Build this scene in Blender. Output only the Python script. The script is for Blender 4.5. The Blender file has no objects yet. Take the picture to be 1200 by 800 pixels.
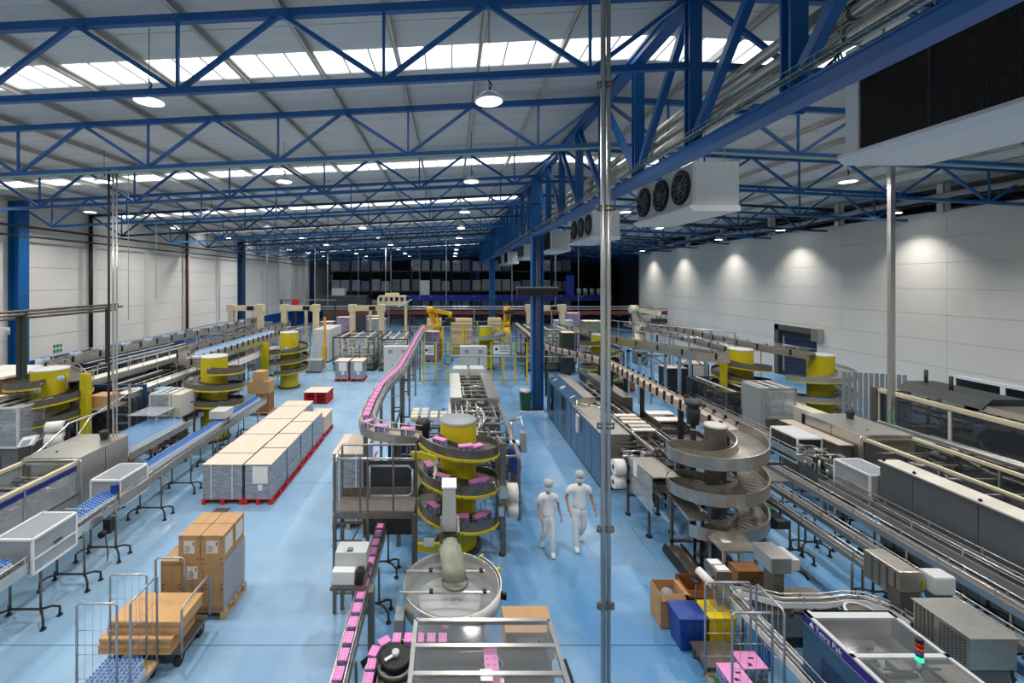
import bpy, math, random
from mathutils import Vector, Matrix
random.seed(7)
C = bpy.context.scene.collection
PI = math.pi
# ---------------------------------------------------------------- camera
# the camera stands on a gallery 6.25 m above the floor, level, shifted lens; X right, Y into the hall
H, F, VX, VY = 6.25, 510.0, 527.0, 328.0
cd = bpy.data.cameras.new('camera'); cam = bpy.data.objects.new('camera', cd); C.objects.link(cam)
cam.location = (0, 0, H); cam.rotation_euler = (PI/2, 0, 0)
cd.sensor_width = 36; cd.lens = F/1200*36
cd.shift_x = (600-VX)/1200; cd.shift_y = -(400-VY)/1200
cd.clip_start = 0.05; cd.clip_end = 300
bpy.context.scene.camera = cam
# ---------------------------------------------------------------- world: overcast daylight above the roof
w = bpy.data.worlds.new('sky'); bpy.context.scene.world = w; w.use_nodes = True
wb = w.node_tree.nodes['Background']; wb.inputs[0].default_value = (0.95, 0.97, 1.0, 1); wb.inputs[1].default_value = 2.8
vs = bpy.context.scene.view_settings
vs.view_transform = 'Standard'; vs.look = 'None'; vs.gamma = 1; vs.exposure = 0.0
try: vs.use_curve_mapping = False
except Exception: pass
LAMP_W = 175.0          # watts of one high bay lamp
WALL_W = 90.0          # watts of a lamp close to the right wall
# ---------------------------------------------------------------- helpers
def lin(c):
    c = c.lstrip('#'); r = [int(c[i:i+2], 16)/255 for i in (0, 2, 4)]
    return tuple((x/12.92 if x <= .04045 else ((x+.055)/1.055)**2.4) for x in r)+(1,)
def mat(name, col, rough=.5, metal=0, noise=0, scale=4, bump=0, spec=.5, emit=0, alpha=1, stretch=None, col2=None):
    m = bpy.data.materials.new(name); m.use_nodes = True
    nt = m.node_tree; b = nt.nodes['Principled BSDF']
    c = lin(col); b.inputs['Base Color'].default_value = c
    b.inputs['Roughness'].default_value = rough; b.inputs['Metallic'].default_value = metal
    b.inputs['Specular IOR Level'].default_value = spec
    if emit:
        b.inputs['Emission Color'].default_value = c; b.inputs['Emission Strength'].default_value = emit
    if alpha < 1: b.inputs['Alpha'].default_value = alpha
    if noise or bump:
        tc = nt.nodes.new('ShaderNodeTexCoord'); mp = nt.nodes.new('ShaderNodeMapping')
        if stretch: mp.inputs['Scale'].default_value = stretch
        nz = nt.nodes.new('ShaderNodeTexNoise'); nz.inputs['Scale'].default_value = scale; nz.inputs['Detail'].default_value = 4
        nt.links.new(tc.outputs['Object'], mp.inputs[0]); nt.links.new(mp.outputs[0], nz.inputs['Vector'])
        if noise:
            mx = nt.nodes.new('ShaderNodeMix'); mx.data_type = 'RGBA'
            d = lin(col2) if col2 else tuple(x*(1-noise) for x in c[:3])+(1,)
            mx.inputs[6].default_value = d; mx.inputs[7].default_value = c
            rp = nt.nodes.new('ShaderNodeMapRange'); rp.inputs[1].default_value = .35; rp.inputs[2].default_value = .65
            nt.links.new(nz.outputs['Fac'], rp.inputs[0]); nt.links.new(rp.outputs[0], mx.inputs[0]); nt.links.new(mx.outputs[2], b.inputs['Base Color'])
        if bump:
            bp = nt.nodes.new('ShaderNodeBump'); bp.inputs['Strength'].default_value = bump; bp.inputs['Distance'].default_value = .02
            nt.links.new(nz.outputs['Fac'], bp.inputs['Height']); nt.links.new(bp.outputs[0], b.inputs['Normal'])
    return m
def at(px, py, Z=0.0):                       # floor-parallel lookup: where a height-Z point seen there stands
    Y = F*(H-Z)/(py-VY); return ((px-VX)*Y/F, Y)
class B:                                     # collects shapes; part() links them as ONE mesh
    def __init__(s): s.v = []; s.f = []; s.smooth = set()
    def _add(s, vs, fs, sm=False):
        o = len(s.v); s.v += vs
        for q in fs:
            if sm: s.smooth.add(len(s.f))
            s.f.append([i+o for i in q])
        return s
    def box(s, x0, y0, z0, x1, y1, z1):
        v = [(x, y, z) for z in (z0, z1) for x, y in ((x0, y0), (x1, y0), (x1, y1), (x0, y1))]
        return s._add(v, [(3, 2, 1, 0), (4, 5, 6, 7), (0, 1, 5, 4), (1, 2, 6, 5), (2, 3, 7, 6), (3, 0, 4, 7)])
    def cbox(s, cx, cy, cz, sx, sy, sz, rz=0):
        c, n = math.cos(rz), math.sin(rz); v = []
        for z in (-sz/2, sz/2):
            for x, y in ((-sx/2, -sy/2), (sx/2, -sy/2), (sx/2, sy/2), (-sx/2, sy/2)):
                v.append((cx+x*c-y*n, cy+x*n+y*c, cz+z))
        return s._add(v, [(3, 2, 1, 0), (4, 5, 6, 7), (0, 1, 5, 4), (1, 2, 6, 5), (2, 3, 7, 6), (3, 0, 4, 7)])
    def _frame(s, p, q):
        p, q = Vector(p), Vector(q); d = (q-p).normalized()
        up = Vector((0, 0, 1)) if abs(d.z) < .98 else Vector((0, 1, 0))
        a = d.cross(up).normalized(); b = a.cross(d).normalized()
        return p, q, a, b
    def beam(s, p, q, w, h):
        p, q, a, b = s._frame(p, q); v = []
        for e in (p, q):
            for i, j in ((-1, -1), (1, -1), (1, 1), (-1, 1)): v.append(tuple(e+a*(i*w/2)+b*(j*h/2)))
        return s._add(v, [(3, 2, 1, 0), (4, 5, 6, 7), (0, 1, 5, 4), (1, 2, 6, 5), (2, 3, 7, 6), (3, 0, 4, 7)])
    def tube(s, p, q, r, n=8, r2=None):
        p, q, a, b = s._frame(p, q); r2 = r if r2 is None else r2; v = []
        for e, rr in ((p, r), (q, r2)):
            for i in range(n):
                t = 2*PI*i/n; v.append(tuple(e+a*(rr*math.cos(t))+b*(rr*math.sin(t))))
        s._add(v, [(i, (i+1) % n, n+(i+1) % n, n+i) for i in range(n)], True)
        o = len(s.v)-2*n
        s.f.append([o+i for i in range(n-1, -1, -1)]); s.f.append([o+n+i for i in range(n)]); return s
    def path(s, pts, r, n=6):
        pts = [Vector(p) for p in pts]; rings = []
        pa = None
        for i, p in enumerate(pts):
            d = (pts[min(i+1, len(pts)-1)]-pts[max(i-1, 0)]).normalized()
            up = Vector((0, 0, 1)) if abs(d.z) < .95 else Vector((0, 1, 0))
            if pa is None: a = d.cross(up).normalized()
            else: a = (pa-d*pa.dot(d)).normalized()
            pa = a; b = a.cross(d).normalized()
            rings.append([tuple(p+a*(r*math.cos(2*PI*k/n))+b*(r*math.sin(2*PI*k/n))) for k in range(n)])
        v = [x for g in rings for x in g]; m = len(rings)
        s._add(v, [(i*n+k, i*n+(k+1) % n, (i+1)*n+(k+1) % n, (i+1)*n+k) for i in range(m-1) for k in range(n)], True)
        o = len(s.v)-m*n
        s.f.append([o+k for k in range(n-1, -1, -1)]); s.f.append([o+(m-1)*n+k for k in range(n)]); return s
    def lathe(s, cx, cy, prof, n=24, a0=0, a1=2*PI, sm=True):
        full = abs(a1-a0-2*PI) < 1e-4; m = n if full else n+1; v = []
        for r, z in prof:
            for i in range(m):
                t = a0+(a1-a0)*i/n; v.append((cx+r*math.cos(t), cy+r*math.sin(t), z))
        fs = []
        for j in range(len(prof)-1):
            for i in range(n):
                k = (i+1) % m if full else i+1
                fs.append((j*m+i, j*m+k, (j+1)*m+k, (j+1)*m+i))
        return s._add(v, fs, sm)
    def cyl(s, cx, cy, z0, z1, r, n=24, r2=None):
        r2 = r if r2 is None else r2
        return s.tube((cx, cy, z0), (cx, cy, z1), r, n, r2)
    def prism(s, poly, axis, t0, t1):        # polygon (u,v) extruded along x, y or z
        n = len(poly); v = []
        for t in (t0, t1):
            for u, w_ in poly: v.append({'x': (t, u, w_), 'y': (u, t, w_), 'z': (u, w_, t)}[axis])
        return s._add(v, [tuple(range(n-1, -1, -1)), tuple(range(n, 2*n))]+[(i, (i+1) % n, n+(i+1) % n, n+i) for i in range(n)])
    def ribbon(s, pts, w0, w1, th):          # flat track through (x,y,z) centre points, from offset w0 to w1 sideways, thickness th
        n = len(pts); v = []
        for i, p in enumerate(pts):
            p = Vector(p); a = Vector(pts[max(i-1, 0)]); b = Vector(pts[min(i+1, n-1)]); d = b-a; d.z = 0; d.normalize()
            sd = Vector((d.y, -d.x, 0))
            for ww, dz in ((w0, 0), (w1, 0), (w1, -th), (w0, -th)): v.append(tuple(p+sd*ww+Vector((0, 0, dz))))
        fs = [(4*i+k, 4*i+(k+1) % 4, 4*i+4+(k+1) % 4, 4*i+4+k) for i in range(n-1) for k in range(4)]
        return s._add(v, fs+[(3, 2, 1, 0), (4*n-4, 4*n-3, 4*n-2, 4*n-1)])
ORG = {}
def wl(o):                                   # world location of an object while everything is unrotated
    l = Vector((0, 0, 0))
    while o: l += Vector(o.location); o = o.parent
    return l
def thing(name, label, cat, loc=(0, 0, 0), group=None):
    o = bpy.data.objects.new(name, None); C.objects.link(o); o.location = loc; o.empty_display_size = .2
    o['label'] = label; o['category'] = cat
    if group: o['group'] = group
    return o
def part(root, name, b, m, label=None, bevel=0):
    l = wl(root) if root else Vector((0, 0, 0))
    me = bpy.data.meshes.new(name); me.from_pydata([(x-l.x, y-l.y, z-l.z) for x, y, z in b.v], [], b.f)
    if b.smooth:
        me.polygons.foreach_set('use_smooth', [i in b.smooth for i in range(len(b.f))])
    me.materials.append(m); me.update()
    o = bpy.data.objects.new(name, me); C.objects.link(o); o.parent = root
    if label: o['label'] = label
    if bevel:
        md = o.modifiers.new('bevel', 'BEVEL'); md.width = bevel; md.segments = 2; md.limit_method = 'ANGLE'
    return o
def solo(name, b, m, label, cat, loc=(0, 0, 0), group=None, bevel=0):    # a thing that is one mesh, origin at loc
    me = bpy.data.meshes.new(name); me.from_pydata([(x-loc[0], y-loc[1], z-loc[2]) for x, y, z in b.v], [], b.f)
    if b.smooth: me.polygons.foreach_set('use_smooth', [i in b.smooth for i in range(len(b.f))])
    me.materials.append(m)
    o = bpy.data.objects.new(name, me); C.objects.link(o); o.location = loc
    o['label'] = label; o['category'] = cat
    if group: o['group'] = group
    if bevel:
        md = o.modifiers.new('bevel', 'BEVEL'); md.width = bevel; md.segments = 2; md.limit_method = 'ANGLE'
    return o
def struct(name, b, m, parent=None):
    o = part(parent, name, b, m)
    if parent is None: o['kind'] = 'structure'
    return o
def dup(o, loc=None, label=None, parent=None, rz=None, group=None):
    c = o.copy(); C.objects.link(c)
    if parent is not None: c.parent = parent
    if loc is not None: c.location = loc
    if rz is not None: c.rotation_euler = (0, 0, rz)
    if label: c['label'] = label
    if group: c['group'] = group
    for ch in KIDS(o): dup(ch, parent=c)
    return c
def KIDS(o): return [x for x in list(o.children)]
def shared(root, name, src, loc):            # another child sharing a mesh
    o = src.copy(); C.objects.link(o); o.parent = root; o.location = loc; return o
NUM = 'first second third fourth fifth sixth seventh eighth ninth tenth eleventh twelfth thirteenth fourteenth fifteenth sixteenth seventeenth eighteenth nineteenth twentieth'.split()
NUM += ['twenty-'+n for n in NUM[:9]]+['thirtieth']+['thirty-'+n for n in NUM[:9]]+['fortieth']+['forty-'+n for n in NUM[:9]]+['fiftieth']+['fifty-'+n for n in NUM[:9]]+['sixtieth']+['sixty-'+n for n in NUM[:9]]
ORD = ['nearest', 'second nearest', 'third nearest', 'fourth nearest', 'fifth nearest', 'sixth nearest', 'seventh nearest', 'eighth nearest', 'ninth nearest', 'tenth nearest', 'eleventh nearest', 'twelfth nearest', 'thirteenth nearest', 'fourteenth nearest', 'fifteenth nearest', 'farthest']
def fill(pts, step):                         # resample a polyline
    out = []
    for a, b in zip(pts, pts[1:]):
        a, b = Vector(a), Vector(b); n = max(1, round((b-a).length/step))
        for i in range(n): out.append(tuple(a.lerp(b, i/n)))
    return out+[tuple(pts[-1])]
# ---------------------------------------------------------------- materials
BLUE = mat('painted blue steel', '#185f9e', .35, noise=.15, scale=1.5)
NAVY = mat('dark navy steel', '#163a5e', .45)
ROOF = mat('grey roof sheet', '#dcdad4', .6, noise=.12, scale=.6, stretch=(.3, 3, 1))
PURL = mat('galvanised cream purlin', '#cfc9bd', .5, noise=.15, scale=2)
WALLM = mat('white insulated wall panel', '#e6e2dc', .5, noise=.06, scale=.5)
WALLR = mat('grey white insulated wall panel', '#dcd8cf', .45, noise=.05, scale=.5)
PILM = mat('white pilaster sheet', '#d8d5d0', .5)
DADO = mat('blue dado', '#17479a', .45)
BLACK = mat('black plastic', '#141416', .5)
DARK = mat('dark anthracite', '#2b2c2f', .5)
RUBBER = mat('black rubber', '#1b1b1b', .75)
SS = mat('brushed stainless', '#c2bcb0', .3, metal=.8, noise=.18, scale=6, stretch=(1, 1, 8))
SSD = mat('dull stainless', '#7f7970', .38, metal=.65, noise=.25, scale=3)
SSL = mat('bright stainless', '#d2cfc8', .28, metal=.8, noise=.1, scale=5)
GALV = mat('galvanised tube', '#b3b8bd', .35, metal=.7, noise=.1, scale=10)
BELT = mat('grey belt', '#605b54', .6, noise=.2, scale=8)
BELTL = mat('pale slat belt', '#b5a79a', .55, noise=.15, scale=8)
YEL = mat('yellow paint', '#c9b812', .42, noise=.12, scale=2)
YELR = mat('robot yellow paint', '#d8a712', .4)
CREAM = mat('cream machine paint', '#d6cbaa', .45, noise=.08, scale=2)
LGREY = mat('light grey enamel', '#c6c8c6', .4, noise=.05, scale=2)
MGREY = mat('mid grey enamel', '#8d9193', .45)
WHITE = mat('white enamel', '#e2e3e2', .4)
OFFW = mat('off white paper', '#e4ded6', .7)
CARD = mat('cardboard', '#bd9467', .75, noise=.1, scale=5)
CARDD = mat('dark cardboard', '#8f6238', .8, noise=.1, scale=5)
CARDP = mat('pale board sheet', '#dcc9b4', .7, noise=.06, scale=4)
WRAP = mat('grey wrapped bottles', '#9ea3ab', .25, noise=.35, scale=5, bump=.4, stretch=(1, 1, 4))
REDP = mat('red plastic pallet', '#c41e28', .45)
WOOD = mat('pale pallet wood', '#c9a878', .75, noise=.2, scale=8, stretch=(1, 8, 1))
BRED = mat('brown red steel', '#6e2d24', .5)
PINK = mat('pink print', '#e78fc8', .5)
PINKS = mat('pink blue carton print', '#9aa3c4', .5, noise=1, scale=22, col2='#4c4a70')
CAPB = mat('blue cap', '#2f7ad6', .35)
BOTL = mat('pale bottle plastic', '#c7d6e6', .2)
NET = mat('dark machine inside', '#2a2b2f', .6, noise=.3, scale=3, col2='#3a3835')
BLUEP = mat('blue plastic', '#173f8f', .4)
BLUEM = mat('blue enamel panel', '#4d6f92', .28, metal=.45, noise=.15, scale=2)
GREENP = mat('dark green plastic', '#1f4a33', .5)
GREEN = mat('green mesh', '#2c7a52', .6)
LENS = mat('lit lamp lens', '#f6faff', .3, emit=9)
def glass(name, col, a=.25, rough=.08):
    m = mat(name, col, rough); nt = m.node_tree; b = nt.nodes['Principled BSDF']; out = nt.nodes['Material Output']
    tr = nt.nodes.new('ShaderNodeBsdfTransparent'); mx = nt.nodes.new('ShaderNodeMixShader'); mx.inputs[0].default_value = a
    nt.links.new(tr.outputs[0], mx.inputs[1]); nt.links.new(b.outputs[0], mx.inputs[2]); nt.links.new(mx.outputs[0], out.inputs[0]); return m
GLASS = glass('clear guard pane', '#c6ccd2', .3)
CLEAR = glass('clear roof pane', '#aab0b6', .1)
SMOKE = glass('smoked guard pane', '#3a4046', .4)
FILM = glass('stretch film', '#b6bbc1', .5, .2)
SKYM = bpy.data.materials.new('opal skylight'); SKYM.use_nodes = True
nt = SKYM.node_tree; nt.nodes.remove(nt.nodes['Principled BSDF']); tl = nt.nodes.new('ShaderNodeBsdfTranslucent'); tl.inputs[0].default_value = (.9, .93, .95, 1)
nt.links.new(tl.outputs[0], nt.nodes['Material Output'].inputs[0])
# floor paint: worn blue epoxy with pale scuffed drifts
FLOORM = bpy.data.materials.new('worn blue epoxy'); FLOORM.use_nodes = True
nt = FLOORM.node_tree; b = nt.nodes['Principled BSDF']; tc = nt.nodes.new('ShaderNodeTexCoord')
def nz(scale, det, sc=(1, 1, 1), dist=0, rough=.55):
    mp = nt.nodes.new('ShaderNodeMapping'); mp.inputs['Scale'].default_value = sc
    n = nt.nodes.new('ShaderNodeTexNoise'); n.inputs['Scale'].default_value = scale; n.inputs['Detail'].default_value = det
    n.inputs['Distortion'].default_value = dist; n.inputs['Roughness'].default_value = rough
    nt.links.new(tc.outputs['Object'], mp.inputs[0]); nt.links.new(mp.outputs[0], n.inputs['Vector']); return n.outputs['Fac']
def rmp(src, a, b_, lo=0, hi=1):
    r = nt.nodes.new('ShaderNodeMapRange'); r.inputs[1].default_value = a; r.inputs[2].default_value = b_; r.inputs[3].default_value = lo; r.inputs[4].default_value = hi
    nt.links.new(src, r.inputs[0]); return r.outputs[0]
def mixc(fac, a, b_):
    m = nt.nodes.new('ShaderNodeMix'); m.data_type = 'RGBA'
    nt.links.new(fac, m.inputs[0])
    for k, x in ((6, a), (7, b_)):
        if isinstance(x, tuple): m.inputs[k].default_value = x
        else: nt.links.new(x, m.inputs[k])
    return m.outputs[2]
c1 = mixc(rmp(nz(.35, 4, (1, .6, 1), .3), .35, .65), lin('#4a83b4'), lin('#6f9fc6'))
c2 = mixc(rmp(nz(.8, 8, (1, .55, 1), .3, .6), .42, .8, 0, .8), c1, lin('#9db9d0'))
c3 = mixc(rmp(nz(2.2, 6, (1, .5, 1), .2), .62, .85, 0, .45), c2, lin('#3a6d99'))
sx = nt.nodes.new('ShaderNodeSeparateXYZ'); nt.links.new(tc.outputs['Object'], sx.inputs[0])
ad = nt.nodes.new('ShaderNodeMath'); ad.operation = 'MULTIPLY_ADD'; ad.inputs[1].default_value = 5.0
nt.links.new(nz(.25, 5, (1, .7, 1)), ad.inputs[0]); nt.links.new(sx.outputs['X'], ad.inputs[2])      # the left aisle is worn paler
c4 = mixc(rmp(ad.outputs[0], 1.8, -1.4, 0, .5), c3, lin('#a3bfd2'))
nt.links.new(c4, b.inputs['Base Color'])
nt.links.new(rmp(nz(.8, 4), .3, .7, .2, .42), b.inputs['Roughness'])
# ================================================================ THE SETTING
WX, RX, Y1 = -21.0, 22.0, 76.0
GX = 4.25                                     # line of the columns under the ridge
def roofz(x): return 11.48-.05*abs(x-GX)
TY = [7.6+4.45*(k-1) for k in range(16)]      # truss planes
SKY = [TY[k]+2.22 for k in (1, 3, 5, 7, 9, 11, 13)]   # a skylight strip in every other bay
SKYW = .5
o = struct('floor', B().box(WX-.3, -4, -.3, 30, Y1, -.03), mat('joint filler', '#2c5c87', .6))
ys = [-4, 1.5, 7.45, 13.4, 19.4, 25.4, 31.4, 37.4, 43.4, 49.4, 55.4, 61.4, 67.4, Y1]
xs = [WX-.3, -9.2, 4.6, 14.0, 30]
for y0, y1 in zip(ys, ys[1:]):
    for x0, x1 in zip(xs, xs[1:]):
        struct('floor_slab', B().box(x0+.006, y0+.008, -.03, x1-.006, y1-.008, 0), FLOORM, o)
# left wall of horizontal sandwich panels between pilasters
WPY = [-4, .6, 5.2, 9.8, 14.3, 18.9, 20.9]+[20.9+4.6*k for k in range(1, 10)]+[Y1]
WPY = [y for y in WPY if y <= Y1]
wl_ = struct('wall_left', B().box(WX-.3, -4, 0, WX-.12, Y1, 10.4), WALLM)
z = 2.2
zz = [2.2+1.17*k for k in range(8)]
for y0, y1 in zip(WPY, WPY[1:]):
    for z0, z1 in zip(zz, zz[1:]):
        struct('wall_panel', B().box(WX-.12, y0+.01, z0+.008, WX, y1-.01, min(z1, 10.32)-.008), WALLM, wl_)
struct('dado', B().box(WX-.12, -4, 0, WX+.03, Y1, 2.18), DADO, wl_)
for k, y in enumerate(WPY[6:-2]):
    if k in (0, 5): continue
    struct('pilaster', B().box(WX, y-.19, 2.2, WX+.2, y+.19, 10.2), PILM, wl_)
    if k in (1, 3): struct('downpipe', B().tube((WX+.32, y-.42, 2), (WX+.32, y-.42, 10), .1, 10), BLACK if k == 1 else mat('dark red pipe', '#5a2226', .5), wl_)
for y in (56.6, 57.9, 62.3): struct('bright_pilaster', B().box(WX, y-.5, 2.2, WX+.5, y+.5, 9.4), WHITE, wl_)
# right hand inner wall
wr = struct('wall_right', B().box(RX+.12, -4, 0, RX+.4, 50.4, 9.3), WALLR)
ry = [-4, 3.8, 8.95, 14.1, 19.25, 24.4, 29.55, 34.7, 39.85, 45.0, 50.5]
for i, (y0, y1) in enumerate(zip(ry, ry[1:])):
    for k in range(8):
        z0 = k*1.17; z1 = min(z0+1.17, 9.37)
        if i == 5 and k < 3:                       # around the roller door
            struct('wall_panel', B().box(RX, y0+.006, z0+.005, RX+.12, 26.08, z1-.005), WALLR, wr)
            struct('wall_panel', B().box(RX, 29.3, z0+.005, RX+.12, y1-.006, z1-.005), WALLR, wr)
            if k == 2: struct('wall_panel', B().box(RX, 26.09, 3.2, RX+.12, 29.3, z1-.005), WALLR, wr)
            continue
        struct('wall_panel', B().box(RX, y0+.006, z0+.005, RX+.12, y1-.006, z1-.005), WALLR, wr)
struct('end_return', B().box(RX+.0, 50.4, 0, 29.8, 50.6, 9.3), WALLR, wr)
struct('coping', B().box(RX-.02, -4, 9.35, RX+.42, 50.6, 9.4), DARK, wr)
d = struct('door_1', B().box(RX+.1, 26.1, 0, RX+.12, 29.2, 3.2), DARK)
struct('door_frame', B().box(RX-.12, 29.0, 0, RX+.1, 29.35, 3.3).box(RX-.12, 26.1, 2.95, RX+.1, 29.35, 3.3), SSD, d)
struct('roller_box', B().box(RX-.35, 25.6, 2.6, RX+.1, 26.1, 3.35), SS, d)
for k in range(9): struct('door_slat', B().box(RX+.02, 26.15, .3*k, RX+.09, 28.95, .3*k+.28), mat('navy door slat', '#222c40', .4) if k == 0 else bpy.data.materials['navy door slat'], d)
struct('door_glazing_bar', B().box(RX-.03, 26.3, 1.6, RX+.02, 28.7, 1.68).box(RX-.03, 28.6, .3, RX+.02, 28.7, 2.6), MGREY, d)
wn = struct('window_1', B().box(RX-.06, 15.6, 1.0, RX+.0, 19.0, 1.12).box(RX-.06, 15.6, 2.0, RX, 19.0, 2.12).box(RX-.06, 15.6, 1.12, RX, 15.72, 2.0).box(RX-.06, 18.88, 1.12, RX, 19, 2.0).box(RX-.06, 17.2, 1.12, RX, 17.35, 2), WHITE)
struct('window_pane', B().box(RX-.02, 15.72, 1.12, RX-.003, 17.2, 2.0), mat('dark window glass', '#1d2327', .1), wn)
struct('window_pane', B().box(RX-.02, 17.35, 1.12, RX-.003, 18.88, 2.0), bpy.data.materials['dark window glass'], wn)
struct('wall_outer', B().box(29.8, -4, 0, 30, Y1, 10.2), mat('dim outer wall', '#6d7177', .6))
struct('wall_back', B().box(WX-.3, -4.2, 0, 30, -4, 11.5), WALLM)
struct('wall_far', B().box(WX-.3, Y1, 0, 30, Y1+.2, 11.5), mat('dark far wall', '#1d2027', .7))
# ceiling: roof sheets with skylight strips let in
ce = struct('ceiling', B().box(WX-.3, -4.2, 11.95, 30, -4.0, 12.0), ROOF)
edges = [-4.2]
for s in SKY: edges += [s-SKYW, s+SKYW]
edges.append(Y1+.2)
for i in range(0, len(edges), 2):
    y0, y1 = edges[i], edges[i+1]
    n = max(1, round((y1-y0)/1.0)); st = (y1-y0)/n
    for xa, xb in ((WX-.3, GX), (GX, 30.2)):
        for j in range(n):
            ya, yb = y0+st*j, y0+st*(j+1)-.0
            za, zb = roofz(xa), roofz(xb)
            # each sheet laps the next with a small step
            struct('roof_sheet', B()._add([(xa, ya, za), (xb, ya, zb), (xb, yb, zb+.012), (xa, yb, za+.012), (xa, ya, za+.1), (xb, ya, zb+.1), (xb, yb, zb+.1), (xa, yb, za+.1)],
                   [(3, 2, 1, 0), (4, 5, 6, 7), (0, 1, 5, 4), (1, 2, 6, 5), (2, 3, 7, 6), (3, 0, 4, 7)]), ROOF, ce)
NX = [GX+1.8*k for k in range(-14, 15)]
sill = B()
SKR = {0: 14.95, 1: 11.35}
for i_, s in enumerate(SKY):                     # right bay beyond the short skylights: plain sheet
    x0 = SKR.get(i_, GX)
    struct('roof_sheet', B()._add([(x0, s-SKYW, roofz(x0)), (30.2, s-SKYW, roofz(30.2)), (30.2, s+SKYW, roofz(30.2)), (x0, s+SKYW, roofz(x0)), (x0, s-SKYW, roofz(x0)+.1), (30.2, s-SKYW, roofz(30.2)+.1), (30.2, s+SKYW, roofz(30.2)+.1), (x0, s+SKYW, roofz(x0)+.1)],
           [(3, 2, 1, 0), (4, 5, 6, 7), (0, 1, 5, 4), (1, 2, 6, 5), (2, 3, 7, 6), (3, 0, 4, 7)]), ROOF, ce)
for s in SKY:
    near = s < 20
    for xa, xb in zip(NX, NX[1:]):
        if xa > GX-.1 and not xb < {0: 15, 1: 11.6}.get(SKY.index(s), 0): continue
        m3 = 3 if near else 1
        for q in range(m3):
            x0 = xa+(xb-xa)*q/m3+.012; x1 = xa+(xb-xa)*(q+1)/m3-.012
            struct('skylight_pane', B()._add([(x0, s-SKYW, roofz(x0)+.03), (x1, s-SKYW, roofz(x1)+.03), (x1, s+SKYW, roofz(x1)+.03), (x0, s+SKYW, roofz(x0)+.03)], [(3, 2, 1, 0)]), SKYM, ce)
            sill.beam((x1+.012, s-SKYW, roofz(x1)+.02), (x1+.012, s+SKYW, roofz(x1)+.02), .03, .05)
part(ce, 'glazing_bar', sill, ROOF)['kind'] = 'stuff'
for x in NX:
    zt = roofz(x)-.02
    struct('purlin', B().box(x-.03, -4, zt-.14, x-.018, Y1, zt).box(x-.03, -4, zt-.14, x+.045, Y1, zt-.128).box(x-.035, -4, zt-.015, x+.045, Y1, zt), PURL, ce)
# ---------------------------------------------------------------- roof trusses
def web(t, p, q, s, m, nm='diagonal'): part(t, nm, B().beam(p, q, s, s), m)
def truss(y, side, m, label, k):
    t = thing('roof_truss', label, 'truss', (GX+side*12, y, 9.5), 'roof trusses')
    top = lambda x: 11.32-.05*abs(x-GX)-.07
    bot = lambda x: 9.99-.05*abs(x-GX)
    xe = GX+side*25.1; xb = GX+side*1.8*13
    part(t, 'top_chord', B().beam((GX, y, top(GX)), (xe, y, top(xe)), .12, .14), m)
    part(t, 'bottom_chord', B().beam((GX, y, bot(GX)), (xb, y, bot(xb)), .1, .11), m)
    for i in range(0, 14):
        x = GX+side*1.8*i; x2 = GX+side*1.8*(i+1)
        if i % 2: web(t, (x, y, bot(x)), (x, y, top(x)), .05, m, 'vertical')
        a = (x, y, bot(x) if i % 2 else top(x)); b_ = (x2, y, top(x2) if i % 2 else bot(x2))
        web(t, a, b_, .075, m)
for k, y in enumerate(TY):
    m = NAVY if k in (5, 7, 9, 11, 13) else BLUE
    nm = ORD[k] if k < 15 else 'farthest'
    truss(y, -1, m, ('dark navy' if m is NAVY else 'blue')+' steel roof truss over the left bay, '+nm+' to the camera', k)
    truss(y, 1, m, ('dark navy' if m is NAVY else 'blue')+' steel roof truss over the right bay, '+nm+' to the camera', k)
# ---------------------------------------------------------------- ridge girder on the column row
for gi, y0 in enumerate((-1.3, 20.95, 43.2)):
    lb = ('nearest', 'middle', 'far')[gi]
    g = thing('ridge_girder', 'deep blue lattice girder running along the column row, '+lb+' span', 'girder', (GX, y0, 8.4), 'ridge girders')
    y1 = y0+22.25
    part(g, 'lower_chord', B().box(GX-.13, y0, 8.38, GX+.13, y1, 8.41).box(GX-.11, y0, 8.41, GX-.09, y1, 8.55).box(GX+.09, y0, 8.41, GX+.11, y1, 8.55).box(GX-.13, y0, 8.55, GX+.13, y1, 8.58), BLUE)
    part(g, 'upper_chord', B().box(GX-.14, y0, 11.1, GX+.14, y1, 11.13).box(GX-.1, y0, 11.13, GX+.1, y1, 11.27).box(GX-.14, y0, 11.27, GX+.14, y1, 11.3), BLUE)
    p = 22.25/10
    for i in range(10):
        ya = y0+p*i; yb = ya+p
        if i == 0: part(g, 'end_post', B().box(GX-.3, ya+.02, 8.58, GX+.2, ya+.06, 11.1).box(GX-.06, ya+.06, 8.58, GX-.02, ya+.3, 11.1).box(GX-.3, ya+.3, 8.58, GX+.2, ya+.33, 11.1), BLUE)
        if i: part(g, 'vertical', B().box(GX-.11, ya-.09, 8.6, GX+.11, ya-.06, 11.16).box(GX-.11, ya+.06, 8.6, GX+.11, ya+.09, 11.16).box(GX-.03, ya-.06, 8.6, GX+.03, ya+.06, 11.16), BLUE)
        part(g, 'diagonal', B().beam((GX, ya, 11.16) if i < 5 else (GX, ya, 8.62), (GX, yb, 8.62) if i < 5 else (GX, yb, 11.16), .13, .12) if False else
             B().beam((GX, ya, 11.14), (GX, yb, 8.62), .13, .12) if i < 5 else B().beam((GX, ya, 8.62), (GX, yb, 11.14), .13, .12), BLUE)
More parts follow.
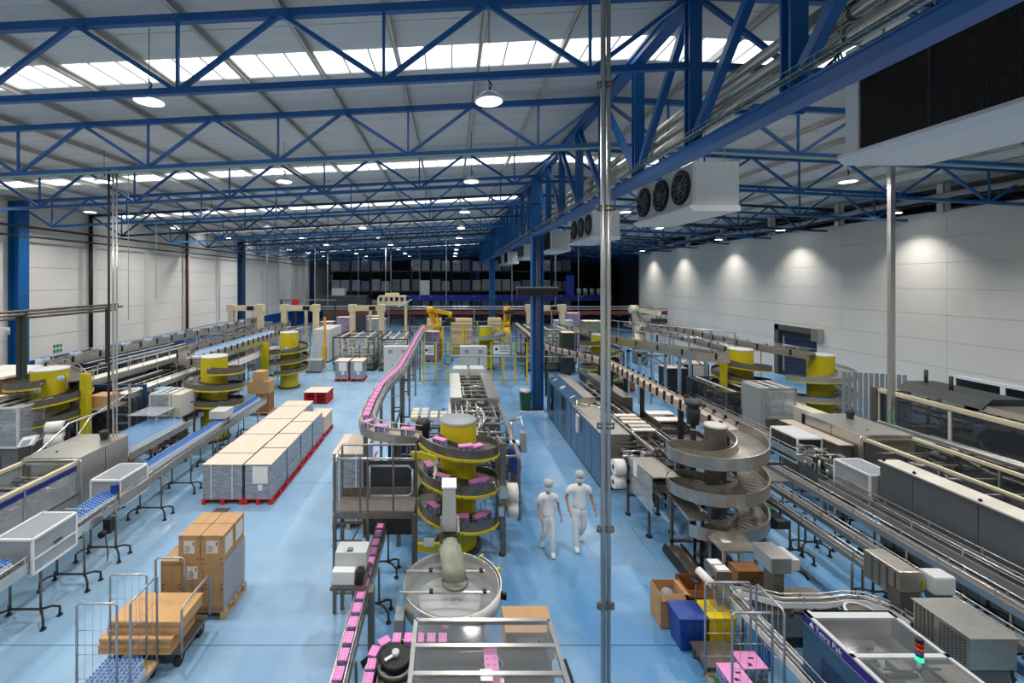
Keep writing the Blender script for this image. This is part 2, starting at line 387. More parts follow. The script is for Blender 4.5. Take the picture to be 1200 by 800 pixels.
def hcol(name, x, y, z1, s, label, m=BLUE, z0=0):
    t = thing(name, label, 'column', (x, y, z0), 'steel columns')
    part(t, 'flange', B().box(x-s, y-s, z0, x-s+.03, y+s, z1), m); part(t, 'flange', B().box(x+s-.03, y-s, z0, x+s, y+s, z1), m)
    part(t, 'column_web', B().box(x-s+.03, y-.02, z0, x+s-.03, y+.02, z1), m)
    part(t, 'base_plate', B().box(x-s-.08, y-s-.08, z0, x+s+.08, y+s+.08, z0+.04), m)
    return t
c = hcol('steel_column', GX-.05, 20.95, 8.37, .27, 'blue steel column in the middle of the hall beside the green bin')
part(c, 'cable_conduit', B().tube((GX-.1, 20.66, .1), (GX-.1, 20.66, 8.3), .03).tube((GX+.02, 20.66, .1), (GX+.02, 20.66, 8.3), .02), SSD)
hcol('steel_column', GX-.05, 43.2, 8.37, .27, 'blue steel column farther down the hall behind the yellow robots')
hcol('steel_column', GX-.05, 65.4, 8.37, .27, 'blue steel column standing at the pallet racks')
hcol('steel_column', WX+.3, 20.9, 10.0, .26, 'blue steel column against the left wall, nearest')
hcol('steel_column', WX+.3, 43.3, 10.0, .26, 'dark blue steel column against the left wall, second', NAVY)
hcol('steel_column', WX+.3, 65.4, 10.0, .26, 'dark blue steel column against the left wall, far end', NAVY)
# posts above the right wall
for i, y in enumerate((14.1, 19.25, 24.4, 29.55, 34.7, 39.85, 45.0)):
    solo('wall_post', B().box(RX-.32, y-.16, 9.25, RX-.3, y+.16, 10.5).box(RX-.32, y-.16, 9.25, RX-.02, y-.13, 10.5).box(RX-.32, y+.13, 9.25, RX-.02, y+.16, 10.5), PILM,
         'grey channel post rising above the right wall top, '+ORD[i], 'post', (RX-.2, y, 9.25), 'posts above the right wall')
# ---------------------------------------------------------------- lamps
def lampobj(x, y, z, label, grp, w_=None, spread=150):
    t = thing('high_bay_lamp', label, 'lamp', (x, y, z), grp)
    part(t, 'reflector', B().lathe(x, y, [(.05, z+.2), (.13, z+.16), (.27, z+.04), (.28, z), (.24, z), (.0, z+.012)], 20), WHITE)
    part(t, 'lens', B().lathe(x, y, [(.24, z-.005), (.0, z-.012)], 20), LENS)
    part(t, 'hook', B().tube((x, y, z+.2), (x+.05, y, z+.32), .014, 5).tube((x+.05, y, z+.32), (x-.02, y, z+.42), .014, 5), BLACK)
    return t
def hang(t):
    x, y, z = t.location; part(t, 'suspension_cable', B().tube((x, y, z+.2), (x, y, roofz(x)-.004), .008, 5), BLACK)
def lamplight(x, y, z, wt, spread):
    d = bpy.data.lights.new('lamp light', 'AREA'); d.shape = 'DISK'; d.size = .46; d.energy = wt; d.color = (1, .97, .93); d.spread = math.radians(spread)
    o = bpy.data.objects.new('lamp_light', d); C.objects.link(o); o.location = (x, y, z-.03)
    return o
COLX = [(-17.8, 'leftmost row'), (-11.8, 'second row from the left'), (-5.65, 'third row from the left'), (.74, 'row above the middle'), (8.7, 'first row right of the girder'), (13.6, 'second row right of the girder')]
src = None; MADE = []
for x, rn in COLX:
    for k in range(10):
        y = 1.5+6.68*k
        z = 9.6
        lb = 'round white high bay lamp, lit, '+rn+', '+ORD[k]
        if src is None: src = lampobj(x, y, z, lb, 'high bay lamps')
        else: MADE.append(dup(src, (x, y, z), lb))
        l = lamplight(x, y, z, LAMP_W*(1 if k < 7 else .2), 150)
wallY = (14.1, 20.3, 27.3, 33.6, 40.8, 46.9)
for k, y in enumerate(wallY):
    MADE.append(dup(src, (RX-1.25, y, 9.36), 'round lit lamp hanging close to the right wall, '+ORD[k], group='lamps along the right wall'))
    lamplight(RX-1.25, y, 9.36, WALL_W, 100)
hang(src)
for t in MADE: hang(t)
# ================================================================ BUILDERS
def legset(root, x, y, z, w, m=SSD, ang=0, pads=True, feet=True, nm='leg'):
    """two posts under a conveyor of width w at (x,y), with a cross bar and splayed feet"""
    c, s_ = math.cos(ang), math.sin(ang)
    for sd in (-1, 1):
        px, py = x+sd*w/2*c, y+sd*w/2*s_
        b = B().tube((px, py, .2 if feet else .02), (px, py, z), .022, 6)
        part(root, nm, b, m)
    if feet:
        part(root, 'crossbar', B().tube((x-w/2*c, y-w/2*s_, .24), (x+w/2*c, y+w/2*s_, .24), .02, 6), DARK)
        b = B()
        for sd in (-1, 1):
            px, py = x+sd*w/2*c, y+sd*w/2*s_
            for a in (-.7, .7) if sd > 0 else (PI-.7, PI+.7):
                dx, dy = math.cos(a+ang)*.26, math.sin(a+ang)*.26
                b.path([(px, py, .24), (px+dx*.6, py+dy*.6, .23), (px+dx, py+dy, .17), (px+dx, py+dy, .02)], .022, 5)
                b.cyl(px+dx, py+dy, 0, .02, .05, 8)
        part(root, 'splayed_feet', b, DARK)
def conveyor(label, pts, w, legs=(), belt=BELT, rail=SS, lip=.06, depth=.12, guide=.1, name='conveyor', group=None, feet=True, brackets=0, legm=SSD, gm=None):
    x0, y0, z0 = pts[0]
    t = thing(name, label, 'conveyor', (x0, y0, 0), group)
    part(t, 'belt', B().ribbon(pts, -w/2, w/2, .03), belt)
    for sd in (-1, 1):
        pp = [(p[0], p[1], p[2]+lip) for p in pts]
        a, b_ = (sd*w/2, sd*(w/2+.02)) if sd > 0 else (sd*(w/2+.02), sd*w/2)
        part(t, 'side_rail', B().ribbon(pp, a, b_, depth+lip), rail)
    if guide:
        for sd in (-1, 1):
            b = B(); q = []
            for i, p in enumerate(pts):
                P_ = Vector(p); d = Vector(pts[min(i+1, len(pts)-1)])-Vector(pts[max(i-1, 0)]); d.z = 0; d.normalize()
                q.append(tuple(P_+Vector((d.y, -d.x, 0))*sd*(w/2+.0)+Vector((0, 0, lip+guide))))
            b.path(q, .012, 5)
            for a, c_ in zip(q, q[1:]):
                L = (Vector(c_)-Vector(a)).length; n = max(1, int(L/.8))
                for k in range(n):
                    m_ = Vector(a).lerp(Vector(c_), (k+.5)/n); b.box(m_.x-.012, m_.y-.012, m_.z-guide-.05, m_.x+.012, m_.y+.012, m_.z+.02)
            part(t, 'guide_rail', b, gm or SSL)
    if brackets:
        b = B()
        for a, c_ in zip(pts, pts[1:]):
            a, c_ = Vector(a), Vector(c_); L = (c_-a).length; n = max(1, int(L/brackets)); d = (c_-a).normalized(); sv = Vector((d.y, -d.x, 0))
            for k in range(n):
                for sd in (-1, 1):
                    m_ = a.lerp(c_, (k+.5)/n)+sv*sd*(w/2+.03); b.box(m_.x-.03, m_.y-.03, m_.z-.12, m_.x+.03, m_.y+.03, m_.z+.14)
        part(t, 'clamp', b, BLACK)['kind'] = 'stuff'
    for lg in legs:
        x, y, z = lg[:3]; ang = lg[3] if len(lg) > 3 else 0
        legset(t, x, y, z-.1, w+.06, legm, ang, feet=feet)
    return t
def spiral(label, cx, cy, rc, ri, ro, ztop, zs, pitch, turns, a0, edge=YEL, track=BELT, colm=YEL, name='spiral_conveyor', lip=.14, wallm=None, ztopc=None, d=1, capm=None, exitp=None, inner=True):
    """column, winding track with lipped edges, radial brackets; the track starts at height zs and angle a0"""
    t = thing(name, label, 'conveyor', (cx, cy, 0), 'spiral conveyors')
    part(t, 'base_plate', B().cyl(cx, cy, 0, .06, rc+.12, 24), DARK)
    part(t, 'column', B().lathe(cx, cy, [(rc, .06), (rc, ztop)], 32), colm)
    part(t, 'column_cap', B().lathe(cx, cy, [(rc+.01, ztop-.02), (rc+.01, ztop+.02), (rc-.03, ztop+.03), (0, ztop+.035)], 32), capm or MGREY)
    n = int(turns*36)
    def helix(profile):
        v = []; m = len(profile)
        for i in range(n+1):
            a = a0+d*2*PI*i/36; z = zs+pitch*i/36
            for r, dz in profile: v.append((cx+r*math.cos(a), cy+r*math.sin(a), z+dz))
        f = [(i*m+k, i*m+(k+1) % m, (i+1)*m+(k+1) % m, (i+1)*m+k) for i in range(n) for k in range(m)]
        b = B(); b._add(v, f+[tuple(range(m)), tuple(n*m+k for k in range(m-1, -1, -1))]); return b
    part(t, 'track', helix([(ri, 0), (ro, 0), (ro, -.03), (ri, -.03)]), track)
    part(t, 'outer_lip', helix([(ro, -.09), (ro+.02, -.09), (ro+.02, lip), (ro, lip)]), wallm or track)
    if inner: part(t, 'inner_lip', helix([(ri-.02, -.05), (ri, -.05), (ri, lip*.7), (ri-.02, lip*.7)]), wallm or track)
    if edge: part(t, 'painted_edge', helix([(ro-.05, -.11), (ro+.05, -.11), (ro+.05, -.06), (ro-.05, -.06)]), edge)
    b = B()
    for i in range(0, n, 6):
        a = a0+d*2*PI*i/36; z = zs+pitch*i/36-.08
        b.beam((cx+rc*math.cos(a), cy+rc*math.sin(a), z), (cx+ro*math.cos(a), cy+ro*math.sin(a), z), .04, .04)
    part(t, 'bracket', b, colm)['kind'] = 'stuff'
    if edge:
        b = B()
        for i in range(3, n, 4):
            a = a0+d*2*PI*i/36; z = zs+pitch*i/36-.085
            b.tube((cx+(ro+.045)*math.cos(a), cy+(ro+.045)*math.sin(a), z), (cx+(ro+.07)*math.cos(a), cy+(ro+.07)*math.sin(a), z), .014, 6)
        part(t, 'bolt', b, DARK)['kind'] = 'stuff'
    return t
def guard(t, x0, y0, x1, y1, z0, z1, fm=SSL, pm=GLASS, th=.035, nx=1, ny=1, top=True, sides='LRNF', midz=None):
    """framed transparent guard: posts, rails, panes as separate parts"""
    for x in (x0, x1):
        for y in (y0, y1): part(t, 'post', B().box(x-th/2, y-th/2, z0, x+th/2, y+th/2, z1), fm)
    for z in (z0, z1):
        for x in (x0, x1): part(t, 'rail', B().beam((x, y0, z), (x, y1, z), th, th), fm)
        for y in (y0, y1): part(t, 'rail', B().beam((x0, y, z), (x1, y, z), th, th), fm)
    if midz:
        for x in (x0, x1): part(t, 'rail', B().beam((x, y0, midz), (x, y1, midz), th*.8, th*.8), fm)
    e = .006
    if 'L' in sides or 'R' in sides:
        for sd, x in (('L', x0), ('R', x1)):
            if sd not in sides: continue
            for k in range(ny):
                a, c = y0+(y1-y0)*k/ny, y0+(y1-y0)*(k+1)/ny
                if k: part(t, 'post', B().box(x-th/2, a-th/2, z0, x+th/2, a+th/2, z1), fm)
                part(t, 'pane', B().box(x-e, a+th/2, z0+th/2, x+e, c-th/2, z1-th/2), pm)
    for sd, y in (('N', y0), ('F', y1)):
        if sd not in sides: continue
        for k in range(nx):
            a, c = x0+(x1-x0)*k/nx, x0+(x1-x0)*(k+1)/nx
            if k: part(t, 'post', B().box(a-th/2, y-th/2, z0, a+th/2, y+th/2, z1), fm)
            part(t, 'pane', B().box(a+th/2, y-e, z0+th/2, c-th/2, y+e, z1-th/2), pm)
    if top:
        for k in range(ny):
            a, c = y0+(y1-y0)*k/ny, y0+(y1-y0)*(k+1)/ny
            if k: part(t, 'rail', B().beam((x0, a, z1), (x1, a, z1), th, th), fm)
            part(t, 'top_pane', B().box(x0+th/2, a+th/2, z1-e, x1-th/2, c-th/2, z1+e), pm)
def clutter(t, x0, y0, x1, y1, z0, z1, n, seed, ms=None):
    """the shafts, blocks, motors and brackets inside a machine, one mesh per kind"""
    r = random.Random(seed); ms = ms or (SSL, DARK, SSD)
    bs = [B() for _ in ms]
    for i in range(n):
        b = bs[i % len(ms)]; x = r.uniform(x0, x1); y = r.uniform(y0, y1); z = r.uniform(z0, z1); k = r.random()
        if k < .35:
            L = r.uniform(.15, .45)*(x1-x0); xa = max(x0, x-L); xb = min(x1, x+L); b.tube((xa, y, z), (xb, y, z), r.uniform(.012, .03), 6)
        elif k < .6:
            L = r.uniform(.1, .3)*(y1-y0); b.beam((x, max(y0, y-L), z), (x, min(y1, y+L), z), r.uniform(.02, .05), r.uniform(.02, .06))
        elif k < .85:
            s_ = r.uniform(.04, .13); b.box(max(x0, x-s_), max(y0, y-s_), max(z0, z-s_*.8), min(x1, x+s_), min(y1, y+s_), min(z1, z+s_*.8))
        else: b.tube((x, y, z0), (x, y, z), r.uniform(.015, .05), 8)
    for b, m, nm in zip(bs, ms, ('shaft_and_bracket', 'drive_block', 'mount')):
        if b.v: part(t, nm, b, m)['kind'] = 'stuff'
def pallet(name, label, x0, y0, x1, y1, m, z=0, h=.145, group=None, cat='pallet', slats=5, alongx=True):
    t = thing(name, label, cat, ((x0+x1)/2, (y0+y1)/2, z), group)
    W, D = x1-x0, y1-y0
    for k in range(slats):
        a = y0+D*(k+.12)/slats; part(t, 'board', B().box(x0, a, z+h-.022, x1, a+D/slats*.76, z+h), m)
    for k in range(3):
        a = x0+(W-.1)*k/2; part(t, 'runner', B().box(a, y0, z, a+.1, y1, z+.022), m)
        for j in range(3):
            c = y0+(D-.12)*j/2; part(t, 'block', B().box(a, c, z+.022, a+.1, c+.12, z+h-.022), m)
    return t
def load(label, x0, y0, x1, y1, z0, z1, board=True, group=None, wm=WRAP, straps=True, layers=4, name='wrapped_pallet_load', papers=False):
    t = thing(name, label, 'load', ((x0+x1)/2, (y0+y1)/2, z0), group)
    hh = (z1-z0-.02)/layers; r = random.Random(int(x0*100+y0*7))
    for k in range(layers):
        j = r.uniform(-.008, .008)
        part(t, 'packed_layer', B().box(x0+.012+j, y0+.012, z0+k*hh+.003, x1-.012+j, y1-.012, z0+(k+1)*hh-.003), wm)
    part(t, 'top_sheet', B().box(x0-.005, y0-.005, z1-.018, x1+.005, y1+.005, z1), CARDP if board else wm)
    if straps:
        for f in (.22, .75):
            x = x0+(x1-x0)*f; part(t, 'strap', B().box(x-.012, y0-.004, z0, x+.012, y0+.002, z1+.003).box(x-.012, y0-.004, z1, x+.012, y1, z1+.004), WHITE)
    if papers:
        part(t, 'paper_label', B().box(x0+.3*(x1-x0), y0-.002, z0+.45*(z1-z0), x1-.1, y0+.006, z1-.06), OFFW)
        part(t, 'paper_label', B().box(x0+.5*(x1-x0), y0-.003, z0+.25*(z1-z0), x1-.25, y0+.006, z0+.42*(z1-z0)), WHITE)
    return t
def carton(label, x0, y0, x1, y1, z0, z1, m=CARD, group=None, front_label=True, side_label=False, tape=True, marks=True):
    t = thing('carton', label, 'carton', ((x0+x1)/2, (y0+y1)/2, z0), group); e = .003
    part(t, 'box', B().box(x0+e, y0+e, z0, x1-e, y1-e, z1-e), m)
    part(t, 'top_flap', B().box(x0+e, y0+e, z1-e, (x0+x1)/2-.002, y1-e, z1).box((x0+x1)/2+.002, y0+e, z1-e, x1-e, y1-e, z1), m)
    w_, h_ = x1-x0, z1-z0
    if front_label:
        part(t, 'printed_label', B().box(x0+.25*w_, y0, z0+.3*h_, x0+.75*w_, y0+.002, z0+.8*h_), OFFW)
        b = B()
        for k in range(4): b.box(x0+.3*w_, y0-.001, z0+(.36+.07*k)*h_, x0+(.5+.04*(k % 3))*w_, y0+.001, z0+(.385+.07*k)*h_)
        b.box(x0+.66*w_, y0-.001, z0+.6*h_, x0+.71*w_, y0+.001, z0+.75*h_); part(t, 'label_print', b, DARK)
    if marks:
        b = B()
        for a, c in ((.12, .08), (.88, .08), (.1, .9), (.9, .9)): b.box(x0+(a-.05)*w_, y0+.0005, z0+(c-.03)*h_, x0+(a+.05)*w_, y0+.004, z0+(c+.03)*h_)
        part(t, 'corner_mark', b, CARDD)
    if side_label: part(t, 'side_label', B().box(x1-.004, y0+.15*(y1-y0), z0+.2*h_, x1, y0+.85*(y1-y0), z0+.85*h_), OFFW)
    return t
SP = {}
def pack_src(kind):
    if kind in SP: return SP[kind]
    t = thing('drink_carton_pack' if kind == 'pink' else 'bottle_pack', 'x', 'pack', (0, 0, 0))
    b, c = B(), B()
    if kind == 'pink':
        for i in range(4):
            for j in range(2):
                x, y = -.12+.08*i, -.038+.076*j
                b.box(x-.036, y-.036, 0, x+.036, y+.036, .15)
        c.box(-.16, -.078, .15, .16, .078, .172)
        for i in range(4):
            for j in range(2): c.cyl(-.12+.08*i, -.038+.076*j, .172, .182, .014, 6)
        part(t, 'cartons', b, PINKS); part(t, 'pink_top', c, PINK)
    else:
        for i in range(3):
            for j in range(2):
                x, y = -.09+.09*i, -.045+.09*j
                b.lathe(x, y, [(0, 0), (.042, 0), (.042, .15), (.016, .2), (.016, .21)], 8); c.cyl(x, y, .2, .225, .02, 6)
        part(t, 'bottles', b, BOTL); part(t, 'caps', c, CAPB)
    SP[kind] = [t, False]; return SP[kind]
def put_pack(kind, x, y, z, rz, label, group):
    s_ = pack_src(kind)
    if not s_[1]:
        s_[1] = True; t = s_[0]; t.location = (x, y, z); t.rotation_euler = (0, 0, rz); t['label'] = label; t['group'] = group; return t
    return dup(s_[0], (x, y, z), label, rz=rz, group=group)
def bottle_rows(x0, x1, y0, y1, z, label, group, pitch=.075, cap=CAPB, limit=0):
    """upright bottles standing in rows; nearest ones singly, the rest joined"""
    pts = []
    ny = int((y1-y0)/pitch); nx = max(1, int((x1-x0)/pitch))
    for j in range(ny):
        for i in range(nx): pts.append((x0+(i+.5)*(x1-x0)/nx, y0+(j+.5)*pitch+(pitch/2 if i % 2 else 0)))
    src = None
    for q_, (x, y) in enumerate(pts[:limit]):
        lq = label+', '+NUM[q_//nx]+' nearest row, '+NUM[q_ % nx]+' from left'
        if src is None:
            src = thing('bottle', lq, 'bottle', (x, y, z), group)
            part(src, 'bottle_body', B().lathe(x, y, [(0, z), (.03, z), (.032, z+.13), (.014, z+.18), (.014, z+.2)], 8), BOTL)
            part(src, 'cap', B().cyl(x, y, z+.185, z+.215, .02, 8), cap)
        else: dup(src, (x, y, z), lq)
    if pts[limit:]:
        a, c = B(), B()
        for x, y in pts[limit:]:
            a.lathe(x, y, [(.032, z), (.032, z+.13), (.014, z+.18)], 6); c.cyl(x, y, z+.18, z+.215, .022, 6)
        t = thing('bottle_stream', label, 'bottles', (pts[limit][0], pts[limit][1], z), group)
        t['kind'] = 'stuff'; part(t, 'bottle_bodies', a, BOTL)['kind'] = 'stuff'; part(t, 'caps', c, cap)['kind'] = 'stuff'
def cooler(label, xl, xr, y0, y1, zb, zt, kind):
    t = thing('ceiling_cooler', label, 'cooler', ((xl+xr)/2, (y0+y1)/2, zb), 'coolers hung beside the girder')
    part(t, 'casing', B().box(xl+.05, y0, zb+.12, xr, y1, zt), LGREY, bevel=.01)
    part(t, 'drip_tray', B().prism([(xl-.12, zb+.1), (xl-.1, zb+.16), (xr+.02, zb+.16), (xr+.02, zb), (xl+.0, zb)], 'y', y0-.03, y1+.05), WHITE)
    if kind == 'fan':
        part(t, 'fan_panel', B().box(xl, y0+.02, zb+.16, xl+.05, y1-.02, zt-.02), LGREY)
        for k in range(3):
            yc = y0+(y1-y0)*(k+.5)/3; zc = (zb+.16+zt)/2; r = .44
            ring = B(); hub = B(); bl = B(); gr = B()
            for i in range(24):
                a, c = 2*PI*i/24, 2*PI*(i+1)/24
                ring.beam((xl-.03, yc+r*math.cos(a), zc+r*math.sin(a)), (xl-.03, yc+r*math.cos(c), zc+r*math.sin(c)), .05, .09)
            f = part(t, 'fan', ring, BLACK)
            hub.tube((xl-.05, yc, zc), (xl+.02, yc, zc), .1, 12)
            for i in range(6):
                a = 2*PI*i/6
                bl.beam((xl-.01, yc+.1*math.cos(a), zc+.1*math.sin(a)), (xl-.02, yc+.4*math.cos(a+.2), zc+.4*math.sin(a+.2)), .15, .012)
            gr.tube((xl+.045, yc, zc), (xl-.004, yc, zc), r-.03, 24)
            part(f, 'shroud', gr, BLACK); part(f, 'hub', hub, DARK); part(f, 'blade', bl, DARK)
            wr_ = B()
            for rr in (.15, .27, .38): wr_.path([(xl-.08, yc+rr*math.cos(2*PI*i/16), zc+rr*math.sin(2*PI*i/16)) for i in range(17)], .006, 4)
            for i in range(4): wr_.tube((xl-.08, yc+.44*math.cos(PI*i/4), zc+.44*math.sin(PI*i/4)), (xl-.08, yc-.44*math.cos(PI*i/4), zc-.44*math.sin(PI*i/4)), .006, 4)
            part(f, 'wire_guard', wr_, GALV)
    else:
        part(t, 'end_cover', B().box(xl-.02, y1-.22, zb+.16, xl+.05, y1, zt), WHITE).location = part(t, 'end_cover', B().box(xl-.02, y0, zb+.16, xl+.05, y0+.1, zt), WHITE).location
        cl = part(t, 'coil_core', B().box(xl+.02, y0+.1, zb+.17, xl+.06, y1-.22, zt-.03), BLACK)
        fin = B(); r = random.Random(3)
        n = int((zt-zb-.2)/.035)
        for k in range(n): fin.box(xl+.0, y0+.1, zb+.18+k*.035, xl+.03, y1-.22, zb+.19+k*.035)
        for k in range(int((y1-y0-.32)/.05)): fin.box(xl+.005, y0+.12+k*.05, zb+.17, xl+.02, y0+.13+k*.05, zt-.03)
        part(cl, 'fin', fin, mat('dark coil fins', '#3a3531', .6, noise=.4, scale=9) if 'dark coil fins' not in bpy.data.materials else bpy.data.materials['dark coil fins'])['kind'] = 'stuff'
        for k in range(1, 3): part(t, 'frame_strip', B().box(xl-.01, y0+(y1-y0)*k/3-.015, zb+.16, xl+.04, y0+(y1-y0)*k/3+.015, zt), DARK)
    for y in (y0+.3, y1-.3): part(t, 'hanger_rod', B().tube((xl+.3, y, zt), (xl+.3, y, 11.1), .015, 6).tube((xr-.2, y, zt), (xr-.2, y, roofz(xr)), .015, 6), GALV)
    return t
# ================================================================ OVERHEAD SERVICES
cooler('big white cooler with dark coil face, cut by the top right corner', 6.45, 7.74, 3.4, 7.07, 8.12, 9.95, 'coil')
cooler('white cooler with three black fans, nearest of the fan units', 6.54, 7.78, 11.7, 15.2, 8.1, 9.44, 'fan')
cooler('white cooler with three black fans just right of the front steel pole', 6.54, 7.78, 19.9, 23.4, 8.1, 9.44, 'fan')
cooler('pale cooler with dark coil grille, next to the blue column', 6.54, 7.78, 28.1, 31.8, 8.1, 9.44, 'coil')
cooler('white fan cooler seen just left of the blue column', 6.54, 7.78, 38.4, 41.8, 8.1, 9.44, 'fan')
cooler('small far coil cooler left of the blue column', 6.54, 7.78, 49, 52.4, 8.1, 9.44, 'coil')
cooler('farthest small white cooler under the girder end', 6.54, 7.78, 55, 58, 8.1, 9.44, 'fan')
PIPEM = mat('insulated pipe jacket', '#d6cfc0', .24, metal=.6, noise=.15, scale=2)
for nm, x, z, r, lb in (('service_pipe', 4.7, 9.6, .085, 'topmost bright steel pipe beside the ridge girder'), ('service_pipe', 4.68, 9.34, .08, 'second steel pipe from the top beside the ridge girder'),
                        ('service_pipe', 4.66, 9.08, .115, 'thick insulated steel pipe beside the ridge girder'), ('service_pipe', 5.05, 9.3, .07, 'rear steel pipe half hidden behind the others at the girder'),
                        ('service_pipe', 5.05, 9.85, .06, 'thin steel pipe highest behind the girder pipes')):
    t = thing(nm, lb, 'pipe', (x, 1, z), 'pipes along the ridge girder')
    part(t, 'tube', B().tube((x, -3, z), (x, 74, z), r, 12), PIPEM)
    b = B()
    for k in range(18): b.tube((x, -1+3*k, z), (x, -.95+3*k, z), r+.012, 12)
    part(t, 'joint_band', b, SSD)['kind'] = 'stuff'
for k in range(16):
    y = 2.2+4.45*k
    solo('pipe_bracket', B().box(4.36, y-.03, 8.78, 5.4, y+.03, 8.84).box(5.34, y-.03, 8.84, 5.4, y+.03, 9.9).box(4.7, y-.02, 9.42, 5.35, y+.02, 9.46).box(4.7, y-.02, 9.17, 5.35, y+.02, 9.2), BLUE,
         'blue steel bracket carrying the pipes beside the ridge girder, '+ORD[k], 'bracket', (4.4, y, 8.8), 'pipe brackets')
# cable tray on the lower chord with its wires
t = thing('cable_tray', 'long wire cable tray with green cables along the ridge girder', 'cable tray', (4.2, 3, 8.66))
b = B()
for z in (8.66, 8.74):
    for x in (4.02, 4.12): b.tube((x, -2, z), (x, 40, z), .005, 4)
for k in range(200): b.path([(4.02, -1.8+.2*k, 8.75), (4.02, -1.8+.2*k, 8.655), (4.13, -1.8+.2*k, 8.655), (4.13, -1.8+.2*k, 8.75)], .004, 4)
part(t, 'wire_basket', b, GALV)['kind'] = 'stuff'
b = B()
for k in range(4): b.path([(4.04+.02*k, -2+j*3, 8.68+.012*math.sin(j+k)) for j in range(14)], .009, 5)
part(t, 'cable', b, mat('green cable', '#4a5a50', .6))
t = thing('hanging_cables', 'bundle of green and black cables hanging at the girder top right', 'cables', (4.3, 5.9, 9.3))
for k in range(6):
    dx = .05*k
    part(t, 'cable', B().path([(4.5+dx*.3, 4.6, 8.72), (4.6, 5.1+dx, 8.85), (4.7+dx, 5.3, 9.2), (4.9, 5.2+dx, 9.7), (5.05, 4.8, 10.1+dx)], .011, 5), GREEN if k % 2 else BLACK)
# cable tray under the second truss
t = thing('cable_tray', 'straight galvanised cable tray along the second roof truss, running across the hall', 'cable tray', (0, 11.9, 9.9))
for sgn, xe in ((-1, WX+.1), (1, 22)):
    part(t, 'tray', B().beam((GX, 11.88, 9.86), (xe, 11.88, 9.86-.05*abs(xe-GX)), .1, .05), mat('weathered galvanised tray', '#8ba39b', .5, metal=.4) if sgn < 0 else bpy.data.materials['weathered galvanised tray'])
# front steel pole: two pipes and clamps
t = thing('steel_pole', 'tall twin-pipe steel pole standing closest to the camera, floor to roof', 'pole', (2.15, 6.0, 0))
part(t, 'pipe', B().tube((2.115, 6, 0), (2.115, 6, 11.3), .036, 12), SSL); part(t, 'pipe', B().tube((2.19, 6, 0), (2.19, 6, 11.3), .03, 12), SSL)
for z in (1.72, 2.78, 4.2, 7.2, 8.9):
    part(t, 'clamp', B().box(2.05, 5.97, z, 2.25, 6.03, z+.02).box(2.05, 5.97, z+.06, 2.25, 6.03, z+.08).tube((2.04, 6, z), (2.04, 6, z+.09), .012, 6).tube((2.26, 6, z), (2.26, 6, z+.09), .012, 6), SSD)
t = thing('steel_pole', 'square steel post dropping from the big cooler to the machine at right', 'pole', (14.2, 14, 1.98))
part(t, 'profile', B().box(14.12, 13.93, 0, 14.27, 14.05, 10.9), SSL)
part(t, 'cable', B().path([(14.2, 13.9, 2.2), (14.05, 13.8, 1.9), (14.0, 13.6, 1.5), (14.3, 13.2, 1.35)], .02, 5), GREEN)
for dx, rr, lb in ((-.05, .03, 'dark vertical pipe of the pair hanging at the left machines'), (.07, .024, 'bright vertical pipe of the pair hanging at the left machines'), (.17, .02, 'third slim vertical pipe hanging beside the pair at left')):
    solo('drop_pipe', B().tube((-9.35+dx, 12, 1.98), (-9.35+dx, 12, 9.3), rr, 8), DARK if dx < 0 else SSL, lb, 'pipe', (-9.35+dx, 12, 1.98), 'drop pipes at the left machines')
for i, (px, Y, zl) in enumerate(sorted(((369, 40, 3.4), (384, 44, 3.6), (452, 42, 3.6), (458, 44, 4.5), (523, 38, 3.5), (600, 36, 3.3), (651, 38, 3.4), (313, 35, 3.5), (257, 33, 3.2), (678, 40, 3.2), (420, 50, 4), (492, 50, 4), (150.5, 18, 4.6), (183, 22, 5.3)))):
    x = (px-VX)*Y/F
    solo('drop_conduit', B().tube((x, Y, zl), (x, Y, roofz(x)), .05 if px in (369, 384) else .014 if Y < 25 else .03, 6), GALV, 'thin grey conduit dropping from the roof, '+NUM[i]+' from the left among the scattered drops', 'conduit', (x, Y, zl), 'conduits dropping from the roof')
for z, r, lb in ((8.82, .06, 'upper dark pipe along the left wall'), (8.36, .05, 'lower dark pipe along the left wall')):
    t = thing('wall_pipe', lb, 'pipe', (WX+.55, 5, z), 'pipes along the left wall')
    part(t, 'tube', B().tube((WX+.55, 2, z), (WX+.55, 66, z), r, 8), mat('dark wall pipe', '#4a4844', .4, metal=.5) if 'dark wall pipe' not in bpy.data.materials else bpy.data.materials['dark wall pipe'])
    part(t, 'wall_clip', B().box(WX, 21.6, z-.03, WX+.6, 21.66, z+.03).box(WX, 34, z-.03, WX+.6, 34.06, z+.03), DARK)
# wavy conduit over the right wall
pts = []
for k in range(46):
    y = 10+.95*k; pts.append((RX-.45, y, 9.78+.12*math.sin(y/2.6)+max(0, (20-y)*.04)))
t = thing('conduit_run', 'long sagging grey conduit running along the top of the right wall', 'conduit', pts[0])
part(t, 'tube', B().path(pts, .13, 10), mat('grey rubber conduit', '#a5a5a5', .4))
part(t, 'second_tube', B().path([(x-.02, y, z-.2) for x, y, z in pts], .05, 6), DARK)
# display box on the blue column
t = thing('display_box', 'long black display box mounted across the blue column', 'display', (4.1, 20.4, 5.6))
part(t, 'case', B().box(3.15, 20.35, 5.48, 5.05, 20.55, 5.9), DARK, bevel=.01)
part(t, 'screen', B().box(3.2, 20.335, 5.53, 5.0, 20.35, 5.82), BLACK)
part(t, 'mounting_arm', B().box(3.95, 20.5, 5.6, 4.05, 20.7, 5.7).box(4.25, 20.5, 5.6, 4.35, 20.7, 5.7), DARK)
part(t, 'top_frame', B().box(3.13, 20.33, 5.88, 5.07, 20.57, 5.93), MGREY)
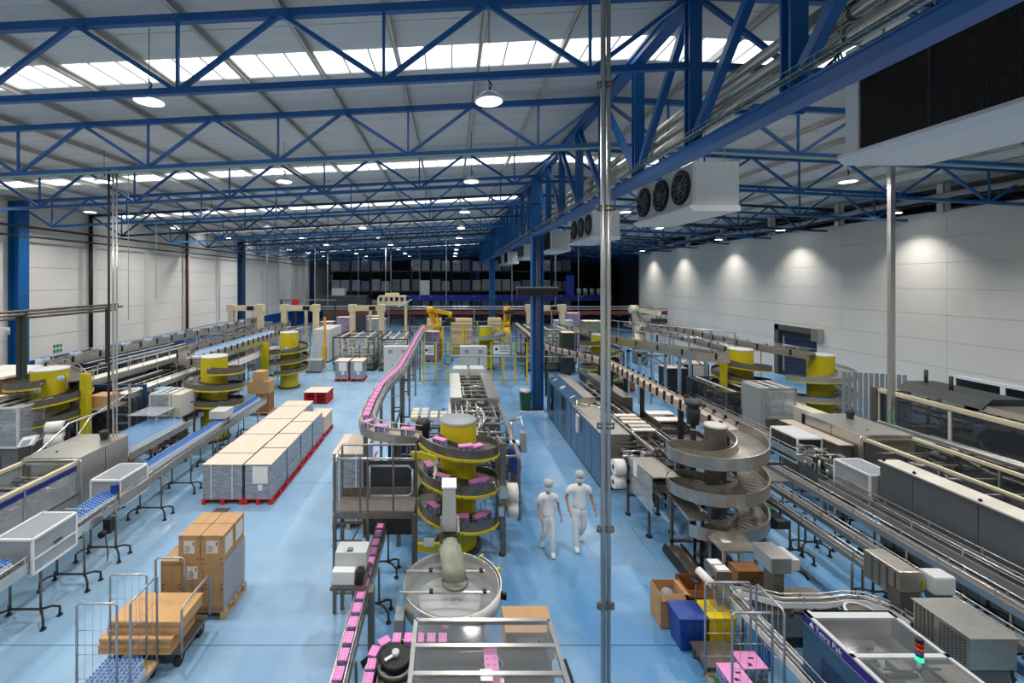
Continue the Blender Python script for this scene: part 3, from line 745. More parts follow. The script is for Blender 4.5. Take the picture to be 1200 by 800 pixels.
# left pipe rack on dark posts
t = thing('pipe_gantry', 'dark overhead pipe gantry standing before the left wall', 'gantry', (-15, 15.3, 0))
part(t, 'post', B().box(-15.15, 15.2, 0, -15.0, 15.35, 5.1), DARK); part(t, 'post', B().box(-15.05, 19, 0, -14.95, 19.1, 5.1), DARK)
part(t, 'cable_conduit', B().box(-14.99, 15.22, 0, -14.85, 15.3, 5.1), mat('dark green conduit', '#2a3a30', .6))
for z, x in ((5.15, -15.1), (5.05, -14.9), (4.9, -15.2)): part(t, 'tube', B().tube((x, 12.5, z), (x, 19.8, z), .05, 8), SSD)
part(t, 'flood_lamp', B().box(-15.6, 15.0, 4.35, -15.35, 15.2, 4.6), WHITE)
# ================================================================ CENTRE AISLE MACHINES
# ---- long belt of pink packs
ZB = 2.62
belt_pts = [(-2.0, 33.8, ZB), (-2.0, 24, ZB), (-2.0, 18.6, ZB), (-2.02, 17.2, ZB), (-2.2, 15.6, ZB), (-2.28, 14.5, ZB), (-2.24, 12.6, ZB), (-2.16, 11.3, ZB), (-2.0, 10.75, ZB), (-1.7, 10.45, ZB), (-1.2, 10.25, ZB), (-.7, 10.12, ZB)]
conveyor('long raised conveyor carrying pink packs down the middle of the hall to the yellow spiral', belt_pts, .36, (), BELTL, SS, .05, .16, .14, gm=PURL)
t = thing('conveyor_support', 'cluster of steel posts holding up the pink pack conveyor', 'support', (-2, 17, 0))
for y in (14.3, 17.0, 17.5, 20, 23.5, 27, 30.5):
    for dx in (-.2, .2): part(t, 'post', B().box(-2.05+dx-.04, y-.04, 0, -2.05+dx+.04, y+.04, 2.44), SSD)
    part(t, 'crossbar', B().box(-2.25, y-.02, 1.1, -1.85, y+.02, 1.16), SSD)
t = thing('support_post', 'dark steel post pair below the conveyor bend by the platform', 'post', (-1.9, 10.6, 0))
part(t, 'post', B().box(-2.1, 10.55, 0, -2.0, 10.65, 2.45), SSD); part(t, 'post', B().box(-1.25, 10.2, 0, -1.15, 10.3, 2.45), SSD)
part(t, 'red_hose', B().tube((-1.9, 9.6, 1.9), (-1.65, 9.9, 2.35), .02, 6), REDP)
PK = [0]; q = fill(belt_pts, .04); L = 0; nxt = .3; i = 0; seq = ['far stretch', 'middle stretch', 'near stretch', 'bend']
prev = q[0]
for p in q[1:]:
    L += (Vector(p)-Vector(prev)).length
    far = p[1] > 17
    if L > nxt and p[1] > 11.0:
        dx, dy = p[0]-prev[0], p[1]-prev[1]
        put_pack('pink', p[0], p[1], ZB, math.atan2(dy, dx)+PI/2*0, 'pink carton pack on the raised belt, '+NUM[PK[0]]+' from the far end', 'packs riding on the raised belt')
        PK[0] += 1; nxt = L+(.36 if not far else .42)
    prev = p
for k, (x, y, rz, lb) in enumerate(((-2.03, 10.72, 1.0, 'pink carton pack at the outer corner of the belt bend'), (-1.62, 10.4, -.15, 'pink carton pack just after the belt bend, above the platform'), (-.98, 10.2, -.1, 'pink carton pack midway between the bend and the spiral'))):
    put_pack('pink', x, y, ZB, rz, lb, 'packs riding on the raised belt')
# ---- yellow spiral in the centre
CX, CY = .2, 10.3
SPC = spiral('large yellow spiral conveyor in the centre, loaded with pink packs', CX, CY, .43, .5, .95, 2.95, .75, .78, 2.4, math.radians(344), edge=YEL, track=SSD, ztopc=None, d=-1)
for k, (a, tr, lb) in enumerate(((-125, 2.1, 'left front of the top turn'), (-78, 2.22, 'front of the top turn'), (-58, 2.27, 'front right of the top turn'), (-160, 1.0, 'left of the middle turn'), (-118, 1.12, 'front left of the middle turn'), (-58, 1.3, 'front right of the middle turn'), (-38, 1.35, 'right of the middle turn'),
                                  (-140, .06, 'left of the bottom turn'), (-85, .2, 'front of the bottom turn'), (-50, .3, 'right of the bottom turn'), (-35, .35, 'far right of the bottom turn'))):
    a_ = math.radians(a); n_ = {2: 0, 1: 1, 0: 2}[int(tr)]
    z = 2.625-.78*((a+160)/360+n_); rr = .73
    put_pack('pink', CX+rr*math.cos(a_), CY+rr*math.sin(a_), z+.004, a_+PI/2, 'pink carton pack on the yellow spiral, '+lb, 'packs on the yellow spiral')
t = SPC
part(t, 'upright', B().box(-.8, 9.22, .62, -.68, 9.3, 2.6), YEL)
part(t, 'sill', B().box(-.8, 9.2, .5, .15, 9.3, .66), YEL)
part(t, 'support_leg', B().box(-.8, 9.22, 0, -.74, 9.28, .62), SSD)
part(t, 'bolted_arm', B().prism([(-.82, 2.5), (-.3, 2.42), (-.3, 2.52), (-.6, 2.62), (-.82, 2.62)], 'y', 9.2, 9.24), YEL)
part(t, 'paper_tag', B().box(-.55, 9.19, .62, -.33, 9.2, .8), WHITE)
t = thing('steel_upright', 'stainless machine frame upright with valves right of the central spiral', 'frame', (1.25, 9.9, 0))
part(t, 'post', B().box(1.15, 9.85, 0, 1.27, 9.97, 2.55), SSD); part(t, 'post', B().box(1.15, 10.9, 0, 1.27, 11.02, 2.3), SSD)
part(t, 'tie_bar', B().beam((1.2, 9.9, 2.5), (1.2, 11, 2.3), .05, .05).beam((.95, 9.35, 1.9), (1.18, 9.9, 1.15), .03, .03), SSL)
part(t, 'valve_block', B().box(1.12, 9.75, 1.35, 1.3, 9.85, 1.6).box(1.1, 9.76, .95, 1.22, 9.85, 1.15), SSL)
part(t, 'foot', B().cyl(1.2, 9.91, 0, .03, .08, 10), BLACK)
for z, r_ in ((1.18, .17), (.8, .15)):
    t = thing('film_roll', ('upper' if z > 1 else 'lower')+' white film roll on the right side of the central spiral frame', 'film roll', (1.5, 10.4, z), 'film rolls right of the central spiral')
    part(t, 'roll', B().tube((1.36, 10.4, z), (1.62, 10.4, z), r_+.04, 24), OFFW); part(t, 'core', B().tube((1.27, 10.4, z), (1.64, 10.4, z), .05, 12), CARDD)
# ---- twin box machine behind the spiral
def twin(label, x0, x1, y0, y1, z1, seed, bw=.42):
    t = thing('packaging_machine', label, 'machine', ((x0+x1)/2, (y0+y1)/2, 0), 'long twin-sided packaging machines')
    for nm, a, c in (('side_cabinet', x0, x0+bw), ('side_cabinet', x1-bw, x1)):
        cb = part(t, nm, B().box(a, y0, z1-.62, c, y1, z1), SS, bevel=.008)
        n = 3
        for k in range(n):
            ya, yb = y0+(y1-y0)*k/n, y0+(y1-y0)*(k+1)/n
            part(cb, 'lid', B().box(a-.006, ya+.01, z1, c+.006, yb-.01, z1+.012), SSL)
        for y in (y0+.06, (y0+y1)/2, y1-.1): part(t, 'leg', B().box(a+.04, y, 0, a+.12, y+.08, z1-.62).box(c-.12, y, 0, c-.04, y+.08, z1-.62), SSD)
    part(t, 'table', B().box(x0+bw, y0-.3, 1.0, x1-bw, y1, 1.06), SSD)
    for k in range(7):
        y = y0+(y1-y0)*(k+.5)/7; part(t, 'cross_rail', B().box(x0+bw, y-.03, z1-.18, x1-bw, y+.03, z1-.12), SSL)
    clutter(t, x0+bw+.03, y0-.25, x1-bw-.03, y1-.1, 1.08, z1-.1, 130, seed)
    return t
tm = twin('long stainless machine with two side boxes behind the central yellow spiral', 0.02, 1.84, 16.1, 20.3, 1.9, 5)
for i, x in enumerate((.15, .95)):
    solo('white_cover', B().prism([(x, 1.72), (x+.72, 1.72), (x+.72, 2.0), (x+.68, 2.06), (x+.04, 2.06), (x, 2.0)], 'y', 20.6, 21.4), LGREY, ('left' if i == 0 else 'right')+' white cover at the far end of the central twin machine', 'cover', (x+.36, 21, 1.72), 'white covers', bevel=.03)
solo('cover_stand', B().box(.1, 20.5, 0, 1.75, 21.5, 1.72), SSD, 'grey stand below the two white covers', 'stand', (.9, 21, 0))
t = INF = thing('infeed_frame', 'open mechanism frame full of rods between the twin machine and the spiral', 'machine', (.95, 13.6, 0))
for x in (-.05, 1.75):
    part(t, 'long_rail', B().box(x, 11.3, 1.62, x+.1, 16.05, 1.72), SSL); part(t, 'lower_rail', B().box(x, 11.3, .6, x+.08, 16.05, .68), SSD)
    for y in (11.3, 13.6, 15.9): part(t, 'leg', B().box(x+.01, y, 0, x+.09, y+.09, 1.62), SSD)
for k in range(7): part(t, 'cross_tube', B().tube((0, 11.5+.65*k, 1.6-.05*(k % 2)), (1.8, 11.5+.65*k, 1.6-.05*(k % 2)), .03, 8), SSL)
r = random.Random(11)
for k in range(12):
    x, y = .45+.1*(k % 9)+r.uniform(-.05, .05), 12.2+.3*k
    part(t, 'white_lever', B().path([(x, y, 1.5), (x+r.uniform(-.3, .3), y+.3, 1.85), (x+r.uniform(-.3, .3), y+.7, 1.7)], .035, 6), SSL)
clutter(t, .1, 11.5, 1.7, 15.9, .9, 1.75, 150, 21)
t = INF
part(t, 'arm', B().tube((1.85, 13.0, 2.05), (2.05, 12.6, 2.28), .035, 8).tube((2.05, 12.6, 2.28), (2.1, 12.3, 2.05), .03, 8).tube((1.85, 13.0, 1.6), (1.85, 13.0, 2.05), .035, 8), SSL)
part(t, 'control_box', B().box(1.98, 12.1, 1.45, 2.14, 12.3, 2.0), MGREY, bevel=.01)
t = thing('blue_drum', 'blue drum-shaped motor unit standing at the right of the central machine', 'motor', (1.75, 12.0, 0))
part(t, 'drum', B().lathe(1.82, 12.2, [(0, .9), (.17, .9), (.19, 1.0), (.16, 1.3), (.18, 1.55), (.1, 1.66), (0, 1.66)], 16), BLUEP); part(t, 'white_lid', B().box(1.7, 12.1, 1.66, 1.95, 12.35, 1.72), WHITE); part(t, 'stand', B().box(1.7, 12.1, 0, 1.95, 12.3, .9), SSD)
# ---- carton feed between pink belt and machine
t = thing('case_feeder', 'dark case feeder crowded with cartons left of the central machine', 'machine', (-.9, 13, 0))
for x in (-1.6, -.2):
    for y in (11.6, 13, 14.4): part(t, 'post', B().box(x-.04, y-.04, 0, x+.04, y+.04, 2.0), DARK)
for z in (1.2, 1.95):
    for x in (-1.6, -.2): part(t, 'rail', B().box(x-.03, 11.6, z, x+.03, 14.4, z+.05), DARK)
    part(t, 'rail', B().box(-1.6, 11.58, z, -.2, 11.62, z+.05), SSD)
part(t, 'motor', B().lathe(-.72, 11.7, [(0, 1.9), (.16, 1.92), (.17, 2.2), (.2, 2.24), (.2, 2.42), (.16, 2.5), (0, 2.5)], 12), BLACK)
clutter(t, -1.5, 11.7, -.3, 14.3, .9, 1.9, 90, 31, (SSL, BLACK, DARK))
g = 'flat cartons in the case feeder'
for k in range(16):
    x = -1.45+.085*(k % 8); y = 12.0+.5*(k//8)+.05*(k % 3)
    o = solo('carton_blank', B().cbox(x, y, 1.62+.02*(k % 3), .03, .34, .36, .2), PINKS, 'printed carton blank in the case feeder, '+('front' if k < 8 else 'rear')+' row, '+NUM[k%8]+' from left', 'carton blank', (x, y, 1.45), g)
for k in range(10):
    x = -1.2+.3*(k % 4); y = 13.3+.35*(k//4)
    solo('small_case', B().box(x, y, 1.96, x+.22, y+.28, 2.06), PURL if k % 2 else CARDP, 'small pale carton on top of the dark case feeder, '+NUM[k]+' counted from the front left', 'carton', (x, y, 1.96), 'cartons on the case feeder')
load('pale-topped pallet load behind the platform, its packs showing through', -2.95, 10.9, -2.15, 12.3, .145, 1.9, group='pallet loads near the platform', layers=6, wm=WRAP)
pallet('pallet', 'pallet under the load behind the platform', -2.95, 10.9, -2.15, 12.3, WOOD)
# ---- operator platform
t = thing('platform', 'raised steel work platform with railings, left of the yellow spiral', 'platform', (-1.4, 8.45, 0))
X0, X1, Ya, Yb, ZP = -2.16, -.68, 8.17, 8.75, 1.9
part(t, 'deck', B().box(X0, Ya, ZP-.05, X1, Yb, ZP), BELT); part(t, 'kick_plate', B().box(X0, Yb, ZP, X1, Yb+.02, ZP+.18), SSD)
part(t, 'deck_beam', B().box(X0, Ya-.02, ZP-.12, X1, Ya+.02, ZP-.0), SSD)
for x, y in ((X0, Ya), (X0+.12, Ya+.1), (X1, Ya), (X0, Yb), (X1, Yb), (X0+.62, Ya)): part(t, 'leg', B().box(x-.03, y-.03, 0, x+.03, y+.03, ZP-.05), SSD)
for x, y in ((X0, Ya), (X0, Yb), (X0+.62, Ya), (X0+.48, Ya), (X1, Yb), (X0+1.1, Ya)): part(t, 'railing_post', B().box(x-.018, y-.018, ZP, x+.018, y+.018, ZP+1.02), SSD)
part(t, 'handrail', B().path([(X0, Ya, ZP+.8), (X0, Ya+.2, ZP+1.02), (X0, Yb, ZP+1.04), (X1, Yb, ZP+1.04)], .022, 6).tube((X0+.05, Ya, ZP+1.0), (X1, Ya, ZP+1.0), .02, 6), SSL)
part(t, 'swing_gate', B().path([(X0+.66, Ya, ZP+.86), (X1-.1, Ya, ZP+.86), (X1-.02, Ya, ZP+.78)], .02, 6).path([(X0+.66, Ya, ZP+.3), (X1-.1, Ya, ZP+.3), (X1-.02, Ya, ZP+.36), (X1-.02, Ya, ZP+.8)], .02, 6).tube((X0+.66, Ya, ZP+.3), (X0+.66, Ya, ZP+.86), .02, 6), GALV)
for k in range(5): part(t, 'ladder_rung', B().box(X0, Ya, .35+.33*k, X0+.5, Ya+.03, .38+.33*k), SSD)
part(t, 'brace', B().beam((X0+.1, Ya+.3, .9), (X0+.6, Ya+.3, 1.8), .03, .03), SSD)
part(t, 'guard_panel', B().box(X0+.35, Yb+.4, .9, X1, Yb+.42, ZP+.55), NET)
# ---- cap sorter turntable with chute
t = thing('rotary_sorter', 'large round sorting drum with clear lid in front of the yellow spiral', 'machine', (.03, 7.15, 0))
cx, cy = .03, 7.15
part(t, 'base', B().lathe(cx, cy, [(.45, 0), (.45, .7), (.7, .95), (.77, 1.0)], 32), SSD)
part(t, 'drum_wall', B().lathe(cx, cy, [(.77, .95), (.79, 1.25), (.79, 1.3), (.76, 1.3), (.74, 1.0)], 48), SSL)
part(t, 'drum_floor', B().cyl(cx, cy, .98, 1.0, .75, 40), MGREY)
part(t, 'disc', B().lathe(cx-.03, cy-.05, [(.5, 1.02), (.5, 1.08), (.0, 1.14)], 40), LGREY)
part(t, 'clear_lid', B().cyl(cx, cy, 1.31, 1.322, .77, 40), CLEAR)
part(t, 'lid_bar', B().box(cx-.76, cy+.18, 1.322, cx+.56, cy+.22, 1.345), SSL); part(t, 'lid_bar', B().box(cx-.82, cy-.32, 1.322, cx+.6, cy-.28, 1.345), SSL)
for x, y in ((-.35, .2), (.5, .2), (-.32, -.3), (.52, -.3)): part(t, 'hinge', B().box(cx+x-.03, cy+y-.04, 1.34, cx+x+.03, cy+y+.04, 1.37), BLACK)
part(t, 'rim_band', B().lathe(cx, cy, [(.8, 1.1), (.82, 1.1), (.82, 1.33), (.8, 1.33)], 24, -1.2, .9), OFFW)
for a in (.9, .4, -.3): part(t, 'clamp', B().cbox(cx+.86*math.cos(a), cy+.86*math.sin(a), 1.25, .1, .05, .1, a), YEL if a > 0 else BLACK)
part(t, 'side_box', B().box(cx-.88, cy-.5, .3, cx-.74, cy-.2, 1.05), MGREY)
t = thing('cap_elevator', 'tall enamel chute dropping into a cloth sleeve over the sorting drum', 'chute', (0, 7.7, 1.0))
part(t, 'post', B().box(-.12, 7.95, 0, .12, 8.1, 1.7), SSD)
part(t, 'chute_body', B().prism([(-.14, 1.85), (.12, 1.85), (.1, 2.62), (-.12, 2.62)], 'y', 7.62, 7.95), LGREY)
part(t, 'chute_lid', B().box(-.14, 7.6, 2.6, .12, 7.97, 2.63), WHITE)
part(t, 'outlet_frame', B().box(-.17, 7.42, 1.5, -.13, 7.95, 1.95).box(.13, 7.42, 1.5, .17, 7.95, 1.95), SSD)
part(t, 'outlet_tray', B().box(-.13, 7.4, 1.6, .13, 7.62, 1.64).box(-.13, 7.4, 1.75, .13, 7.43, 1.78), DARK)
part(t, 'cloth_sleeve', B().path([(.0, 7.5, 1.66), (.03, 7.3, 1.62), (.07, 7.14, 1.5), (.08, 7.08, 1.36)], .19, 14), mat('grey green cloth sleeve', '#a3a693', .85, bump=.6, scale=6, noise=.25))
part(t, 'sleeve_hoop', B().lathe(.085, 7.06, [(.2, 1.34), (.215, 1.34), (.215, 1.38), (.2, 1.38)], 20), SSD)
for sx in (-1, 1): part(t, 'knob', B().box(sx*.42-.05, 8.0, 1.0, sx*.42+.05, 8.1, 1.1).cyl(sx*.42, 8.02, .7, 1.0, .07, 10), YEL if sx < 0 else LGREY)
# ---- glazed machine at the bottom edge
t = thing('glazed_filler', 'glass-roofed machine cut by the bottom edge in the centre', 'machine', (.4, 4.4, 0))
gx0, gx1, gy0, gy1 = -.42, 1.24, 3.3, 5.42
part(t, 'body', B().box(gx0+.06, gy0, 0, gx1-.06, gy1-.06, 1.74), DARK)
guard(t, gx0, gy0, gx1, gy1, 1.25, 2.0, SSL, CLEAR, .05, nx=2, ny=1, top=False)
for y in (gy1-.36, gy1-.72, gy1-1.1): part(t, 'roof_bar', B().box(gx0, y-.025, 1.98, gx1, y+.025, 2.01), SSL)
for a, c in ((gy1-.02, gy1-.34), (gy1-.38, gy1-.7), (gy1-.74, gy1-1.08), (gy1-1.12, gy0)): part(t, 'roof_pane', B().box(gx0+.03, c, 1.985, gx1-.03, a, 1.993), CLEAR)
part(t, 'inner_shelf', B().box(gx0+.2, gy0, 1.74, gx1-.2, gy1-.3, 1.76), BLACK)
part(t, 'inner_rail', B().box(.56, 3.4, 1.8, .6, 4.9, 1.84), SSL); part(t, 'hose', B().path([(.1, 5.2, 1.8), (.5, 5.15, 1.86), (.62, 5.0, 1.84), (.5, 4.88, 1.8), (.38, 5.0, 1.84)], .012, 5), GALV)
part(t, 'warning_label', B().box(.33, 4.62, 1.995, .46, 4.76, 1.998), WHITE)
part(t, 'side_handle', B().path([(1.32, 5.0, 1.9), (1.36, 4.9, 1.8), (1.36, 4.3, 1.8)], .02, 6), BLACK)
for k in range(3): put_pack('pink', .47, 4.2+.36*k, 1.77, 1.57, 'pink carton pack inside the glass-roofed machine, '+('nearest the bottom edge', 'in the middle', 'farthest in')[k], 'packs inside the glazed machine')
carton('flat-lidded carton by the glazed machine, right of the sorting drum', .72, 5.62, 1.36, 6.08, 1.35, 1.7, CARD, 'cartons by the glazed machine', True)
solo('carton_stand', B().box(.75, 5.65, 0, 1.33, 6.05, 1.35), SSD, 'steel stand beneath the carton right of the sorting drum', 'stand', (1.05, 6, 0))
# ---- narrow conveyor with packs at left of the sorter and its scanner box
conveyor('narrow conveyor of small pink packs running under the platform to the bottom edge', [(-1.42, 10.0, 1.0), (-1.45, 8, 1.0), (-1.45, 6.4, 1.0), (-1.42, 4.6, 1.0)], .17, [(-1.43, 9.3, 1), (-1.43, 8.1, 1), (-1.43, 6.1, 1)], DARK, SS, .04, .1, .1)
for k in range(17):
    y = 5.1+.285*k
    put_pack('pink', -1.45, y, 1.0, 1.57, 'small pink pack on the narrow conveyor, '+NUM[k]+' from the bottom edge', 'packs on the narrow conveyor').scale = (.62, .8, .8)
t = thing('scanner_box', 'white enamel inspection box straddling the narrow pack conveyor', 'inspection unit', (-1.6, 7.0, 1))
part(t, 'hood', B().prism([(7.35, 1.35), (7.75, 1.35), (7.75, 1.6), (7.4, 1.62)], 'x', -1.95, -1.42), LGREY, bevel=.01)
part(t, 'lower_case', B().box(-1.95, 7.2, 1.2, -1.58, 7.35, 1.42), WHITE, bevel=.01); part(t, 'black_port', B().box(-1.54, 7.2, 1.2, -1.44, 7.35, 1.42), BLACK); part(t, 'latch', B().box(-1.75, 7.42, 1.61, -1.66, 7.5, 1.65), SSD)
part(t, 'stand', B().box(-1.66, 7.4, 0, -1.6, 7.5, 1.2).box(-1.3, 6.9, .3, -1.22, 7.1, 1.3), SSD); part(t, 'base_tray', B().box(-1.97, 7.15, 1.14, -1.4, 7.8, 1.2), SSD)
t = thing('star_wheel', 'black star wheel turning pink packs into the glazed machine', 'machine', (-.72, 5.65, 0))
part(t, 'wheel', B().cyl(-.74, 5.95, 1.02, 1.12, .2, 24), BLACK); part(t, 'rim', B().lathe(-.74, 5.95, [(.24, .98), (.27, .98), (.27, 1.05), (.24, 1.05)], 24), SSD); part(t, 'hub', B().cyl(-.74, 5.95, 1.12, 1.18, .05, 12), LGREY)
part(t, 'pedestal', B().cyl(-.74, 5.95, 0, 1.0, .08, 12), SSD); part(t, 'track', B().lathe(-.74, 5.95, [(.24, .97), (.4, .97), (.4, .94), (.24, .94)], 24), BELT)
part(t, 'spoke', B().beam((-.87, 5.85, 1.14), (-.74, 5.95, 1.14), .04, .02), WHITE)
for k in range(11):
    if k < 4: x, y, rz = -1.05, 5.2+.21*k, 1.57
    elif k < 6: a = math.radians(165-38*(k-4)); x, y = -.74+.32*math.cos(a), 5.95+.32*math.sin(a); rz = a+PI/2
    else: x, y, rz = -.76+.165*(k-6), 6.26, 1.57
    put_pack('pink', x, y, .98, rz, 'small pink pack at the black star wheel, '+NUM[k]+' from the bottom edge', 'packs at the star wheel').scale = (.5, .75, .8)
conveyor('short infeed track behind the star wheel', [(-1.05, 4.6, .97), (-1.05, 5.9, .97), (-.96, 6.15, .97), (-.76, 6.26, .97), (-.0, 6.26, .97)], .17, (), BELT, SS, .03, .08, 0)
t = thing('drive_motor', 'black geared motor and valves beside the narrow conveyor', 'motor', (-1.15, 6.3, .6))
part(t, 'body', B().tube((-1.25, 6.2, .75), (-1.0, 6.35, .85), .06, 10).box(-1.2, 6.1, .6, -1.05, 6.25, .75), BLACK); part(t, 'stand', B().box(-1.14, 6.15, 0, -1.1, 6.19, .6), SSD)
# ---- people
def person(name, label, x, y, h, face, pose, woman=False):
    """one continuous skinned body: feet on the floor at (x,y); pose gives joint offsets; clothes follow the body"""
    t = thing(name, label, 'person', (x, y, 0))
    k = h/1.75; sw = .19 if not woman else .165
    J = {'pelvis': (0, 0, .95), 'spine': (0, .0, 1.12), 'chest': (0, -.01, 1.3), 'neck': (0, -.01, 1.475), 'headb': (0, -.03, 1.54), 'head': (0, -.045, 1.64),
         'shL': (-sw, 0, 1.41), 'shR': (sw, 0, 1.41), 'hipL': (-.09, 0, .9), 'hipR': (.09, 0, .9)}
    J.update(pose)
    E = [('pelvis', 'spine'), ('spine', 'chest'), ('chest', 'neck'), ('neck', 'headb'), ('headb', 'head'), ('chest', 'shL'), ('chest', 'shR'), ('shL', 'elL'), ('elL', 'wrL'), ('shR', 'elR'), ('elR', 'wrR'),
         ('pelvis', 'hipL'), ('pelvis', 'hipR'), ('hipL', 'knL'), ('knL', 'anL'), ('hipR', 'knR'), ('knR', 'anR'), ('wrL', 'paL'), ('wrR', 'paR')]
    for s_ in 'LR':
        wv, ev = Vector(J['wr'+s_]), Vector(J['el'+s_]); J['pa'+s_] = tuple(wv+(wv-ev).normalized()*.07)
    R = {'pelvis': (.15, .115), 'spine': (.14, .105), 'chest': (.155, .115), 'neck': .05, 'headb': .062, 'head': .085, 'sh': .062, 'el': .043, 'wr': .03, 'pa': .035, 'hip': .1, 'kn': .064, 'an': .042}
    if woman: R.update({'spine': (.12, .095), 'chest': (.135, .105), 'pelvis': (.155, .12), 'sh': .052, 'el': .037, 'wr': .026})
    def skin(nm, joints, edges, m, scale=1.0, root=None, sub=1, lb=None):
        idx = {j: i for i, j in enumerate(joints)}
        me = bpy.data.meshes.new(nm); me.from_pydata([tuple(c*k for c in J[j]) for j in joints], [(idx[a], idx[b_]) for a, b_ in edges], [])
        o = bpy.data.objects.new(nm, me); C.objects.link(o); o.parent = t
        sk = o.modifiers.new('skin', 'SKIN'); sk.use_smooth_shade = True
        for i, j in enumerate(joints):
            r_ = R.get(j, R.get(j[:-1])); r_ = r_ if isinstance(r_, tuple) else (r_, r_)
            v = me.skin_vertices[0].data[i]; v.radius = (r_[0]*scale*k, r_[1]*scale*k); v.use_root = (j == (root or joints[0]))
        sb = o.modifiers.new('sub', 'SUBSURF'); sb.levels = sb.render_levels = sub
        me.materials.append(m); 
        if lb: o['label'] = lb
        return o
    skinm = bpy.data.materials.get('skin') or mat('skin', '#b98466', .55)
    cloth = bpy.data.materials.get('white workwear') or mat('white workwear', '#e6e6e6', .8, bump=.35, scale=9)
    R0 = dict(R); R.update({'pelvis': (.1, .08), 'spine': (.09, .07), 'chest': (.1, .07), 'hip': .07, 'sh': .04})
    body = skin('body', list(J), E, skinm, 1.0, 'pelvis', 2); R.update(R0)
    J['hem'] = (0, 0, .84); J['belly'] = (0, 0, .98); J['shoulder'] = (0, 0, 1.4); R['hem'] = (.165, .13); R['belly'] = (.16, .125); R['shoulder'] = (.15, .1)
    for s_ in 'LR':                                   # sleeves end above the elbow
        a, b_ = Vector(J['sh'+s_]), Vector(J['el'+s_]); J['sl'+s_] = tuple(a.lerp(b_, .78))
    R['sl'] = .056; 
    R['sh'] = .07; R['sl'] = .066
    skin('shirt', ['hem', 'belly', 'spine', 'chest', 'shoulder', 'shL', 'shR', 'slL', 'slR'], [('hem', 'belly'), ('belly', 'spine'), ('spine', 'chest'), ('chest', 'shoulder'), ('shoulder', 'shL'), ('shoulder', 'shR'), ('shL', 'slL'), ('shR', 'slR')], cloth, 1.12, 'hem', 1)
    for s_ in 'LR':
        a, b_ = Vector(J['hip'+s_]), Vector(J['kn'+s_]); J['th'+s_] = tuple(a.lerp(b_, .25)); J['cu'+s_] = tuple(Vector(J['an'+s_])+Vector((0, 0, -.03)))
    R.update({'kn': .075, 'cu': .062, 'th': .09}); J['waist'] = (0, 0, 1.0); R['waist'] = (.14, .11); J['crotch'] = (0, 0, .86); R['crotch'] = (.15, .115)
    skin('trousers', ['waist', 'crotch', 'thL', 'thR', 'knL', 'knR', 'cuL', 'cuR'], [('waist', 'crotch'), ('crotch', 'thL'), ('crotch', 'thR'), ('thL', 'knL'), ('thR', 'knR'), ('knL', 'cuL'), ('knR', 'cuR')], cloth, 1.08, 'waist', 1)
    l = t.location
    for s_ in 'LR':
        a = Vector(J['an'+s_])*k+l; up = max(0, a.z-.095); f = B()
        prof = [(-.12, .0), (.1, .0), (.13, .03), (.12, .07), (.03, .12), (-.06, .13), (-.12, .09)]
        tilt = -.5 if up > .03 else 0
        pr = [(a.y-u*math.cos(tilt), up*.8+w_+(u*math.sin(tilt) if u > 0 else -u*.0)) for u, w_ in prof]
        f.prism(pr, 'x', a.x-.047, a.x+.047); sh = part(t, 'shoe', f, WHITE, bevel=.012)
        # hand: palm is part of the body, five fingers
        pa = Vector(J['pa'+s_])*k+l; d_ = (Vector(J['wr'+s_])-Vector(J['el'+s_])).normalized(); side = 1 if s_ == 'R' else -1
        ff = B()
        for i in range(4):
            o_ = pa+Vector((0, -.026+.017*i, 0))+d_*.02; L_ = (.07, .078, .074, .06)[i]
            ff.path([o_, o_+d_*L_*.5, o_+d_*L_*.8+Vector((-side*.012, 0, 0)), o_+d_*L_+Vector((-side*.028, 0, 0))], .0085, 6)
        o_ = pa+Vector((0, -.03, .02)); ff.path([o_, o_+d_*.03+Vector((-side*.008, -.018, 0)), o_+d_*.055+Vector((-side*.014, -.022, 0))], .0095, 6)
        part(t, 'fingers', ff, skinm)
    hd = Vector(J['head'])*k+l
    # face: mask over nose and mouth, eyes, nose bridge, ears; hair net
    fx = -.03*face
    mk = B().lathe(0, 0, [(.0, 0)], 3) if False else B()
    v = []; n = 9
    for j, z in enumerate((-.105, -.07, -.03, .004)):
        for i in range(n):
            a = math.radians(-90+(-70+140*i/(n-1))); rr = (.072, .098, .104, .1)[j]
            v.append((hd.x+rr*.86*math.cos(a), hd.y+rr*1.05*math.sin(a), hd.z+z))
    mk._add(v, [(j*n+i, j*n+i+1, (j+1)*n+i+1, (j+1)*n+i) for j in range(3) for i in range(n-1)], True)
    part(t, 'face_mask', mk, mat('pale surgical mask', '#cfe0e6', .7) if 'pale surgical mask' not in bpy.data.materials else bpy.data.materials['pale surgical mask'])
    ey = B()
    for sx in (-1, 1): ey.lathe(hd.x+sx*.03, hd.y-.088, [(0, hd.z+.012), (.011, hd.z+.018), (.011, hd.z+.026), (0, hd.z+.031)], 8)
    part(t, 'eyes', ey, BLACK)
    part(t, 'nose', B().beam((hd.x, hd.y-.092, hd.z+.03), (hd.x, hd.y-.11, hd.z-.005), .018, .016), skinm)
    er = B()
    for sx in (-1, 1): er.box(hd.x+sx*.084-.008, hd.y-.015, hd.z-.025, hd.x+sx*.084+.008, hd.y+.02, hd.z+.035)
    part(t, 'ears', er, skinm, bevel=.006)
    hm = mat('hair under net', '#5a4334' if woman else '#b9b2aa', .7) if woman or 'hair under net' not in bpy.data.materials else bpy.data.materials['hair under net']
    hr = B().lathe(hd.x, hd.y+.012, [(.098, hd.z+.03), (.102, hd.z+.06), (.09, hd.z+.1), (.055, hd.z+.128), (0, hd.z+.135)], 18)
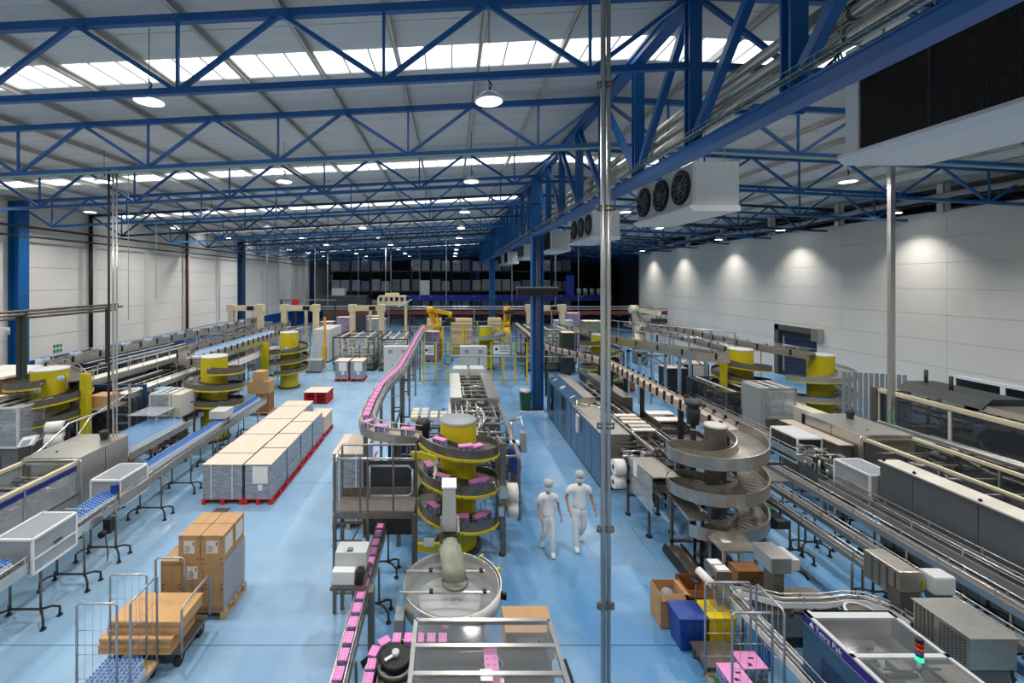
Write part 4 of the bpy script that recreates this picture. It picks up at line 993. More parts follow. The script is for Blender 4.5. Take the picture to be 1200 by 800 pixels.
    part(t, 'hair', hr, bpy.data.materials.get('brown hair') or mat('brown hair', '#4b382c', .6))
    part(t, 'hair_net', B().lathe(hd.x, hd.y+.014, [(.103, hd.z+.022), (.112, hd.z+.06), (.102, hd.z+.11), (.06, hd.z+.142), (0, hd.z+.15)], 18), glass('white hair net', '#dfe3e6', .55, .8) if 'white hair net' not in bpy.data.materials else bpy.data.materials['white hair net'])
    return t
person('person', 'woman in white workwear with hair net and mask, arms swinging, walking on the blue aisle', 2.25, 9.96, 1.66, 0,
       {'hipL': (-.085, .0, .9), 'knL': (-.09, -.04, .5), 'anL': (-.09, .28, .2), 'hipR': (.085, 0, .9), 'knR': (.08, -.1, .5), 'anR': (.08, -.12, .1),
        'elL': (-.235, -.0, 1.13), 'wrL': (-.2, -.17, .94), 'elR': (.26, .08, 1.15), 'wrR': (.3, .02, .93)}, True)
person('person', 'man in white workwear with cap net and mask, striding beside the woman in the aisle', 3.04, 10.2, 1.76, 0,
       {'hipL': (-.095, .0, .9), 'knL': (-.12, -.1, .5), 'anL': (-.12, -.16, .1), 'hipR': (.095, 0, .9), 'knR': (.1, -.02, .5), 'anR': (.1, .3, .16),
        'elL': (-.3, .04, 1.15), 'wrL': (-.27, -.1, .93), 'elR': (.29, .06, 1.15), 'wrR': (.34, -.06, .92)})
# ================================================================ LEFT FLOOR
# ---- rows of wrapped pallets on red pallets
for k in range(8):
    y = 12.1+.8*k
    pallet('red_pallet', 'red plastic pallet in the left row of wrapped stacks, '+ORD[k], -6.9, y, -5.76, y+.78, REDP, group='red pallets of the double row', slats=4)
    load('wide wrapped stack with pale top in the left row, '+ORD[k], -6.88, y+.01, -5.78, y+.77, .145, 1.12+.01*(k % 2), group='wrapped stacks of the double row', straps=(k % 2 == 0), layers=3)
for k in range(4):
    y = 12.1+1.24*k
    pallet('red_pallet', 'red plastic pallet in the right row of wrapped stacks, '+ORD[k], -5.74, y, -4.93, y+1.2, REDP, group='red pallets of the double row')
    load('narrow wrapped stack with pale top in the right row, '+ORD[k]+(', with white paper labels' if k == 0 else ''), -5.72, y+.02, -4.97, y+1.18, .145, 1.12, group='wrapped stacks of the double row', straps=False, layers=5, papers=(k == 0))
pallet('red_pallet', 'red pallet under the low board stack behind the right row', -5.72, 17.3, -4.95, 18.5, REDP)
load('low stack of pale board behind the right row of wrapped stacks', -5.7, 17.32, -4.97, 18.48, .145, .8, straps=False, layers=2, wm=CARDP)
for k in range(4):
    pallet('red_pallet', ('bottom', 'second', 'third', 'top')[k]+' red pallet of the empty stack in the aisle', -7.35, 21.9, -6.15, 23.0, REDP, z=.145*k, group='stack of empty red pallets')
solo('board_sheet', B().box(-7.35, 21.9, .58, -6.15, 23.0, .6), CARDP, 'pale board sheet on top of the empty red pallet stack', 'board', (-6.7, 22.4, .58))
for i, x in enumerate((-7.1, -6.15)):
    pallet('red_pallet', 'red pallet under the '+('left' if i == 0 else 'right')+' of two stacks before the gantry', x, 26.8, x+.86, 28.0, REDP, group='two pallets before the gantry')
    load(('left' if i == 0 else 'right')+' of two grey wrapped stacks standing before the cream gantry', x+.02, 26.82, x+.84, 27.98, .145, 1.25, straps=False, layers=4, papers=True, group='two stacks before the gantry')
# ---- floor drain
t = thing('floor_drain', 'small square metal drain grate in the blue floor', 'drain', (-6.2, 11.75, .0))
part(t, 'frame', B().box(-6.4, 11.6, .0005, -6.38, 11.92, .006).box(-6.02, 11.6, .0005, -6.0, 11.92, .006).box(-6.4, 11.6, .0005, -6.0, 11.62, .006).box(-6.4, 11.9, .0005, -6.0, 11.92, .006), SSD)
part(t, 'grate', B().box(-6.38, 11.62, .0005, -6.02, 11.9, .004), mat('brown grate', '#6b5f58', .6))
# ---- cartons on a wooden pallet
pallet('wooden_pallet', 'pale wooden pallet carrying the brown cartons', -5.35, 8.0, -4.13, 8.85, WOOD)
X = [-5.33, -4.94, -4.55, -4.17]
for j, (ya, yb) in enumerate(((8.02, 8.42), (8.43, 8.83))):
    rowl = 'front' if j == 0 else 'back'
    for i in range(3):
        for l, (za, zb) in enumerate(((.145, .6), (.6, 1.07))):
            carton('brown carton on the wooden pallet, '+('bottom', 'middle')[l]+' layer, '+rowl+' row, '+('left', 'centre', 'right')[i], X[i], ya, X[i+1], yb, za, zb, CARD, 'cartons on the wooden pallet', front_label=(j == 0 and l == 1 and i == 1), side_label=(i == 2))
    for i, (xa, xb) in enumerate(((-5.0, -4.6), (-4.59, -4.17))):
        carton('brown carton on the wooden pallet, top layer, '+rowl+' row, '+('left', 'right')[i], xa, ya, xb, yb, 1.07, 1.54, CARD, 'cartons on the wooden pallet', front_label=(j == 0), side_label=(i == 1))
solo('stretch_film', B().box(-4.165, 8.0, .15, -4.155, 8.85, 1.05), FILM, 'clear stretch film on the right side of the carton pallet', 'film', (-4.16, 8.4, .15))
# ---- platform trolley with cardboard sheets
t = thing('platform_trolley', 'steel platform trolley with tube handles under the cardboard pile', 'trolley', (-4.9, 7.35, 0))
part(t, 'deck', B().box(-5.5, 6.98, .24, -4.3, 7.75, .3), SSD)
for x, y in ((-5.4, 7.08), (-4.4, 7.08), (-5.4, 7.66), (-4.4, 7.66)):
    wq = part(t, 'wheel', B().tube((x-.03, y, .1), (x+.03, y, .1), .1, 16), RUBBER); part(wq, 'fork', B().box(x-.045, y-.03, .1, x-.035, y+.03, .24).box(x+.035, y-.03, .1, x+.045, y+.03, .24), SSD)
part(t, 'side_handle', B().path([(-4.28, 6.95, .3), (-4.28, 6.95, .98), (-4.28, 7.0, 1.02), (-4.28, 7.7, 1.02), (-4.28, 7.76, .98), (-4.28, 7.76, .3)], .02, 8), GALV)
part(t, 'end_handle', B().path([(-5.3, 7.84, .26), (-5.3, 7.84, 1.2), (-5.25, 7.84, 1.25), (-4.82, 7.84, 1.25), (-4.77, 7.84, 1.2), (-4.77, 7.84, .26)], .02, 8), GALV)
r = random.Random(4)
for k in range(9):
    lo = k < 5
    x0 = (-5.58 if lo else -5.5)+r.uniform(-.01, .01); y0 = (6.92 if lo else 7.0)+r.uniform(-.01, .01); z = .3+.05*k
    solo('cardboard_sheet', B().box(x0, y0, z, x0+1.15, y0+.66, z+.047), CARD if k % 2 else mat('light cardboard %d' % k, '#cda06c', .8), 'flat folded cardboard on the platform trolley, '+('bottom', 'second', 'third', 'fourth', 'fifth', 'sixth', 'seventh', 'eighth', 'top')[k]+' of the pile', 'cardboard', (x0+.5, y0+.3, z), 'cardboard pile')
# ---- wire roll cage with bottle packs
def cage(label, x0, x1, y0, y1, z1, panels, base_z=.18, deck=None):
    t = thing('roll_cage', label, 'trolley', ((x0+x1)/2, (y0+y1)/2, 0), 'wire roll cages')
    part(t, 'deck', B().box(x0, y0, base_z, x1, y1, base_z+.03), deck or WOOD); part(t, 'base_frame', B().box(x0-.01, y0-.01, base_z-.03, x1+.01, y0+.02, base_z).box(x0-.01, y1-.02, base_z-.03, x1+.01, y1+.01, base_z).box(x0-.01, y0, base_z-.03, x0+.02, y1, base_z).box(x1-.02, y0, base_z-.03, x1+.01, y1, base_z), GALV)
    for x in (x0+.06, x1-.06):
        for y in (y0+.06, y1-.06): part(t, 'castor', B().tube((x-.015, y, .07), (x+.015, y, .07), .065, 12).box(x-.03, y-.02, .1, x+.03, y+.02, base_z-.03), RUBBER)
    for kind, c, a, b_ in panels:
        P = (lambda u, z: (u, c, z)) if kind == 'y' else (lambda u, z: (c, u, z))
        pn = part(t, 'panel_tube', B().path([P(a, base_z), P(a, z1-.04), P(a+.03, z1), P(b_-.03, z1), P(b_, z1-.04), P(b_, base_z)], .016, 8), GALV)
        w_ = B(); n = 5
        for k in range(1, n): u = a+(b_-a)*k/n; w_.tube(P(u, base_z), P(u, z1), .0035, 4)
        for z in (base_z+.3, base_z+.65, base_z+1.0):
            if z < z1-.1: w_.tube(P(a, z), P(b_, z), .005, 4)
        part(pn, 'wire', w_, GALV)
    return t
cage('galvanised wire roll cage with blue-capped bottle packs at the bottom left', -5.42, -4.62, 6.3, 6.92, 1.57, (('y', 6.3, -5.4, -4.82), ('y', 6.92, -5.4, -4.82), ('x', -4.64, 6.32, 6.9)))
cage('narrow folded wire cage standing inside the bottom left cage row', -5.3, -4.7, 6.96, 6.98, 1.45, (('y', 6.97, -5.2, -4.75),)) if False else None
for j in range(3):
    for i in range(5 if j < 2 else 4):
        put_pack('blue', -5.3+.15*i*1.0+.02, 6.38+.17*j, .21, 1.57, 'blue-capped pack in the wire cage, '+('front', 'middle', 'back')[j]+' row, '+NUM[i]+' from left', 'bottle packs in the wire cage').scale = (.6, .75, .8)
# ---- conveyor C1 with blue capped bottles
CXL = -7.77
conveyor('near left conveyor full of blue-capped bottles, running past the guard hoods', [(-7.7, 4.5, 1.2), (-7.75, 9, 1.2), (-7.95, 12.5, 1.2), (-8.0, 18.4, 1.2)], .5,
         [(-7.73, 6.6, 1.2), (-7.75, 7.95, 1.2), (-7.75, 8.9, 1.2), (-7.8, 9.8, 1.2), (-7.9, 11.5, 1.2), (-7.95, 12.9, 1.2), (-7.97, 14.4, 1.2), (-8, 15.9, 1.2), (-8, 17.5, 1.2)], BELT, SSL, .05, .14, .1)
bottle_rows(-7.95, -7.55, 5.6, 7.6, 1.2, 'blue-capped bottle on the near left conveyor', 'blue-capped bottles at the left edge', limit=130)
bottle_rows(-7.97, -7.57, 8.7, 10.0, 1.2, 'blue-capped bottle between the two guard hoods', 'blue-capped bottles between the hoods', limit=84)
bottle_rows(-8.12, -7.85, 11.3, 18.2, 1.2, 'stream of blue-capped bottles on the conveyor past the second hood', 'bottle streams')
def hood(label, x0, x1, y0, y1, z0, z1):
    t = thing('guard_hood', label, 'guard', ((x0+x1)/2, (y0+y1)/2, z0), 'white-framed guard hoods')
    guard(t, x0, y0, x1, y1, z0, z1, WHITE, FILM, .04, midz=z0+.42*(z1-z0), sides='LRNF')
    part(t, 'handle', B().box(x1+.01, (y0+y1)/2-.05, z1-.3, x1+.03, (y0+y1)/2+.12, z1-.27), DARK)
    return t
hood('white-framed clear guard hood nearest the camera on the left conveyor', -8.1, -7.43, 7.75, 8.65, 1.0, 1.62)
hood('white-framed clear guard hood farther along the left conveyor', -8.28, -7.62, 10.05, 10.95, 1.0, 1.62)
t = thing('drive_unit', 'black motor and control block hanging on the left conveyor between the hoods', 'motor', (-7.4, 9.5, .8))
part(t, 'block', B().box(-7.45, 9.35, .8, -7.3, 9.5, 1.1).tube((-7.38, 9.2, .85), (-7.38, 9.4, .85), .07, 10), BLACK); part(t, 'arm', B().box(-8.05, 9.5, 1.28, -7.4, 9.52, 1.3).box(-8.1, 9.15, 1.42, -7.6, 9.17, 1.44), SSL); part(t, 'cable', B().path([(-7.36, 9.3, .8), (-7.3, 9.3, .4), (-7.36, 9.35, .22)], .012, 5), BLACK)
t = thing('sensor_head', 'blue sensor head above the bottles before the second hood', 'sensor', (-7.6, 9.95, 1.4))
part(t, 'head', B().box(-7.68, 9.85, 1.42, -7.56, 9.97, 1.6), BLUEP); part(t, 'bracket', B().box(-7.56, 9.9, 1.15, -7.53, 9.93, 1.6), SSD)
solo('junction_box', B().box(-8.35, 14.3, 1.15, -7.85, 14.9, 1.6), LGREY, 'pale enamel box straddling the left conveyor before the yellow spiral', 'box', (-8.1, 14.6, 1.15), bevel=.01) if False else None
t = thing('inspection_box', 'small grey box over the left conveyor at the yellow spiral', 'inspection unit', (-8.1, 15.2, 1.2))
part(t, 'case', B().box(-8.3, 15.0, 1.45, -7.75, 15.6, 1.72), LGREY, bevel=.01); part(t, 'leg', B().box(-7.76, 15.2, 0, -7.72, 15.24, 1.45).box(-8.3, 15.2, 0, -8.26, 15.24, 1.45), SSD)
# ---- mirrored shrink wrapper machines
def wrapper(label, s, xr, y0, w, L, yn, seed, stripe=True):
    """s=+1: the aisle is on +x side. stainless tunnel far, glazed infeed near"""
    t = thing('shrink_wrapper', label, 'machine', (xr-s*w/2, y0, 0), 'shrink wrapping machines')
    a, b_ = sorted((xr, xr-s*w))
    tn = part(t, 'tunnel', B().box(a, y0, .25, b_, y0+L, 1.96), SS, bevel=.01)
    part(tn, 'tunnel_lid', B().box(a-.02, y0-.02, 1.96, b_+.02, y0+L+.02, 1.985), SSL)
    part(tn, 'vent_cap', B().cyl((a+b_)/2+.3, y0+L*.75, 1.985, 2.1, .09, 14).cyl((a+b_)/2+.3, y0+L*.75, 2.1, 2.22, .11, 14), BLACK)
    part(tn, 'lid_knob', B().cyl((a+b_)/2-.2, y0+.35, 1.985, 2.01, .025, 8), DARK)
    part(t, 'side_seam', B().box(b_-.001 if s > 0 else a-.006, y0+L*.5-.005, .3, b_+.006 if s > 0 else a+.001, y0+L*.5+.005, 1.94), DARK)
    for x in (a+.06, b_-.06):
        for y in (y0+.1, y0+L-.1): part(t, 'foot', B().cyl(x, y, 0, .25, .04, 8), BLACK)
    # glazed infeed
    part(t, 'lower_body', B().box(a, yn, .3, b_, y0-.02, 1.15), SSD)
    for k in range(4): y = yn+(y0-yn)*k/4; part(t, 'body_door', B().box(b_ if s > 0 else a-.012, y+.03, .34, b_+.012 if s > 0 else a, y+(y0-yn)/4-.03, 1.11), SS)
    guard(t, a, yn, b_, y0-.05, 1.18, 1.86, SSL, SMOKE if not stripe else GLASS, .045, ny=4, top=False, sides='LR')
    if stripe: part(t, 'blue_stripe', B().box(b_+.008 if s > 0 else a-.02, yn, 1.72, b_+.02 if s > 0 else a-.008, y0-.1, 1.83), mat('navy stripe', '#20247c', .5) if 'navy stripe' not in bpy.data.materials else bpy.data.materials['navy stripe'])
    part(t, 'top_rail', B().box(b_-.06, yn, 1.86, b_+.02, y0-.05, 1.93).box(a-.02, yn, 1.86, a+.06, y0-.05, 1.93), CREAM)
    for k in range(10):
        y = yn+(y0-yn)*(k+.5)/10; part(t, 'roller', B().tube((a+.05, y, 1.62), (b_-.05, y, 1.62), .025, 8), SSL)
    part(t, 'bent_rail', B().path([(a+.03, y0-.08, 1.2), (a+.03, y0-.1, 1.96), (b_-.08 if s > 0 else a+.1, y0-.1, 1.97), (b_+.1 if s > 0 else a-.1, y0-.1, 1.97), (b_+.13 if s > 0 else a-.13, y0-.1, 1.92), (b_+.13 if s > 0 else a-.13, y0-.1, 1.0)], .022, 8), SSL)
    clutter(t, a+.08, yn+.1, b_-.08, y0-.15, 1.2, 1.6, 90, seed)
    for y in (yn+.1, (yn+y0)/2, y0-.2):
        for x in (a+.06, b_-.06): part(t, 'foot', B().cyl(x, y, 0, .3, .035, 8), BLACK)
    return t
wrapper('stainless shrink tunnel with blue-striped glazed infeed at the left edge', 1, -8.9, 10.45, 1.3, 1.6, 5.2, 41)
t = thing('handrail', 'bent stainless hand rail behind the left shrink tunnel', 'rail', (-10.7, 12, 1))
part(t, 'tube', B().path([(-10.35, 7.0, 1.85), (-10.35, 10.6, 1.85), (-10.5, 11.2, 1.9), (-10.5, 12.0, 2.3), (-10.2, 13.4, 2.4)], .03, 8), SSL)
for y, z in ((8.5, 1.85), (11.3, 1.95), (12.2, 2.3), (13.3, 2.4)): part(t, 'post', B().tube((-10.45, y, 0), (-10.45, y, z), .02, 6), SSD)
t = thing('touch_panel', 'tilted white operator panel at the left edge', 'control panel', (-11.3, 11.7, 0))
part(t, 'screen_case', B()._add([(-11.55, 11.6, 1.78), (-11.1, 11.55, 1.88), (-11.08, 11.7, 2.1), (-11.53, 11.75, 2.0), (-11.55, 11.68, 1.74), (-11.1, 11.63, 1.84), (-11.08, 11.78, 2.06), (-11.53, 11.83, 1.96)], [(0, 1, 2, 3), (7, 6, 5, 4), (0, 4, 5, 1), (1, 5, 6, 2), (2, 6, 7, 3), (3, 7, 4, 0)]), WHITE)
part(t, 'screen', B()._add([(-11.45, 11.59, 1.84), (-11.22, 11.57, 1.89), (-11.2, 11.64, 2.0), (-11.43, 11.66, 1.95), (-11.45, 11.6, 1.83), (-11.22, 11.58, 1.88), (-11.2, 11.66, 1.99), (-11.43, 11.68, 1.94)], [(0, 1, 2, 3), (7, 6, 5, 4), (0, 4, 5, 1), (1, 5, 6, 2), (2, 6, 7, 3), (3, 7, 4, 0)]), MGREY)
part(t, 'stand', B().tube((-11.3, 11.85, 0), (-11.3, 11.72, 1.85), .03, 8), DARK)
for z in (1.88, 1.5):
    t = thing('film_roll', ('upper' if z > 1.6 else 'lower')+' white film roll behind the left shrink tunnel', 'film roll', (-11.7, 13, z), 'film rolls at the left')
    rr = .16 if z > 1.6 else .2
    part(t, 'roll', B().tube((-11.95, 12.9, z), (-11.55, 13.05, z), rr, 24), OFFW); part(t, 'core', B().tube((-11.56, 13.04, z), (-11.53, 13.06, z), .07, 12), DARK)
solo('roll_stand', B().box(-12.0, 13.1, 0, -11.5, 13.2, 2.0), DARK, 'dark stand behind the two left film rolls', 'stand', (-11.7, 13.1, 0))
# ---- guarded machines at the left edge
def cell(label, x0, y0, x1, y1, z0, z1, seed, fm=LGREY, pm=GLASS, n=80, body=SSD, ny=2, nx=1, ms=None):
    t = thing('guarded_machine', label, 'machine', ((x0+x1)/2, (y0+y1)/2, 0), 'guarded machines')
    part(t, 'base_body', B().box(x0+.03, y0+.03, .15, x1-.03, y1-.03, z0), body)
    for x in (x0+.1, x1-.1):
        for y in (y0+.1, y1-.1): part(t, 'foot', B().cyl(x, y, 0, .15, .05, 8), BLACK)
    guard(t, x0, y0, x1, y1, z0, z1, fm, pm, .06, ny=ny, nx=nx, top=False)
    for k in range(3): x = x0+(x1-x0)*(k+.5)/3; part(t, 'roof_beam', B().box(x-.05, y0, z1-.02, x+.05, y1, z1+.02), LGREY)
    clutter(t, x0+.1, y0+.1, x1-.1, y1-.1, z0+.02, z1-.1, n, seed, ms)
    return t
cell('light-framed guarded machine at the left edge before the leftmost yellow spiral', -14.4, 13.0, -12.9, 14.6, 1.25, 2.42, 51)
cell('low dark machine behind the handrail at the left edge', -13.4, 9.6, -11.7, 11.3, .7, 1.7, 52, SSD, SMOKE)
cell('grey machine with glazed front left of the second yellow spiral', -10.6, 15.4, -9.9, 16.3, 1.45, 2.2, 53, LGREY, GLASS, 40, ny=1)
t = thing('enamel_cabinet', 'beige enamel control cabinet on legs beside the second yellow spiral', 'cabinet', (-9.6, 15.85, 0))
part(t, 'cabinet_body', B().box(-9.86, 15.4, 1.38, -9.5, 16.3, 2.2), mat('beige enamel', '#c9c3ad', .45), bevel=.02); part(t, 'door_line', B().box(-9.503, 15.46, 1.44, -9.496, 16.24, 2.14), LGREY); part(t, 'latch', B().box(-9.497, 15.95, 1.75, -9.48, 16.1, 1.78), BLACK)
for x in (-9.82, -9.54):
    for y in (15.45, 16.25): part(t, 'leg', B().box(x-.03, y-.03, 0, x+.03, y+.03, 1.38), SSD)
# bottle table between tunnel and cabinet
t = thing('bottle_table', 'wide accumulation table crowded with pale blue bottles behind the left tunnel', 'conveyor', (-10, 13.5, 0))
part(t, 'table_top', B().box(-10.4, 12.2, 1.25, -9.0, 15.2, 1.3), SSL); part(t, 'side_rail', B().box(-9.0, 12.2, 1.2, -8.96, 15.2, 1.4).box(-10.44, 12.2, 1.2, -10.4, 15.2, 1.4), SSL)
for x in (-10.3, -9.1):
    for y in (12.4, 13.7, 15.0): part(t, 'leg', B().box(x-.03, y-.03, 0, x+.03, y+.03, 1.25), SSD)
clutter(t, -9.4, 12.3, -8.9, 14.9, .5, 1.2, 60, 77, (SSL, DARK, SSD))
bottle_rows(-10.3, -9.1, 12.5, 15.0, 1.3, 'mass of pale bottles with blue caps on the accumulation table', 'bottle streams', .09, cap=mat('pale blue cap', '#7fb0dd', .4))
t = thing('clear_cover', 'sloping clear cover over the bottle table before the beige cabinet', 'guard', (-10, 14.8, 1.6))
part(t, 'cover_plate', B().box(-10.6, 14.3, 1.78, -9.6, 15.3, 1.8), FILM)
for x in (-10.55, -9.65): part(t, 'post', B().box(x-.02, 14.3, 1.3, x+.02, 14.34, 1.78).box(x-.02, 15.2, 1.3, x+.02, 15.24, 1.78), SSL)
t = thing('handrail', 'slim bent hand rail rising beside the accumulation table', 'rail', (-10.9, 13, 1))
part(t, 'tube', B().path([(-10.7, 12.2, 1.5), (-10.9, 13.2, 2.1), (-11.0, 14.8, 2.35), (-10.9, 15.2, 2.5)], .025, 8), SSL); part(t, 'post', B().tube((-10.9, 13.2, 0), (-10.9, 13.2, 2.1), .02, 6), SSD)
# ---- yellow spirals of the left side
def lspiral(label, cx, cy, rc, ro, zt, fz, d, tn=2.55, edge=YEL, panel=None):
    z0 = fz-.63*2
    t = spiral(label, cx, cy, rc, rc+.08, ro, zt, z0-.2, .63, tn, math.radians(-150 if d > 0 else -30), edge=edge, track=BELT, d=d, capm=LGREY)
    return t
SPL1 = spiral('leftmost yellow spiral conveyor, partly behind the dark gantry post', -13.3, 14.5, .5, .56, 1.08, 3.3, 1.6, .6, 2.3, math.radians(-160), d=1, capm=LGREY)
spiral('second yellow spiral conveyor on the left, beside the beige cabinet', -9.3, 17.2, .48, .56, 1.05, 3.25, 1.05, .62, 2.85, math.radians(-135), d=-1, capm=LGREY)
SPL3 = spiral('third yellow spiral conveyor on the left, in front of the cream gantries', -9.4, 25.5, .5, .58, 1.05, 3.2, .95, .58, 2.7, math.radians(-120), d=1, capm=LGREY)
for lb, x0, x1, y, z0, z1 in (('yellow support plate right of the leftmost spiral', -12.25, -11.95, 14.4, 0, 3.15), ('yellow support plate left of the third spiral', -10.75, -10.3, 24.7, .95, 2.7)):
    t = SPL1 if x0 < -12 else SPL3
    part(t, 'plate', B().box(x0, y, z0, x1, y+.08, z1), YEL); part(t, 'edge_flange', B().box(x1, y-.1, z0, x1+.03, y+.1, z1), YEL)
    if z0: part(t, 'lower_leg', B().box(x0+.05, y, 0, x1-.05, y+.08, z0), DARK)
for k, (a, z) in enumerate(((-150, 1.2), (-95, 1.12), (-45, 1.45), (-145, 1.75), (-60, 1.9), (-30, 2.0), (-150, 2.35))):
    a_ = math.radians(a); put_pack('blue', -9.3+.8*math.cos(a_), 17.2+.8*math.sin(a_), z+.0, a_+1.57, 'white and blue bottle pack riding on the second yellow spiral, '+NUM[k]+' counted upwards', 'packs on the second left spiral')
for k, (a, z) in enumerate(((-95, 2.0), (-60, 2.1), (-70, 2.7), (-30, 3.0))):
    a_ = math.radians(a); put_pack('blue', -13.3+.82*math.cos(a_), 14.5+.82*math.sin(a_), z, a_+1.57, 'white and blue bottle pack riding on the leftmost yellow spiral, '+NUM[k]+' counted upwards', 'packs on the leftmost spiral')
for k, (a, z) in enumerate(((-80, 2.3), (-20, 2.0), (-140, 1.5))):
    a_ = math.radians(a); put_pack('blue', -9.4+.8*math.cos(a_), 25.5+.8*math.sin(a_), z, a_+1.57, 'white and blue bottle pack riding on the third yellow spiral, '+('on its top turn', 'on its middle turn', 'on its lowest turn')[k], 'packs on the third left spiral')
# ---- elevated conveyors on the left
def trestle(x, w, ys, z):
    return [(x, y, z) for y in ys]
conveyor('pale elevated chute deck running away from the leftmost spiral', [(-13.4, 15.6, 2.55), (-13.4, 26, 2.55)], .55, trestle(-13.4, .5, (17, 19.5, 22, 24.5), 2.55), OFFW, SSL, .03, .2, .35, feet=False)
conveyor('highest elevated conveyor along the left wall carrying packs', [(-12.4, 14.5, 2.9), (-13.6, 15.6, 2.95), (-15.6, 17, 3.0), (-15.8, 20, 3.0), (-15.8, 36, 3.0)], .5, trestle(-15.8, .5, (18, 21, 24, 27, 30, 33), 3.0), BELT, SSL, .1, .22, .12, feet=False, brackets=1.2)
conveyor('second elevated conveyor at the left, leading to the second yellow spiral', [(-9.9, 17.9, 2.85), (-11.2, 18.4, 2.9), (-12.2, 20, 2.95), (-12.3, 33, 2.95)], .45, trestle(-12.3, .4, (20, 23, 26, 29, 32), 2.95), BELT, SS, .1, .2, .12, feet=False, brackets=1.1)
conveyor('elevated conveyor under a blue cover between the second and third spirals', [(-10.9, 18.4, 2.95), (-11.0, 27.5, 2.95)], .6, trestle(-11, .5, (19.5, 22, 24.5, 27), 2.95), mat('pale blue belt', '#a9bccb', .35), SSL, .08, .34, .0, feet=False, brackets=.6)
conveyor('pale lower return deck below the blue-covered conveyor', [(-10.9, 18.4, 2.1), (-11, 27.4, 2.1)], .5, (), OFFW, OFFW, .02, .18, 0)
conveyor('lower left conveyor behind the second spiral', [(-11.6, 15.5, 2.2), (-11.6, 21, 2.2)], .5, trestle(-11.6, .4, (16.5, 19, 20.6), 2.2), OFFW, SSL, .03, .16, .1, feet=False)
for k in range(12):
    y = 16.9+1.45*k; put_pack('blue', -15.8+.05*(k % 3), y, 3.0, 1.57+.1*(k % 2), 'white bottle pack on the highest left conveyor, '+NUM[k]+' from the camera end', 'packs on the highest left conveyor').scale = (1.6, 1.6, 1.2)
bottle_rows(-11.2, -10.8, 19, 27, 2.95, 'pale stream of bottles on the blue-covered left conveyor', 'bottle streams', .12, cap=bpy.data.materials['pale blue cap'])
# ---- dark machines under the elevated conveyors
cell('dark machine bay beneath the left elevated conveyors', -14.6, 16.4, -12.6, 19.6, .5, 2.2, 61, DARK, SMOKE, 160, BLACK, ms=(SSD, BLACK, DARK))
cell('dark machine bay farther along beneath the left conveyors', -14.8, 20.6, -11.8, 25, .4, 2.1, 62, DARK, SMOKE, 160, BLACK, ms=(SSD, BLACK, DARK))
cell('low machine bay by the left wall column', -19.4, 16, -16.6, 21, .4, 1.9, 63, DARK, SMOKE, 120, BLACK, ms=(SSD, BLACK, DARK))
cell('low machine bay behind the wall column', -19.4, 22.5, -17, 30, .4, 1.9, 64, DARK, SMOKE, 140, BLACK, ms=(SSD, LGREY, DARK))
t = thing('blue_beam_rack', 'dark rack with blue top beam and blue crates beneath the left conveyors', 'rack', (-12, 21, 0))
part(t, 'beam', B().box(-14.2, 16.0, 2.3, -11.2, 16.1, 2.4), NAVY); part(t, 'post', B().box(-11.3, 16, 0, -11.2, 16.1, 2.3), NAVY); part(t, 'crate_shelf', B().box(-11.2, 16.35, 1.06, -10.6, 16.85, 1.1), NAVY); part(t, 'crate_shelf', B().box(-11.2, 16.35, 1.66, -10.6, 16.85, 1.7), NAVY); part(t, 'shelf_post', B().box(-11.25, 16.8, 0, -11.2, 16.85, 2.2), NAVY); part(t, 'shelf_post', B().box(-10.6, 16.8, 0, -10.55, 16.85, 2.2), NAVY); part(t, 'post', B().box(-14.2, 16, 0, -14.1, 16.1, 2.3), NAVY)
for i, z in enumerate((1.1, 1.7)): solo('blue_crate', B().box(-11.15, 16.4, z, -10.65, 16.8, z+.45), mat('sky blue crate %d' % i, '#6f9cc4', .5), ('lower', 'upper')[i]+' light blue crate left of the second spiral', 'crate', (-10.9, 16.6, z), 'light blue crates', bevel=.02)
t = thing('access_ladder', 'steel ladder standing under the left conveyors beside the drop pipes', 'ladder', (-12, 15.5, 0))
part(t, 'stile', B().box(-11.85, 15.3, 0, -11.8, 15.36, 2.6), SSL); part(t, 'stile', B().box(-11.3, 15.3, 0, -11.25, 15.36, 2.6), SSL)
for k in range(8): part(t, 'rung', B().box(-11.8, 15.31, .3+.3*k, -11.3, 15.35, .33+.3*k), SSL)
# cartons and sheets on the left
for i, (x0, x1, y, z0, z1, lb) in enumerate(((-12.15, -11.5, 14.6, 1.95, 2.35, 'brown open carton on the shelf by the leftmost spiral'), (-9.35, -8.35, 20.1, 1.0, 1.55, 'wide brown carton on the far carton stack'), (-9.1, -8.6, 20.1, 1.55, 2.0, 'small brown carton on top of the far carton stack'), (-8.95, -8.35, 20.1, .145, 1.0, 'tall dark carton at the bottom of the far carton stack'))):
    carton(lb, x0, y, x1, y+.6, z0, z1, CARDD if i == 3 else CARD, None, False, marks=False)
pallet('wooden_pallet', 'wooden pallet under the far carton stack', -9.3, 20.0, -8.3, 20.9, WOOD)
solo('shelf_plate', B().box(-12.3, 14.5, 1.9, -11.4, 15.4, 1.95), SSL, 'steel shelf holding the open carton by the leftmost spiral', 'shelf', (-11.8, 15, 1.9))
load('wide covered pallet stack with red and white print before the left wall', -16.6, 17.0, -15.0, 18.6, .0, 2.3, wm=CARDD, straps=False, layers=4) if False else None
solo('covered_stack', B().box(-17.6, 15.2, 1.95, -15.6, 17.2, 2.8), CARDD, 'dark brown wrapped stack with pale lid before the left wall', 'load', (-16.6, 16, 1.95))
solo('pale_sheet', B().box(-17.7, 15.1, 2.8, -15.5, 17.3, 2.88), OFFW, 'pale lid sheet on the dark brown stack before the left wall', 'sheet', (-16.6, 16, 2.8))
